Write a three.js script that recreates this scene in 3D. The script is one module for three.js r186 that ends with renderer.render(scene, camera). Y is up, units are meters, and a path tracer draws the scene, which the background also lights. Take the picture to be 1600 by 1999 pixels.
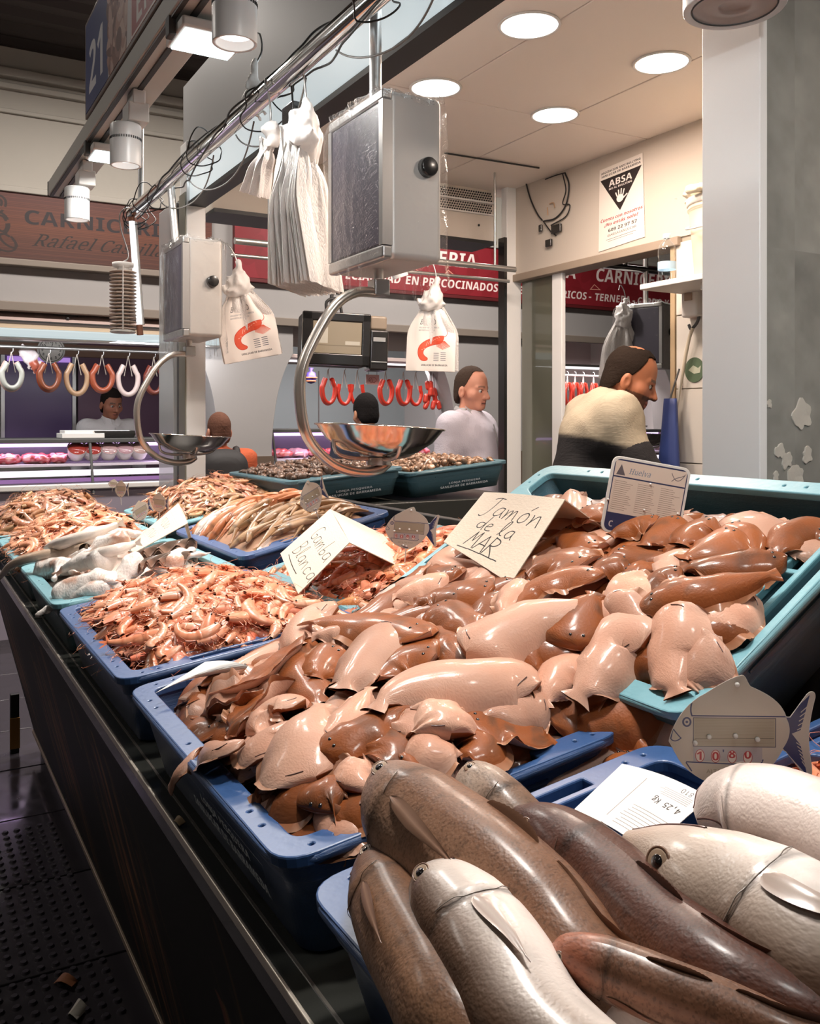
import * as THREE from 'three';
import { mergeGeometries, toCreasedNormals } from 'three/addons/utils/BufferGeometryUtils.js';
import { RoundedBoxGeometry } from 'three/addons/geometries/RoundedBoxGeometry.js';
import { RectAreaLightUniformsLib } from 'three/addons/lights/RectAreaLightUniformsLib.js';

// ---------------------------------------------------------------- camera, sky, exposure
const scene = new THREE.Scene();
scene.background = new THREE.Color(0.012, 0.011, 0.011);
RectAreaLightUniformsLib.init();
const FOCAL = 1750, EYE = new THREE.Vector3(0, 1.42, 0), TURN = Math.atan2(1000, 1750), SA = Math.sin(TURN), CA = Math.cos(TURN);
const camera = new THREE.PerspectiveCamera(2 * Math.atan(999.5 / FOCAL) * 180 / Math.PI, 1600 / 1999, 0.03, 60);
camera.position.copy(EYE);
camera.lookAt(SA, EYE.y, -CA);
camera.setViewOffset(1600, 1999, 0, 177.5, 1600, 1999);   // lens shift: the photograph's verticals stay vertical
const renderer = new THREE.WebGLRenderer({ antialias: true });
renderer.toneMapping = THREE.LinearToneMapping;
renderer.toneMappingExposure = 1.0;
renderer.shadowMap.enabled = true;

// ---------------------------------------------------------------- area lights added to brighten the market hall (fittings are built with the ceiling)
const ADDED_HALL_LAMPS = [[-1.6, 3.72, 4.6, 34], [1.1, 3.72, 4.7, 95], [3.6, 3.72, 4.9, 95], [-1.6, 3.72, 0.6, 1.8]];   // x, y, distance, power
for (const [x, y, d, p] of ADDED_HALL_LAMPS) {
  const l = new THREE.RectAreaLight(new THREE.Color(1, 0.92, 0.84), p, 1.2, 0.25);
  l.position.set(x, y - 0.06, -d); l.lookAt(x, 0, -d); l.castShadow = true; scene.add(l);
}

// ---------------------------------------------------------------- helpers
let seed = 7;
const rnd = () => { seed = (seed * 1664525 + 1013904223) >>> 0; return seed / 4294967296; };
const rr = (a, b) => a + (b - a) * rnd();
const V = (x, y, d) => new THREE.Vector3(x, y, -d);                       // d = distance along the aisle
const clamp = THREE.MathUtils.clamp, lerp = THREE.MathUtils.lerp, smooth = THREE.MathUtils.smoothstep;
// the line of sight through a photograph pixel, cut with a plane of the place
const sight = (px, py) => new THREE.Vector3(SA * FOCAL + (px - 800) * CA, 822 - py, -(CA * FOCAL - (px - 800) * SA));
const onX = (px, py, x) => { const r = sight(px, py); return r.multiplyScalar(x / r.x).add(EYE); };
const onY = (px, py, y) => { const r = sight(px, py); return r.multiplyScalar((y - EYE.y) / r.y).add(EYE); };
const onD = (px, py, d) => { const r = sight(px, py); return r.multiplyScalar(-d / r.z).add(EYE); };
const hash = (x, y, z = 0) => { let h = Math.imul(x, 374761393) ^ Math.imul(y, 668265263) ^ Math.imul(z, 2147483647 ^ 0x5bd1e995); h = Math.imul(h ^ (h >>> 13), 1274126177); return ((h ^ (h >>> 16)) >>> 0) / 4294967296; };
function noise(x, y, z = 0) {
  const i = Math.floor(x), j = Math.floor(y), k = Math.floor(z), f = (t) => t * t * (3 - 2 * t), u = f(x - i), v = f(y - j), w = f(z - k);
  const c = (a, b, e) => hash(i + a, j + b, k + e);
  return lerp(lerp(lerp(c(0, 0, 0), c(1, 0, 0), u), lerp(c(0, 1, 0), c(1, 1, 0), u), v), lerp(lerp(c(0, 0, 1), c(1, 0, 1), u), lerp(c(0, 1, 1), c(1, 1, 1), u), v), w);
}
const fbm = (x, y, z = 0, o = 4) => { let s = 0, a = 0.5, t = 0; for (let i = 0; i < o; i++) { s += a * noise(x, y, z); t += a; a *= 0.5; x *= 2.03; y *= 2.03; z *= 2.03; } return s / t; };
function pnoise(x, y, p) {                                                // value noise that repeats every p cells
  const i = Math.floor(x), j = Math.floor(y), f = (t) => t * t * (3 - 2 * t), m = (a) => ((a % p) + p) % p;
  return lerp(lerp(hash(m(i), m(j), 5), hash(m(i + 1), m(j), 5), f(x - i)), lerp(hash(m(i), m(j + 1), 5), hash(m(i + 1), m(j + 1), 5), f(x - i)), f(y - j));
}
function tileTex(n, f, srgb) {
  const d = new Uint8Array(n * n * 4);
  for (let y = 0; y < n; y++) for (let x = 0; x < n; x++) { const c = f(x / n, y / n); for (let k = 0; k < 3; k++) d[(y * n + x) * 4 + k] = clamp(Array.isArray(c) ? c[k] : c, 0, 1) * 255; d[(y * n + x) * 4 + 3] = 255; }
  const t = new THREE.DataTexture(d, n, n); t.wrapS = t.wrapT = THREE.RepeatWrapping; t.magFilter = t.minFilter = THREE.LinearFilter;
  if (srgb) t.colorSpace = THREE.SRGBColorSpace;
  t.needsUpdate = true; return t;
}
const fb = (x, y, b, o) => { let s = 0, a = 0.5, t = 0; for (let i = 0; i < o; i++) { s += a * pnoise(x * b, y * b, b); t += a; a *= 0.5; b *= 2; } return s / t; };
const per = (t, k) => { const c = t.clone(); c.repeat.set(k, k); c.needsUpdate = true; return c; };
const grainTex = tileTex(256, (x, y) => fb(x, y, 8, 5));
const fineTex = tileTex(256, (x, y) => 0.5 * fb(x, y, 32, 3) + 0.5 * fb(x, y, 6, 3));
const speckTex = tileTex(256, (x, y) => { const n = fb(x, y, 40, 2), m = fb(x + 0.3, y, 9, 3), k = clamp(1.02 - 0.16 * smooth(n, 0.5, 0.8) - 0.35 * Math.max(0, m - 0.5), 0.7, 1); return [k, k * 0.985, k * 0.97]; }, true);
const sparkTex = tileTex(256, (x, y) => fb(x, y, 52, 2));
function art(w, h, draw) {
  const c = document.createElement('canvas'); c.width = w; c.height = h; const g = c.getContext('2d'); draw(g, w, h);
  const t = new THREE.CanvasTexture(c); t.colorSpace = THREE.SRGBColorSpace; t.magFilter = THREE.LinearFilter; return t;
}
const col = (r, g, b) => new THREE.Color().setRGB(r, g, b);
const mat = (c, rough = 0.6, o = {}) => new THREE.MeshStandardMaterial({ color: c instanceof THREE.Color ? c : new THREE.Color(c), roughness: rough, ...o });
const phys = (c, rough = 0.6, o = {}) => new THREE.MeshPhysicalMaterial({ color: c instanceof THREE.Color ? c : new THREE.Color(c), roughness: rough, ...o });
const glow = (c, k) => new THREE.MeshStandardMaterial({ color: 0x111111, emissive: c instanceof THREE.Color ? c : new THREE.Color(c), emissiveIntensity: k, roughness: 0.5 });

const names = new Map();
function numbered(n) { n = n.replace(/_\d{3}$/, ''); const k = names.get(n) ?? 0; names.set(n, k + 1); return k ? n + '_' + String(k).padStart(3, '0') : n; }
function shade(o) { o.traverse((m) => { if (m.isMesh) { m.castShadow = true; m.receiveShadow = true; } }); return o; }
function tag(o, label, category, group, kind) {
  if (label) o.userData.label = label; if (category) o.userData.category = category; if (group) o.userData.group = group; if (kind) o.userData.kind = kind; return o;
}
function thing(name, label, category, group, pos) { const o = new THREE.Group(); o.name = numbered(name); if (pos) o.position.copy(pos); scene.add(o); return tag(o, label, category, group); }
function part(name, geo, m, parent, label) {
  const o = new THREE.Mesh(Array.isArray(geo) ? merge(geo) : geo, m); o.castShadow = o.receiveShadow = true;
  const used = parent.children.filter((c) => c.name.replace(/_\d{3}$/, '') === name).length;
  o.name = used ? name + '_' + String(used).padStart(3, '0') : name; parent.add(o); if (label) o.userData.label = label; return o;
}
const each = (name, list, m, parent, label) => list.map((g) => part(name, g, m, parent, label));
function solo(name, geo, m, label, category, group) { const o = new THREE.Mesh(Array.isArray(geo) ? merge(geo) : geo, m); o.castShadow = o.receiveShadow = true; o.name = numbered(name); scene.add(o); return tag(o, label, category, group); }
function struct(name, geo, m, label) { const o = new THREE.Mesh(Array.isArray(geo) ? merge(geo) : geo, m); o.castShadow = o.receiveShadow = true; o.name = numbered(name); scene.add(o); return tag(o, label, null, null, 'structure'); }
function merge(list) {
  const hasCol = list.every((g) => g.attributes.color);
  return mergeGeometries(list.map((g) => { g = g.index ? g.toNonIndexed() : g.clone(); for (const k of Object.keys(g.attributes)) if (!['position', 'normal', 'uv'].includes(k) && !(k === 'color' && hasCol)) g.deleteAttribute(k); if (!g.attributes.uv) g.setAttribute('uv', new THREE.BufferAttribute(new Float32Array(g.attributes.position.count * 2), 2)); return g; }));
}
// box from min / max corners in x, y, distance; uv in metres
function boxUV(g) {
  const p = g.attributes.position, n = g.attributes.normal, uv = new Float32Array(p.count * 2);
  for (let i = 0; i < p.count; i++) { const ax = Math.abs(n.getX(i)), ay = Math.abs(n.getY(i)), az = Math.abs(n.getZ(i)); const a = ax > ay && ax > az ? [p.getZ(i), p.getY(i)] : ay > az ? [p.getX(i), p.getZ(i)] : [p.getX(i), p.getY(i)]; uv.set(a, i * 2); }
  g.setAttribute('uv', new THREE.BufferAttribute(uv, 2)); return g;
}
function bx(x0, x1, y0, y1, d0, d1, r = 0) {
  const w = x1 - x0, h = y1 - y0, d = d1 - d0, g = r ? new RoundedBoxGeometry(w, h, d, 2, Math.min(r, w / 2.01, h / 2.01, d / 2.01)) : new THREE.BoxGeometry(w, h, d);
  return boxUV(g.translate((x0 + x1) / 2, (y0 + y1) / 2, -(d0 + d1) / 2));
}
const tube = (pts, r, seg = 24, rad = 8, closed = false) => new THREE.TubeGeometry(new THREE.CatmullRomCurve3(pts, closed, 'centripetal'), seg, r, rad, closed);
function rod(a, b, r, rad = 12, r2 = r) { const d = b.clone().sub(a), g = new THREE.CylinderGeometry(r2, r, d.length(), rad); g.translate(0, d.length() / 2, 0); g.applyQuaternion(new THREE.Quaternion().setFromUnitVectors(new THREE.Vector3(0, 1, 0), d.clone().normalize())); return g.translate(a.x, a.y, a.z); }
const lathe = (pts, n = 32) => new THREE.LatheGeometry(pts.map(([x, y]) => new THREE.Vector2(x, y)), n);
// a quad with thickness from four corners (a b c d counter-clockwise as seen) and uv 0..1
function sheet(a, b, c, d, t = 0.002, nu = 1, nv = 1, bend = 0) {
  const n = b.clone().sub(a).cross(d.clone().sub(a)).normalize(), pos = [], uv = [], idx = [];
  for (const s of [1, 0]) for (let j = 0; j <= nv; j++) for (let i = 0; i <= nu; i++) {
    const u = i / nu, v = j / nv, p = a.clone().lerp(b, u).lerp(d.clone().lerp(c, u), v);
    p.addScaledVector(n, bend * Math.sin(Math.PI * u) + (s ? 0 : -t)); pos.push(p.x, p.y, p.z); uv.push(s ? u : 0.02, s ? v : 0.02);
  }
  const N = (nu + 1) * (nv + 1), at = (i, j) => j * (nu + 1) + i;
  for (let j = 0; j < nv; j++) for (let i = 0; i < nu; i++) { const q = [at(i, j), at(i + 1, j), at(i + 1, j + 1), at(i, j + 1)]; idx.push(q[0], q[1], q[2], q[0], q[2], q[3], N + q[0], N + q[2], N + q[1], N + q[0], N + q[3], N + q[2]); }
  const rim = []; for (let i = 0; i < nu; i++) rim.push(at(i, 0)); for (let j = 0; j < nv; j++) rim.push(at(nu, j)); for (let i = nu; i > 0; i--) rim.push(at(i, nv)); for (let j = nv; j > 0; j--) rim.push(at(0, j));
  rim.forEach((p, i) => { const q = rim[(i + 1) % rim.length]; idx.push(p, N + p, q, q, N + p, N + q); });
  let g = new THREE.BufferGeometry(); g.setAttribute('position', new THREE.Float32BufferAttribute(pos, 3)); g.setAttribute('uv', new THREE.Float32BufferAttribute(uv, 2)); g.setIndex(idx);
  return toCreasedNormals(g, 0.7);
}
// stack of closed loops (arrays of Vector3 of equal length) skinned to one surface
function skin(loops, capA = true, capB = true, closed = true) {
  const n = loops[0].length, pos = [], uv = [], idx = [];
  loops.forEach((l, j) => l.forEach((p, i) => { pos.push(p.x, p.y, p.z); uv.push(i / n, j / (loops.length - 1)); }));
  for (let j = 0; j + 1 < loops.length; j++) for (let i = 0; i < (closed ? n : n - 1); i++) { const a = j * n + i, b = j * n + (i + 1) % n, c = a + n, d = b + n; idx.push(a, b, d, a, d, c); }
  for (const [use, j, flip] of [[capA, 0, 1], [capB, loops.length - 1, 0]]) if (use) {
    const c = loops[j].reduce((s, p) => s.add(p), new THREE.Vector3()).divideScalar(n), k = pos.length / 3; pos.push(c.x, c.y, c.z); uv.push(0.5, 0.5);
    for (let i = 0; i < n; i++) { const a = j * n + i, b = j * n + (i + 1) % n; idx.push(...(flip ? [k, b, a] : [k, a, b])); }
  }
  const g = new THREE.BufferGeometry(); g.setAttribute('position', new THREE.Float32BufferAttribute(pos, 3)); g.setAttribute('uv', new THREE.Float32BufferAttribute(uv, 2)); g.setIndex(idx); g.computeVertexNormals(); return g;
}
function extrude(shape, depth, bevel = 0, curve = 10) { return new THREE.ExtrudeGeometry(shape, { depth, bevelEnabled: bevel > 0, bevelThickness: bevel, bevelSize: bevel, bevelSegments: 2, curveSegments: curve, steps: 1 }); }
function poly(pts) { const s = new THREE.Shape(); pts.forEach(([x, y], i) => (i ? s.lineTo(x, y) : s.moveTo(x, y))); s.closePath(); return s; }
function roundRect(P, x, y, w, h, r) { const s = new P(); s.moveTo(x + r, y); s.lineTo(x + w - r, y); s.quadraticCurveTo(x + w, y, x + w, y + r); s.lineTo(x + w, y + h - r); s.quadraticCurveTo(x + w, y + h, x + w - r, y + h); s.lineTo(x + r, y + h); s.quadraticCurveTo(x, y + h, x, y + h - r); s.lineTo(x, y + r); s.quadraticCurveTo(x, y, x + r, y); return s; }
// smooth surface of a distance field (naive surface nets); f(x,y,z) < 0 inside, paint(p) gives a linear colour
function net(f, lo, hi, cell, paint) {
  const n = [0, 1, 2].map((k) => Math.ceil((hi[k] - lo[k]) / cell) + 1), [nx, ny, nz] = n, val = new Float32Array(nx * ny * nz), at = (i, j, k) => (k * ny + j) * nx + i;
  for (let k = 0; k < nz; k++) for (let j = 0; j < ny; j++) for (let i = 0; i < nx; i++) val[at(i, j, k)] = f(lo[0] + i * cell, lo[1] + j * cell, lo[2] + k * cell);
  const vert = new Int32Array(nx * ny * nz).fill(-1), pos = [], idx = [];
  const E = [[0, 1], [2, 3], [4, 5], [6, 7], [0, 2], [1, 3], [4, 6], [5, 7], [0, 4], [1, 5], [2, 6], [3, 7]], C = (m) => [m & 1, (m >> 1) & 1, m >> 2];
  for (let k = 0; k < nz - 1; k++) for (let j = 0; j < ny - 1; j++) for (let i = 0; i < nx - 1; i++) {
    const v = []; let inside = 0; for (let m = 0; m < 8; m++) { const c = C(m); v[m] = val[at(i + c[0], j + c[1], k + c[2])]; if (v[m] < 0) inside++; }
    if (!inside || inside === 8) continue;
    let sx = 0, sy = 0, sz = 0, q = 0;
    for (const [a, b] of E) if ((v[a] < 0) !== (v[b] < 0)) { const t = v[a] / (v[a] - v[b]), ca = C(a), cb = C(b); sx += lerp(ca[0], cb[0], t); sy += lerp(ca[1], cb[1], t); sz += lerp(ca[2], cb[2], t); q++; }
    vert[at(i, j, k)] = pos.length / 3; pos.push(lo[0] + (i + sx / q) * cell, lo[1] + (j + sy / q) * cell, lo[2] + (k + sz / q) * cell);
  }
  const quad = (a, b, c, d, flip) => { if (a < 0 || b < 0 || c < 0 || d < 0) return; if (flip) idx.push(a, c, b, a, d, c); else idx.push(a, b, c, a, c, d); };
  for (let k = 1; k < nz - 1; k++) for (let j = 1; j < ny - 1; j++) for (let i = 1; i < nx - 1; i++) {
    const v = val[at(i, j, k)] < 0;
    if (v !== val[at(i + 1, j, k)] < 0) quad(vert[at(i, j - 1, k - 1)], vert[at(i, j, k - 1)], vert[at(i, j, k)], vert[at(i, j - 1, k)], !v);
    if (v !== val[at(i, j + 1, k)] < 0) quad(vert[at(i - 1, j, k - 1)], vert[at(i - 1, j, k)], vert[at(i, j, k)], vert[at(i, j, k - 1)], !v);
    if (v !== val[at(i, j, k + 1)] < 0) quad(vert[at(i - 1, j - 1, k)], vert[at(i, j - 1, k)], vert[at(i, j, k)], vert[at(i - 1, j, k)], !v);
  }
  const g = new THREE.BufferGeometry(); g.setAttribute('position', new THREE.Float32BufferAttribute(pos, 3)); g.setIndex(idx); g.computeVertexNormals();
  if (paint) { const c = new Float32Array(pos.length); for (let i = 0; i < pos.length; i += 3) { const q = paint(pos[i], pos[i + 1], pos[i + 2]); c.set(q, i); } g.setAttribute('color', new THREE.BufferAttribute(c, 3)); }
  const uv = new Float32Array(pos.length / 3 * 2); for (let i = 0; i < pos.length / 3; i++) uv.set([pos[i * 3] + pos[i * 3 + 2], pos[i * 3 + 1]], i * 2); g.setAttribute('uv', new THREE.BufferAttribute(uv, 2));
  return g;
}
const smin = (a, b, k) => { const h = Math.max(k - Math.abs(a - b), 0) / k; return Math.min(a, b) - h * h * k * 0.25; };
const capsule = (p, a, b, ra, rb) => { const ax = b[0] - a[0], ay = b[1] - a[1], az = b[2] - a[2], px = p[0] - a[0], py = p[1] - a[1], pz = p[2] - a[2], h = clamp((px * ax + py * ay + pz * az) / (ax * ax + ay * ay + az * az + 1e-12), 0, 1), x = px - ax * h, y = py - ay * h, z = pz - az * h; return Math.sqrt(x * x + y * y + z * z) - lerp(ra, rb, h); };
const ellip = (p, c, r) => { const x = (p[0] - c[0]) / r[0], y = (p[1] - c[1]) / r[1], z = (p[2] - c[2]) / r[2], k = Math.sqrt(x * x + y * y + z * z); return (k - 1) * Math.min(r[0], r[1], r[2]) * (k > 1 ? 1 : 1); };
// ================================================================ the setting
const M = {
  plaster: mat(col(0.58, 0.51, 0.44), 0.9, { bumpMap: per(grainTex, 0.8), bumpScale: 0.004 }),
  hallWall: mat(col(0.40, 0.37, 0.33), 0.9, { bumpMap: per(grainTex, 0.8), bumpScale: 0.004 }),
  greyPaint: mat(col(0.34, 0.32, 0.315), 0.75, { bumpMap: per(grainTex, 0.9), bumpScale: 0.002 }),
  white: mat(col(0.72, 0.69, 0.66), 0.55),
  whiteGloss: phys(col(0.86, 0.85, 0.84), 0.35, { clearcoat: 0.3, clearcoatRoughness: 0.3 }),
  ceil: mat(col(0.82, 0.74, 0.68), 0.7),
  alu: mat(col(0.62, 0.63, 0.64), 0.35, { metalness: 0.85 }),
  steel: mat(col(0.60, 0.59, 0.58), 0.22, { metalness: 1, roughnessMap: per(fineTex, 1) }),
  brushed: mat(col(0.50, 0.49, 0.48), 0.34, { metalness: 0.9 }),
  black: mat(col(0.018, 0.017, 0.017), 0.5),
  blackGloss: phys(col(0.012, 0.011, 0.011), 0.25, { clearcoat: 0.6, clearcoatRoughness: 0.15 }),
  darkGrey: mat(col(0.07, 0.068, 0.066), 0.6),
  tileWhite: phys(col(0.70, 0.66, 0.60), 0.3, { clearcoat: 0.4, clearcoatRoughness: 0.2 }),
  lamp: glow(col(1, 0.96, 0.92), 3.2),
  cold: glow(col(0.86, 0.96, 1), 2.6),
  purple: glow(col(0.75, 0.5, 1), 2.2),
  glass: phys(col(1, 1, 1), 0.03, { transmission: 1, thickness: 0, ior: 1.45 }),
  copper: mat(col(0.5, 0.3, 0.16), 0.5),
};
// ---- floor, with the tiles and the studded strip that show past the end of the counter
const floor = struct('floor', bx(-5, 9, -0.2, 0, -3, 9.4), mat(col(0.02, 0.017, 0.017), 0.55, { roughnessMap: per(grainTex, 0.5) }), 'dark wet market floor of worn slabs');
{
  const tm = [0.04, 0.034, 0.045].map((k) => mat(col(k * 1.05, k * 0.92, k * 1.08), 0.35, { roughnessMap: per(grainTex, 1) })), tg = new RoundedBoxGeometry(0.494, 0.012, 0.494, 1, 0.004);
  for (let i = -1; i < 5; i++) for (let j = 0; j < 10; j++) { const t = part('tile', tg, tm[Math.floor(rnd() * 3)], floor); t.position.set(-0.05 + i * 0.5, 0.003 + rnd() * 0.001, -(1.2 + j * 0.5)); }
  const studs = []; for (let i = 0; i < 10; i++) for (let j = 0; j < 26; j++) studs.push(new THREE.CylinderGeometry(0.008, 0.012, 0.006, 8).translate(0.14 + i * 0.036, 0.0125, -(2.2 + j * 0.046)));
  tag(part('stud_strip', studs, mat(col(0.04, 0.034, 0.045), 0.4), floor), null, null, null, 'stuff');
}
// ---- shell of the hall
struct('wall_left', bx(-5.2, -5, 0, 4, -3.2, 9.6), M.hallWall); struct('wall_right', bx(9, 9.2, 0, 4, -3.2, 9.6), M.hallWall);
struct('wall_back', bx(-5, 9, 0, 4, -3.2, -3), M.hallWall); struct('wall_front', bx(-5, 9, 0, 4, 9.4, 9.6), M.hallWall);
{
  const prof = []; for (let i = 0; i <= 160; i++) { const d = -3 + i * (9.32 / 160), k = i % 4; prof.push([d, 3.83 + (k === 1 || k === 2 ? 0.035 : 0)]); }
  prof.push([6.32, 4.0], [-3, 4.0]);
  const g = extrude(poly(prof), 14); g.applyMatrix4(new THREE.Matrix4().makeBasis(new THREE.Vector3(0, 0, -1), new THREE.Vector3(0, 1, 0), new THREE.Vector3(1, 0, 0))); g.translate(-5, 0, 0);
  struct('ceiling_hall', g, mat(col(0.035, 0.026, 0.023), 0.7), 'dark brown corrugated sheet ceiling of the market hall');
  for (const [x, y, d] of ADDED_HALL_LAMPS) { const t = thing('added_hall_lamp', `added long hall lamp under the corrugated ceiling at ${x > 3 ? 'the red butcher sign' : x > 0 ? 'the brown butcher sign' : d > 2 ? 'the far aisle' : 'the near aisle'}`, 'lamp', null); part('housing', bx(x - 0.62, x + 0.62, y, y + 0.11, d - 0.15, d + 0.15, 0.01), M.white, t); part('diffuser', bx(x - 0.6, x + 0.6, y - 0.02, y, d - 0.125, d + 0.125), glow(col(1, 0.94, 0.88), 1.6), t); }  // fittings for the added hall lights
}
// ---- the butchers' fronts across the end of the aisle (plane at 6.3 m)
const DF = 6.3;
struct('wall_butchers', bx(-5, 9, 2.9, 4, DF, DF + 0.15), M.hallWall, 'beige wall with mouldings above the butcher signs');
struct('trim_1', [bx(-5, 9, 3.62, 3.68, DF - 0.07, DF, 0.01), bx(-5, 9, 3.55, 3.59, DF - 0.045, DF, 0.01), bx(-5, 9, 3.40, 3.43, DF - 0.025, DF, 0.008), bx(-5, 9, 2.89, 2.93, DF - 0.05, DF, 0.008)], M.hallWall, 'stepped plaster mouldings along the beige wall');
struct('wall_butchers', bx(-5, 9, 2.17, 2.9, DF + 0.02, DF + 0.15), M.greyPaint);
struct('trim_2', [bx(-5, 2.0, 2.42, 2.465, DF - 0.05, DF + 0.03, 0.008), bx(-5, 9, 2.13, 2.19, DF - 0.04, DF + 0.03, 0.006)], mat(col(0.22, 0.18, 0.15), 0.6), 'brown ledge strips under the butcher signs');
// piers between the shops, flared at the top into brackets
function pier(x0, x1, flare) {
  const s = new THREE.Shape(); s.moveTo(x0, 0); s.lineTo(x1, 0); s.lineTo(x1, 1.25); s.bezierCurveTo(x1 + 0.02, 1.55, x1 + flare * 0.35, 1.75, x1 + flare, 1.93); s.lineTo(x1 + flare, 2.18); s.lineTo(x0 - flare, 2.18); s.lineTo(x0 - flare, 1.93); s.bezierCurveTo(x0 - flare * 0.35, 1.75, x0 - 0.02, 1.55, x0, 1.25); s.closePath();
  const w = struct('wall_pier', boxUV(extrude(s, 0.3, 0.004, 14).translate(0, 0, -(DF + 0.32))), M.greyPaint, 'grey plastered pier that flares to a bracket at the top');
  part('plinth', bx(x0 - 0.01, x1 + 0.01, 0, 1.16, DF - 0.01, DF + 0.3), mat(col(0.13, 0.09, 0.065), 0.5), w, 'brown stone plinth');
}
pier(2.02, 2.42, 0.17); pier(4.06, 4.95, 0.17); pier(6.62, 7.4, 0.17); pier(-1.9, -1.4, 0.17);
struct('wall_shops', [bx(2.15, 2.3, 0, 2.7, DF + 0.3, 9.4), bx(4.45, 4.6, 0, 2.7, DF + 0.3, 9.4), bx(6.9, 7.05, 0, 2.7, DF + 0.3, 9.4), bx(-1.7, -1.55, 0, 2.7, DF + 0.3, 9.4)], M.white);
struct('ceiling_shops', bx(-5, 9, 2.6, 2.7, DF + 0.1, 9.4), M.white);
// signs
{
  const t = art(1024, 256, (g, w, h) => {
    const gr = g.createLinearGradient(0, 0, 0, h); gr.addColorStop(0, '#512a26'); gr.addColorStop(0.5, '#5e311f'); gr.addColorStop(1, '#40211b'); g.fillStyle = gr; g.fillRect(0, 0, w, h);
    g.globalAlpha = 0.25; for (let i = 0; i < 70; i++) { g.strokeStyle = i % 2 ? '#3c1d14' : '#96553a'; g.lineWidth = 1 + (i % 3); g.beginPath(); const y = (i * 37) % h; g.moveTo(0, y); g.bezierCurveTo(w * 0.3, y + (i % 7) - 3, w * 0.6, y - (i % 5), w, y + 3); g.stroke(); } g.globalAlpha = 1;
    g.fillStyle = '#1e1218'; g.font = 'bold 76px sans-serif'; g.fillText('CARNICERIA', 469, 118, 440);
    g.fillStyle = '#190b09'; g.save(); g.transform(1, 0, -0.25, 1, 0, 0); g.font = 'italic 66px serif'; g.fillText('Rafael Castilla', 540, 200, 380); g.restore();
    g.strokeStyle = '#2b1a17'; g.lineWidth = 7; for (let k = 0; k < 3; k++) { g.beginPath(); g.ellipse(390 + k * 22 - 10 * k, 60 + k * 66, 30, 44, 0.5 - k * 0.6, 0, Math.PI * 1.9); g.stroke(); g.beginPath(); g.ellipse(394 + k * 18, 62 + k * 64, 14, 30, 0.5 - k * 0.6, 0, Math.PI * 1.9); g.stroke(); }
    g.fillStyle = '#2b1a17'; for (let k = 0; k < 5; k++) { g.beginPath(); g.ellipse(350 + k * 13, 226 - (k % 2) * 10, 12, 8, 0.4, 0, 7); g.fill(); }
  });
  const s = thing('shop_sign', 'brown wooden butcher sign with dark lettering and sausage drawings', 'sign');
  const X0 = -0.35, X1 = 1.95; part('board', bx(X0, X1, 2.465, 2.895, DF - 0.03, DF + 0.02, 0.004), mat(0x5a2f26, 0.6), s);
  part('face', sheet(V(X0, 2.465, DF - 0.0325), V(X1, 2.465, DF - 0.0325), V(X1, 2.895, DF - 0.0325), V(X0, 2.895, DF - 0.0325), 0.002), new THREE.MeshStandardMaterial({ map: t, roughness: 0.6 }), s);
}
{
  const t = art(2048, 200, (g, w, h) => {
    g.fillStyle = '#84202a'; g.fillRect(0, 0, w, h); g.fillStyle = '#6d161d'; for (let i = 0; i < 60; i++) { g.globalAlpha = 0.35; g.beginPath(); g.ellipse((i * 173) % w, (i * 71) % h, 60, 24, i, 0, 7); g.fill(); } g.globalAlpha = 1;
    g.fillStyle = '#e6d9d4'; g.font = 'bold 78px sans-serif'; g.save(); g.transform(1, 0, -0.1, 1, 0, 0); g.fillText('CARNICERIA', 424, 92, 400); g.fillText('LA NUEVA', 912, 92, 330); g.fillText('CARNICERIA', 1330, 92, 400); g.restore();
    g.font = 'bold 44px sans-serif'; g.save(); g.transform(1, 0, -0.12, 1, 0, 0); g.fillText('ESPECIALIDAD', 300, 176, 254); g.fillText('EN PRECOCINADOS CASEROS - IBERICOS', 569, 176, 734); g.fillText('-', 1311, 176); g.fillText('TERNERA', 1339, 176, 170); g.fillText('-', 1518, 176); g.fillText('CERDO Y POLLO', 1542, 176, 290); g.restore();
    g.strokeStyle = '#d9a08c'; g.lineWidth = 3; for (const x of [560, 690, 1300]) { g.beginPath(); g.moveTo(x, 130); g.lineTo(x + 18, 108); g.lineTo(x + 44, 128); g.closePath(); g.stroke(); }
  });
  const s = thing('shop_sign', 'long red butcher sign with white capitals over the arched shop fronts', 'sign');
  const X0 = 2.12, X1 = 7.4; part('board', bx(X0, X1, 2.44, 2.895, DF - 0.03, DF + 0.02, 0.004), mat(0x5c1a1d, 0.5), s);
  part('face', sheet(V(X0, 2.47, DF - 0.0325), V(X1, 2.47, DF - 0.0325), V(X1, 2.895, DF - 0.0325), V(X0, 2.895, DF - 0.0325), 0.002), new THREE.MeshStandardMaterial({ map: t, roughness: 0.45 }), s);
}
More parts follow.
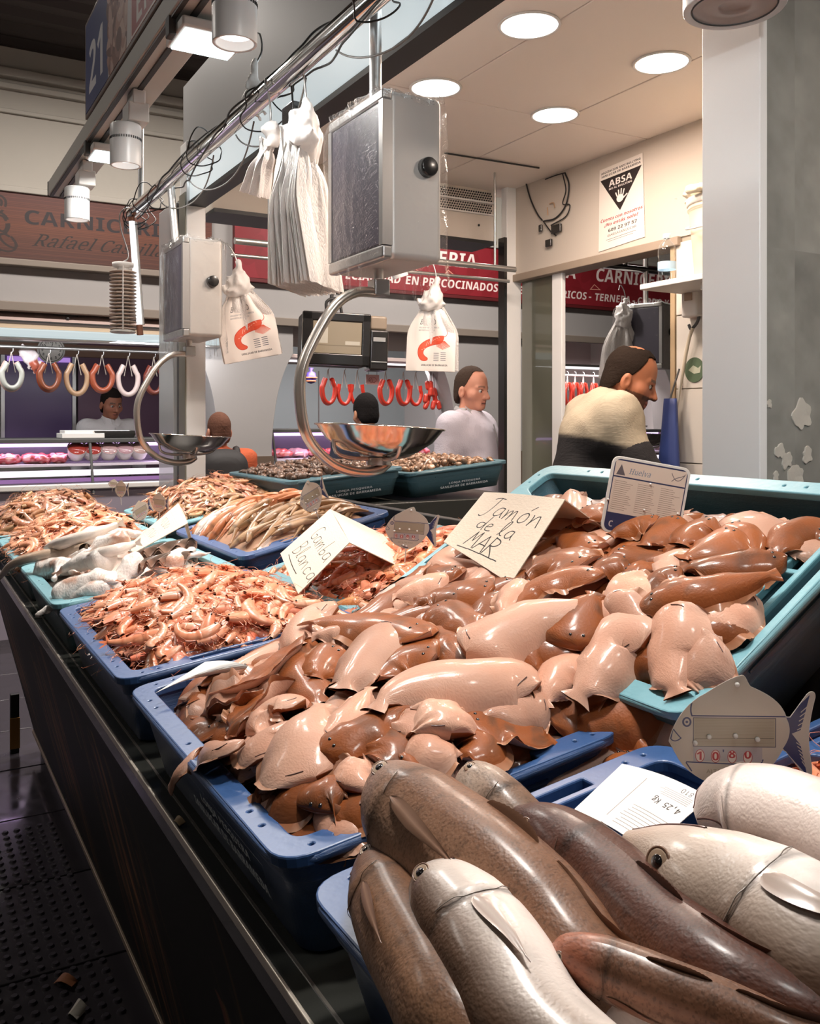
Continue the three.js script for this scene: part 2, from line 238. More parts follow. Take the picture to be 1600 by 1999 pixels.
// ---- the fish stall: posts, fascia, ceiling, back wall, partition
struct('column_corner', [bx(1.071, 1.156, 0, 2.62, 3.80, 3.895, 0.005)], M.whiteGloss, 'white corner post of the stall with shutter rails');
struct('trim_3', bx(1.066, 1.0715, 0, 2.4, 3.802, 3.895), mat(col(0.22, 0.21, 0.17), 0.5), 'olive flank of the white corner post'); struct('trim_4', bx(1.085, 1.14, 0, 2.4, 3.895, 4.0), M.blackGloss, 'black shutter rail beside the white corner post');
struct('trim_10', bx(1.07, 1.16, 0, 2.4, 4.0, 4.26, 0.005), phys(col(0.5, 0.5, 0.5), 0.2, { clearcoat: 0.6 }), 'glossy pale frame beyond the corner post');
struct('wall_fascia', [bx(1.10, 1.14, 2.53, 2.90, -0.6, 3.95)], mat(col(0.25, 0.245, 0.24), 0.6), 'grey fascia panel above the counter');
struct('trim_5', [bx(1.085, 1.145, 2.36, 2.53, -0.6, 3.95, 0.006)], phys(col(0.74, 0.77, 0.78), 0.28, { clearcoat: 0.5, emissive: col(0.80, 0.93, 0.97), emissiveIntensity: 0.55 }), 'glowing white light band along the lower fascia');
{ const l = new THREE.RectAreaLight(col(0.86, 0.96, 1), 1.6, 4.4, 0.15); l.position.set(1.08, 2.445, -1.7); l.lookAt(0, 2.2, -1.7); l.castShadow = true; scene.add(l); } struct('trim_6', bx(1.08, 1.155, 2.342, 2.36, -0.6, 3.95), M.black, 'dark lower edge of the fascia');
{
  const c = struct('ceiling_stall', bx(1.14, 2.9, 2.63, 2.72, -0.6, 3.95), M.ceil, 'warm white panelled ceiling of the fish stall');
  for (let i = 0; i < 3; i++) for (let j = 0; j < 4; j++) { const x0 = 1.146 + i * 0.573, d0 = -0.58 + j * 1.13; part('panel', bx(x0 + 0.003, x0 + 0.570, 2.618, 2.632, d0 + 0.003, d0 + 1.127, 0.003), M.ceil, c); }
}
{
  const w = struct('wall_shutter', [bx(1.2, 2.7, 2.35, 2.63, 3.84, 4.05)], M.plaster, 'shutter box over the far opening with perforated vents');
  part('shutter_edge', bx(1.2, 2.7, 2.335, 2.352, 3.82, 4.05), M.black, w);
  const holes = []; for (let r = 0; r < 9; r++) if (r !== 4) for (let i = 0; i < 46; i++) holes.push(new THREE.CylinderGeometry(0.0048, 0.0048, 0.004, 6).rotateX(Math.PI / 2).translate(2.02 + i * 0.0145 + (r % 2) * 0.007, 2.50 + r * 0.0125, -3.839));
  tag(part('vent_holes', holes, M.black, w), null, null, null, 'stuff');
  part('vent_rib', [bx(1.9, 2.7, 2.545, 2.556, 3.825, 3.85, 0.003), bx(1.9, 2.7, 2.485, 2.493, 3.825, 3.85, 0.003)], M.white, w);
  part('knob', new THREE.SphereGeometry(0.006, 10, 8).translate(2.6, 2.43, -3.835), M.black, w);
}
struct('column_end', bx(2.708, 2.80, 0, 2.63, 3.74, 3.79, 0.004), M.whiteGloss, 'white end column beside the far opening'); struct('trim_7', bx(2.690, 2.708, 0, 2.36, 3.738, 3.79), M.blackGloss, 'black shutter rail beside the white end column');
struct('wall_stall_back', bx(2.765, 2.85, 2.17, 2.72, 1.5, 3.75), M.plaster, 'cream upper wall with poster and loose cables');
struct('trim_8', bx(2.745, 2.86, 2.135, 2.172, 2.62, 3.75, 0.004), mat(col(0.33, 0.26, 0.2), 0.6), 'brown lower edge of the cream wall');
struct('trim_9', [bx(2.775, 2.80, 0, 2.14, 3.385, 3.46, 0.004)], M.whiteGloss, 'white frame post of the side opening'); struct('window_1', bx(2.79, 2.80, 0.9, 2.14, 3.46, 3.72), phys(col(0.12, 0.12, 0.09), 0.12, { clearcoat: 1 }), 'dark pane beside the white frame post');
struct('wall_stall_low', bx(2.77, 2.85, 0, 1.02, 1.5, 3.72), M.plaster);
{
  const w = struct('wall_tiled', bx(2.772, 2.86, 0, 2.17, 1.5, 2.665), mat(col(0.36, 0.31, 0.25), 0.8), 'white tiled wall end beside the side opening');
  const tg = new RoundedBoxGeometry(0.01, 0.296, 0.196, 1, 0.002);
  for (let i = 0; i < 6; i++) for (let j = 0; j < 7; j++) { const t = part('tile', tg, M.tileWhite, w); t.position.set(2.769 - rnd() * 0.001, 0.2 + j * 0.3, -(2.545 - i * 0.2)); }
  part('corner_strip', bx(2.76, 2.80, 0, 2.14, 2.648, 2.672), mat(col(0.45, 0.33, 0.2), 0.5), w, 'tan corner strip');
}
{
  const pt = art(1024, 1024, (g, w, h) => {
    const im = g.createImageData(w, h); for (let y = 0; y < h; y++) for (let x = 0; x < w; x++) { const n = fbm(x / 120, y / 160, 3, 4), n2 = fbm(x / 30, y / 30, 9, 3), k = 140 + 40 * (n - 0.5) + 26 * (n2 - 0.5); im.data.set([k * 1.0, k * 0.99, k * 0.95, 255], (y * w + x) * 4); } g.putImageData(im, 0, 0);
  });
  const w = struct('wall_partition', bx(1.715, 2.9, 0, 2.72, 1.372, 1.53), new THREE.MeshStandardMaterial({ map: per(pt, 0.55), roughness: 0.9, bumpMap: per(grainTex, 1.2), bumpScale: 0.006 }), 'dirty grey plaster wall with peeling patches');
  w.material.map.wrapS = w.material.map.wrapT = THREE.RepeatWrapping;
  const peel = (px, py, sc, sd) => {       // flaked patches: raised paint scabs with ragged outline
    const c = onD(px, py, 1.372), s = new THREE.Shape(), n = 34; for (let i = 0; i < n; i++) { const a = i / n * Math.PI * 2, r = sc * (0.55 + 0.75 * noise(Math.cos(a) * 2 + sd * 7, Math.sin(a) * 2 + sd * 3, sd)); const x = Math.cos(a) * r, y = Math.sin(a) * r * 1.1; i ? s.lineTo(x, y) : s.moveTo(x, y); }
    part('peeled_patch', extrude(s, 0.0025, 0.0008, 4).translate(c.x, c.y, c.z), mat(col(0.55, 0.52, 0.46), 0.9, { bumpMap: per(grainTex, 3), bumpScale: 0.006 }), w, 'pale patch of peeled paint');
  };
  peel(1562, 812, 0.032, 1); peel(1500, 788, 0.008, 2); peel(1535, 898, 0.02, 3); peel(1575, 890, 0.018, 4); peel(1550, 930, 0.026, 5); peel(1520, 880, 0.014, 6); peel(1513, 930, 0.009, 7);
  struct('column_partition', bx(1.690, 1.716, 0, 2.72, 1.366, 1.534, 0.003), M.whiteGloss, 'bright white end face of the grey partition');
}
M.chrome = mat(col(0.78, 0.77, 0.76), 0.32, { metalness: 0.75 });
// ================================================================ lamps, pipe, beam, signs
{
  const b = thing('lighting_beam', 'long pale sign beam with two dark lamp tracks underneath', 'beam');
  part('rail', bx(0.557, 0.672, 2.38, 2.44, -0.6, 4.08, 0.004), mat(col(0.50, 0.48, 0.44), 0.5), b);
  part('lamp_track', bx(0.562, 0.574, 2.374, 2.382, -0.6, 4.06), M.black, b); part('lamp_track', bx(0.600, 0.614, 2.374, 2.382, -0.6, 4.06), M.black, b);
  part('end_cap', bx(0.555, 0.674, 2.378, 2.442, 4.08, 4.09, 0.003), M.darkGrey, b);
  part('bracket', [bx(0.67, 1.10, 2.78, 2.82, 2.6, 2.64), bx(0.67, 1.10, 2.78, 2.82, 0.4, 0.44), bx(0.64, 0.67, 2.42, 2.82, 2.6, 2.64), bx(0.64, 0.67, 2.42, 2.82, 0.4, 0.44)], M.darkGrey, b);
}
{
  const t = art(2048, 256, (g, w, h) => {
    g.fillStyle = '#cfc4c0'; g.fillRect(0, 0, w, h); g.fillStyle = '#2b3a78'; g.fillRect(0, 0, 285, h);
    g.fillStyle = '#e4e2e6'; g.font = 'bold 190px sans-serif'; g.fillText('21', 40, 215);
    const P = ['#8a5a4c', '#b98878', '#6d4038', '#d6b5a6', '#9d6f62', '#caa79c'];
    for (let i = 0; i < 150; i++) { g.fillStyle = P[i % 6]; g.beginPath(); g.ellipse(300 + ((i * 97) % 190), (i * 61) % h, 20 + (i % 5) * 9, 12 + (i % 4) * 8, i, 0, 7); g.fill(); }
    g.fillStyle = '#dcd6d6'; g.beginPath(); g.moveTo(510, 0); g.lineTo(w, 0); g.lineTo(w, h); g.lineTo(480, h); g.fill();
    g.fillStyle = '#a81f2a'; g.fillRect(520, 128, w - 520, 128); g.fillStyle = '#2a3f66'; g.font = 'bold 100px sans-serif'; g.fillText('PESCADOS Y MARISCOS', 560, 108);
    g.fillStyle = '#f0e6e2'; g.font = 'bold 118px sans-serif'; g.fillText('EFANI', 560, 236); g.strokeStyle = '#f0e6e2'; g.lineWidth = 6; g.strokeRect(525, 132, w, 120);
  });
  const s = thing('shop_sign', 'blue stall sign with white number 21 and food pictures above the beam', 'sign');
  part('board', bx(0.553, 0.575, 2.442, 2.765, 0.5, 3.19, 0.003), mat(col(0.13, 0.09, 0.07), 0.5), s);
  part('face', sheet(V(0.5515, 2.455, 3.17), V(0.5515, 2.455, 0.52), V(0.5515, 2.75, 0.52), V(0.5515, 2.75, 3.17), 0.002), new THREE.MeshStandardMaterial({ map: t, roughness: 0.4 }), s);
}
function spot(d, where, target, power, tint = col(1, 0.93, 0.86)) {
  const s = thing('track_spotlight', 'white cylinder spotlight on the sign beam ' + where, 'spotlight', null, V(0.605, 2.372, d));
  part('adapter', [bx(-0.018, 0.018, -0.035, 0.006, -0.04, 0.04, 0.004), bx(-0.03, 0.03, -0.085, -0.03, -0.035, 0.045, 0.004), bx(-0.008, 0.008, -0.115, -0.08, -0.01, 0.01)], M.white, s);
  const can = part('lamp_housing', lathe([[0.0, 0], [0.04, 0], [0.044, -0.004], [0.044, -0.038], [0.0415, -0.040], [0.0415, -0.045], [0.044, -0.047], [0.044, -0.118], [0.041, -0.12], [0.037, -0.118], [0.036, -0.09], [0, -0.088]], 36).translate(-0.03, -0.092, 0), M.whiteGloss, s);
  const ribs = []; for (let i = 0; i < 40; i++) { const a = i / 40 * Math.PI * 2; ribs.push(bx(-0.0012, 0.0012, -0.0465, -0.0395, -0.001, 0.001).translate(Math.cos(a) * 0.0435, 0, Math.sin(a) * 0.0435)); }
  part('vent_ring', merge(ribs).translate(-0.03, -0.092, 0), M.black, s);
  part('lens', new THREE.CylinderGeometry(0.035, 0.035, 0.004, 28).translate(-0.03, -0.19, 0), M.lamp, s);
  const l = new THREE.SpotLight(tint, power, 0, 0.62, 0.6, 2); l.position.set(0.575, 2.17, -d); l.target.position.set(...target); l.castShadow = true; l.shadow.radius = 2.5; scene.add(l, l.target);
}
const SPOTS = [[3.48, 'at its far end', 7], [2.67, 'second from the far end', 7], [1.70, 'cut by the top of the picture', 6], [0.78, 'nearest the big silver fish', 4.5], [-0.1, 'unseen and aimed to brighten the white pillar', 8]];  // last spot is out of view, aimed to brighten pillar and partition
for (const [d, w, p] of SPOTS) if (d > 0) spot(d, w, [0.62, 1.0, -(d - 0.05)], p); else spot(d, w, [1.78, 1.72, -1.42], p, col(0.94, 0.98, 1));
function flood(d, where, power, x = 0.655) {
  const s = thing('led_floodlight', 'square white floodlight panel glowing downwards ' + where, 'floodlight', null, V(x, 2.335, d));
  part('housing', bx(-0.082, 0.082, 0.004, 0.03, -0.075, 0.075, 0.006), M.white, s);
  part('diffuser', bx(-0.072, 0.072, -0.001, 0.006, -0.065, 0.065, 0.002), glow(col(0.82, 0.97, 1), 3.5), s);
  part('bracket', bx(-0.098, -0.08, 0.0, 0.05, -0.018, 0.018, 0.004), M.darkGrey, s);
  const l = new THREE.RectAreaLight(col(1, 0.965, 0.92), power, 0.144, 0.13); l.position.set(x, 2.325, -d); l.lookAt(x + 0.42, 0, -d); l.castShadow = true; scene.add(l);
}
flood(2.14, 'beside the shiny pipe', 95); flood(3.23, 'behind the second spotlight', 90); flood(1.0, 'above the sole crate', 92); flood(0.05, 'above the silver fish', 88);
// recessed downlights of the stall, plus two unseen ones added to light the partition
const DOWN = [[1033, 50, 'nearest the fascia edge'], [2330, 60, 'added unseen over the neighbouring room to light the partition'], [2900, -700, 'added unseen at the near end to light the partition'], [1291, 123, 'nearest the white partition'], [850, 172, 'behind the hanging scale'], [1083, 225, 'nearest the poster']];
for (const [px, py, w] of DOWN) {
  const c = onY(px, py, 2.615), s = thing('downlight', 'round glowing ceiling downlight ' + w, 'downlight', null, c);
  part('trim_ring', lathe([[0.086, 0.004], [0.092, 0.004], [0.096, 0], [0.094, -0.004], [0.086, -0.002], [0.086, 0.004]], 40), M.white, s);
  part('diffuser', new THREE.CylinderGeometry(0.086, 0.086, 0.004, 36), glow(col(1, 0.97, 0.93), 3.2), s);
  const l = new THREE.RectAreaLight(col(1, 0.82, 0.69), 165, 0.15, 0.15); l.position.set(c.x, c.y - 0.012, c.z); l.lookAt(c.x, 0, c.z); l.castShadow = true; scene.add(l);
}
{
  const c = onY(1433, 18, 2.275), s = thing('ceiling_lamp', 'unlit white cylinder lamp hanging in front of the partition', 'lamp', null, c);
  part('housing', lathe([[0.085, 0.004], [0.1, 0], [0.103, 0.004], [0.103, 0.335], [0.098, 0.34], [0, 0.34]], 48), M.whiteGloss, s);
  part('diffuser', lathe([[0, 0.012], [0.03, 0.010], [0.035, 0.004], [0.06, 0.010], [0.083, 0.006], [0.085, 0.004]], 40), mat(col(0.55, 0.45, 0.40), 0.35), s, 'dull unlit lens');
  part('ring', new THREE.TorusGeometry(0.0845, 0.0018, 6, 48).rotateX(Math.PI / 2).translate(0, 0.003, 0), M.darkGrey, s);
}
// pipe and its cables
const PX = 0.91, PY = 2.35;
{
  const p = thing('hanging_pipe', 'long shiny steel pipe over the counter carrying the scales and bags', 'pipe');
  part('pipe', rod(V(PX, PY, -0.6), V(PX, PY, 4.1), 0.0265, 28), mat(col(0.82, 0.81, 0.80), 0.2, { metalness: 1, roughnessMap: per(fineTex, 1) }), p); part('end_cap', rod(V(PX, PY, 4.1), V(PX, PY, 4.105), 0.022, 24), M.darkGrey, p);
  each('hanger', [rod(V(0.94, 2.34, 4.06), V(0.94, 2.86, 4.06), 0.013, 14), rod(V(0.935, 2.36, 0.4), V(0.935, 2.9, 0.4), 0.014, 14)], M.chrome, p);
}
{
  const q = thing('cable', 'bundle of thin dark cables wound along the shiny pipe', 'cable'), cg = [];
  for (let k = 0; k < 2; k++) { const pts = []; let ph = rnd() * 6; for (let i = 0; i <= 60; i++) { const d = 1.0 + i * 0.052, r = 0.030 + 0.004 * k + 0.014 * Math.max(0, fbm(i * 0.3, k * 5) - 0.45) * 4; ph += 0.10 + 0.12 * noise(i * 0.2, k); pts.push(V(PX + Math.cos(ph) * r, PY + Math.sin(ph) * r - (k > 2 ? 0.012 : 0), d)); } cg.push(tube(pts, 0.0032, 240, 5)); }
  part('wire', cg, M.black, q);
  const loops = [], ring = (d, r, dx, dy) => { const pts = []; for (let i = 0; i < 14; i++) { const a = i / 14 * Math.PI * 2; pts.push(V(PX + dx + Math.cos(a) * r * (0.8 + 0.3 * rnd()), PY + dy + Math.sin(a) * r, d + 0.04 * Math.sin(a * 2) + 0.01 * rnd())); } loops.push(tube(pts, 0.0023, 60, 5, true)); };
  for (let i = 0; i < 7; i++) { ring(1.35 + rnd() * 2.7, 0.04 + rnd() * 0.035, rr(-0.01, 0.02), rr(-0.03, 0.01)); }
  for (let i = 0; i < 3; i++) ring(3.9 + rnd() * 0.2, 0.035 + rnd() * 0.03, rr(0, 0.04), rr(-0.03, 0));
  part('wire_loop', loops, M.black, q);
  const hang = []; for (const [d0, d1, sag] of [[2.2, 2.75, 0.1], [2.6, 3.3, 0.12], [3.0, 3.7, 0.1], [1.5, 2.0, 0.09]]) { const pts = []; for (let i = 0; i <= 10; i++) { const t = i / 10; pts.push(V(PX + 0.03 + 0.02 * Math.sin(t * 6), PY - 0.02 - sag * Math.sin(Math.PI * t), lerp(d0, d1, t))); } hang.push(tube(pts, 0.0028, 40, 5)); }
  part('wire', hang, mat(col(0.2, 0.19, 0.18), 0.4), q);
}
{
  const p = thing('hanging_pipe', 'thin steel pipe across the far end of the stall with bags', 'pipe');
  part('pipe', rod(V(1.2, 2.16, 3.55), V(2.62, 2.16, 3.55), 0.014, 16), M.brushed, p); part('rail', rod(V(1.2, 2.11, 3.6), V(2.62, 2.11, 3.6), 0.008, 10), M.brushed, p);
  each('hanger', [rod(V(1.35, 2.16, 3.55), V(1.35, 2.62, 3.55), 0.006), rod(V(2.5, 2.16, 3.55), V(2.5, 2.62, 3.55), 0.006)], M.brushed, p);
}
// ================================================================ hanging scales
const wrapMat = phys(col(1, 1, 1), 0.12, { transmission: 1, thickness: 0, ior: 1.12, bumpMap: per(fineTex, 6), bumpScale: 0.006 });
function makeScale(label, tall = 1.1) {
  const s = thing('hanging_scale', label, 'scale', null, V(0.944, 1.785, 1.765));   // local: x to the stall, y up, -z away
  const steelBox = mat(col(0.50, 0.475, 0.45), 0.45, { metalness: 0.35, bumpMap: per(grainTex, 3), bumpScale: 0.001 });
  part('case', bx(0.012, 0.152, 0, 0.38, 0, 0.29, 0.016), steelBox, s);
  part('display', [bx(-0.004, 0.014, 0.03, 0.355, 0.018, 0.272, 0.006)], phys(col(0.05, 0.043, 0.066), 0.4, { clearcoat: 0.3, clearcoatRoughness: 0.3 }), s, 'dark display panel');
  part('frame', [bx(-0.006, 0.02, 0, 0.03, 0, 0.29, 0.006), bx(-0.006, 0.02, 0.355, 0.38, 0, 0.29, 0.006), bx(-0.006, 0.02, 0.03, 0.355, 0, 0.018), bx(-0.006, 0.02, 0.03, 0.355, 0.272, 0.29)], M.brushed, s);
  part('knob', lathe([[0, 0.02], [0.019, 0.02], [0.022, 0.016], [0.023, 0], [0, 0]], 24).rotateX(Math.PI / 2).translate(0.108, 0.215, 0), M.blackGloss, s);
  // cling film: a loose crumpled skin round the case
  const loops = []; for (let j = 0; j <= 16; j++) { const y = (j === 0 ? -0.062 : -0.03) + j * 0.43 / 16, l = [], e = j === 16 ? 0.55 : j === 0 ? 1.04 : 1; for (let i = 0; i < 64; i++) { const a = i / 64 * Math.PI * 2, c = Math.cos(a), sn = Math.sin(a), k = 1 / Math.max(Math.abs(c) / 0.092, Math.abs(sn) / 0.158); const n = (noise(i * 0.9, j * 0.8, 3) - 0.5) * 0.008 * (j < 2 || j > 14 ? 2.5 : 1); l.push(new THREE.Vector3(0.073 + c * (k * e + n), y + n, -0.145 + sn * (k * e + n))); } loops.push(l); }
  part('cling_film', skin(loops, false, false), wrapMat, s, 'crumpled clear cling film');
  part('pole', rod(new THREE.Vector3(0.039, 0.375, -0.12), new THREE.Vector3(0.039, tall, -0.12), 0.0145, 18), M.chrome, s); part('lower_pole', rod(new THREE.Vector3(0.06, -0.03, -0.145), new THREE.Vector3(0.06, 0.01, -0.145), 0.012), M.chrome, s); part('socket', bx(0.04, 0.082, -0.065, -0.025, 0.125, 0.165, 0.004), M.brushed, s);
  // C-shaped arm: flat steel strap swept in the plane across the counter
  const pts = [[0.06, -0.055], [0.0, -0.06], [-0.05, -0.09], [-0.105, -0.17], [-0.14, -0.25], [-0.142, -0.33], [-0.125, -0.40], [-0.07, -0.46], [0.0, -0.485], [0.06, -0.482], [0.085, -0.465]].map(([x, y]) => new THREE.Vector3(x, y, -0.145));
  const cv = new THREE.CatmullRomCurve3(pts), L = [], N = 48; for (let j = 0; j <= N; j++) { const p = cv.getPoint(j / N), t = cv.getTangent(j / N), n = new THREE.Vector3(-t.y, t.x, 0), l = []; for (let i = 0; i < 12; i++) { const a = i / 12 * Math.PI * 2; l.push(p.clone().addScaledVector(n, Math.cos(a) * 0.012).add(new THREE.Vector3(0, 0, Math.sin(a) * 0.019))); } L.push(l); }
  part('arm', skin(L), mat(col(0.62, 0.56, 0.5), 0.28, { metalness: 0.9 }), s, 'curved steel arm');
  part('pan_support', [rod(new THREE.Vector3(0.06, -0.47, -0.145), new THREE.Vector3(0.06, -0.452, -0.145), 0.03, 20), tube([new THREE.Vector3(-0.06, -0.40, -0.145), new THREE.Vector3(-0.05, -0.44, -0.145), new THREE.Vector3(0.05, -0.455, -0.145), new THREE.Vector3(0.16, -0.44, -0.145), new THREE.Vector3(0.175, -0.395, -0.145)], 0.005, 24, 8), tube([new THREE.Vector3(0.06, -0.40, -0.03), new THREE.Vector3(0.06, -0.445, -0.05), new THREE.Vector3(0.06, -0.455, -0.145), new THREE.Vector3(0.06, -0.445, -0.24), new THREE.Vector3(0.06, -0.40, -0.26)], 0.005, 24, 8)], M.brushed, s);
  const pan = part('pan', lathe([[0, 0], [0.05, 0.001], [0.09, 0.012], [0.125, 0.036], [0.148, 0.064], [0.154, 0.068], [0.158, 0.067], [0.158, 0.064], [0.152, 0.063], [0.129, 0.033], [0.093, 0.008], [0.05, -0.003], [0, -0.004]], 56), mat(col(0.66, 0.62, 0.58), 0.14, { metalness: 1 }), s, 'shallow mirror steel weighing pan');
  pan.position.set(0.06, -0.445, -0.145); pan.rotation.z = -0.06;
  return s;
}
const scaleA = makeScale('large hanging steel scale in cling film, nearest over the counter');
{ const b = scaleA.clone(); b.name = numbered('hanging_scale'); b.userData = { ...scaleA.userData, label: 'smaller-looking steel hanging scale beside the white corner post' }; b.position.copy(V(0.944, 1.742, 3.376)); scene.add(b); b.getObjectByName('pole').geometry = rod(new THREE.Vector3(0.0, 0.375, -0.12), new THREE.Vector3(-0.02, 0.60, -0.12), 0.0145, 18); }
{
  const s = thing('hanging_scale', 'dark hanging scale with pale screen and label printer facing the camera', 'scale', null, V(1.44, 1.655, 3.42)); s.scale.setScalar(1.1); s.rotation.y = -0.28; s.rotation.z = -0.03;
  part('case', bx(0, 0.255, 0, 0.20, 0.01, 0.15, 0.016), M.darkGrey, s); part('bezel', [bx(0.0, 0.26, 0.165, 0.2, -0.006, 0.02, 0.006), bx(0, 0.26, 0, 0.045, -0.006, 0.02, 0.006), bx(0, 0.04, 0, 0.2, -0.006, 0.02, 0.006), bx(0.225, 0.26, 0, 0.2, -0.006, 0.02, 0.006)], M.blackGloss, s);
  part('screen', sheet(new THREE.Vector3(0.04, 0.045, 0.004), new THREE.Vector3(0.225, 0.045, 0.004), new THREE.Vector3(0.225, 0.165, 0.004), new THREE.Vector3(0.04, 0.165, 0.004), 0.003), new THREE.MeshStandardMaterial({ roughness: 0.3, map: art(256, 160, (g, w, h) => { g.fillStyle = '#8c8270'; g.fillRect(0, 0, w, h); g.fillStyle = '#b4b0a4'; g.fillRect(8, 30, 70, 80); g.fillRect(170, 96, 78, 18); g.fillStyle = '#6f6656'; g.fillRect(0, 118, w, 4); }) }), s);
  part('printer', [bx(0.262, 0.335, -0.01, 0.145, 0.02, 0.13, 0.008)], M.blackGloss, s); part('printer_slot', [bx(0.275, 0.322, 0.1, 0.116, 0.015, 0.025), bx(0.27, 0.33, 0.02, 0.024, 0.016, 0.03)], M.brushed, s); part('case_side', bx(0.262, 0.33, 0.145, 0.2, 0.03, 0.14, 0.01), mat(col(0.25, 0.2, 0.15), 0.4), s);
  each('hanger', [tube([new THREE.Vector3(0.1, 0.2, -0.07), new THREE.Vector3(0.1, 0.25, -0.07), new THREE.Vector3(0.14, 0.26, -0.07), new THREE.Vector3(0.16, 0.2, -0.07)], 0.006, 20, 8), rod(new THREE.Vector3(0.125, 0.19, -0.12), new THREE.Vector3(0.125, 0.50, -0.12), 0.008)], M.black, s);
}
// ================================================================ carrier bags
const bagArt = art(512, 640, (g, w, h) => {
  g.fillStyle = '#efe8e2'; g.fillRect(0, 0, w, h); g.translate(20, 110); g.scale(0.92, 0.92); g.fillStyle = '#1f2430'; g.font = '64px sans-serif'; g.fillText('BRIOSO', 96, 150, 330); g.font = '17px sans-serif'; g.fillStyle = '#55606c'; g.fillText('PESCADOS Y MARISCOS FRESCOS', 104, 186); g.fillText('MAYORISTA DE MARISCO', 104, 210);
  g.strokeStyle = '#c8371f'; g.fillStyle = '#e0593d'; g.lineWidth = 5; g.beginPath(); g.moveTo(430, 180); g.bezierCurveTo(450, 240, 430, 262, 400, 262); g.stroke();
  g.beginPath(); g.moveTo(400, 255); g.bezierCurveTo(290, 250, 150, 300, 120, 360); g.bezierCurveTo(95, 410, 120, 470, 160, 480); g.bezierCurveTo(200, 490, 235, 470, 215, 455); g.bezierCurveTo(190, 440, 165, 430, 170, 400); g.bezierCurveTo(180, 355, 260, 335, 330, 330); g.bezierCurveTo(370, 328, 410, 300, 400, 255); g.fill(); g.stroke();
  g.strokeStyle = '#f3cabd'; g.lineWidth = 4; for (let i = 0; i < 9; i++) { g.beginPath(); g.moveTo(150 + i * 24, 372 - i * 14 + (i < 2 ? 10 : 0)); g.lineTo(165 + i * 24, 318 - i * 6 + (i < 2 ? 60 : 0)); g.stroke(); }
  g.strokeStyle = '#d6421f'; g.lineWidth = 6; for (let i = 0; i < 12; i++) { g.beginPath(); g.moveTo(320 + i * 8, 300); g.lineTo(330 + i * 13, 380 - Math.abs(i - 5) * 5); g.stroke(); }
  g.fillStyle = '#4c5560'; for (let i = 0; i < 5; i++) { g.fillRect(290, 410 + i * 17, 60, 5); g.fillRect(370, 404 + i * 17, 58, 5); } g.fillStyle = '#1d1d22'; g.font = 'bold 24px sans-serif'; g.fillText('SANLUCAR DE BARRAMEDA', 150, 530, 300);
});
const bagMat = new THREE.MeshPhysicalMaterial({ color: col(0.95, 0.92, 0.90), roughness: 0.55, transmission: 0.25, thickness: 0, bumpMap: per(fineTex, 2), bumpScale: 0.004 }), bagPrint = new THREE.MeshStandardMaterial({ map: bagArt, roughness: 0.55 });
// one bag leaf: hangs from the knot, broad at the bottom with soft folds; printed leaf in front
function leaf(w, h, seedN, top = 0.25) {
  const nu = 12, nv = 16, pos = [], uv = [], idx = [];
  for (let s = 0; s < 2; s++) for (let j = 0; j <= nv; j++) for (let i = 0; i <= nu; i++) { const u = i / nu - 0.5, v = j / nv, k = lerp(top, 1, smooth(v, 0, 0.55)), f = (1 - smooth(v, 0.1, 0.8)); pos.push(u * w * k, -v * h, (noise(u * 9 + seedN, v * 3, seedN) - 0.5) * (0.045 * f + 0.010) + (s ? -0.0016 : 0)); uv.push(u + 0.5, 1 - v); }
  const N = (nu + 1) * (nv + 1), at = (i, j) => j * (nu + 1) + i;
  for (let j = 0; j < nv; j++) for (let i = 0; i < nu; i++) { const a = at(i, j), b = at(i + 1, j), c = at(i + 1, j + 1), d = at(i, j + 1); idx.push(a, d, c, a, c, b, N + a, N + c, N + d, N + a, N + b, N + c); }
  for (let j = 0; j < nv; j++) for (const i of [0, nu]) { const a = at(i, j), d = at(i, j + 1); idx.push(...(i ? [a, d, N + d, a, N + d, N + a] : [a, N + d, d, a, N + a, N + d])); }
  for (let i = 0; i < nu; i++) { const a = at(i, nv), b = at(i + 1, nv); idx.push(a, N + b, b, a, N + a, N + b); }
  const g = new THREE.BufferGeometry(); g.setAttribute('position', new THREE.Float32BufferAttribute(pos, 3)); g.setAttribute('uv', new THREE.Float32BufferAttribute(uv, 2)); g.setIndex(idx); g.computeVertexNormals(); return g;
}
function knot(w, h, sd) { return net((x, y, z) => { const p = [x, y, z], n = (noise(x * 45 + sd, y * 40, z * 45) - 0.5) * 0.028; return smin(smin(ellip(p, [0, -h * 0.5, 0], [w, h * 0.55, w * 0.8]), capsule(p, [0, 0, 0], [w * 0.3, h * 0.35, 0], w * 0.4, w * 0.22), 0.02), capsule(p, [0, -h * 0.2, 0], [-w * 0.9, -h * 0.75, w * 0.2], w * 0.3, w * 0.25), 0.02) + n; }, [-w * 2, -h * 1.3, -w * 1.6], [w * 2, h * 0.7, w * 1.6], 0.007); }
function bags(label, hook, w, h, yaw, n, fan, roll, lean = 0, printAt = 0) {
  const s = thing('carrier_bags', label, 'bags', null, hook); s.rotation.set(lean, yaw, roll, 'YXZ');
  part('knot', knot(w * 0.24, h * 0.28, n), bagMat, s);
  for (let i = 0; i < n; i++) { const t = (i - printAt) / Math.max(1, n - 1), m = part('bag', leaf(w, h, 3 + i, 0.3), i === printAt ? bagPrint : bagMat, s); m.rotation.x = fan * t; m.rotation.z = 0.02 * Math.sin(i * 5); m.position.set(0.004 * Math.sin(i * 3), -0.03, -0.004 * i); }
  part('hook', [tube([new THREE.Vector3(0, 0, 0), new THREE.Vector3(0.012, 0.04, 0), new THREE.Vector3(0, 0.10, 0), new THREE.Vector3(-0.02, 0.13, 0), new THREE.Vector3(-0.03, 0.10, 0)], 0.003, 24, 6)], M.brushed, s);
  return s;
}
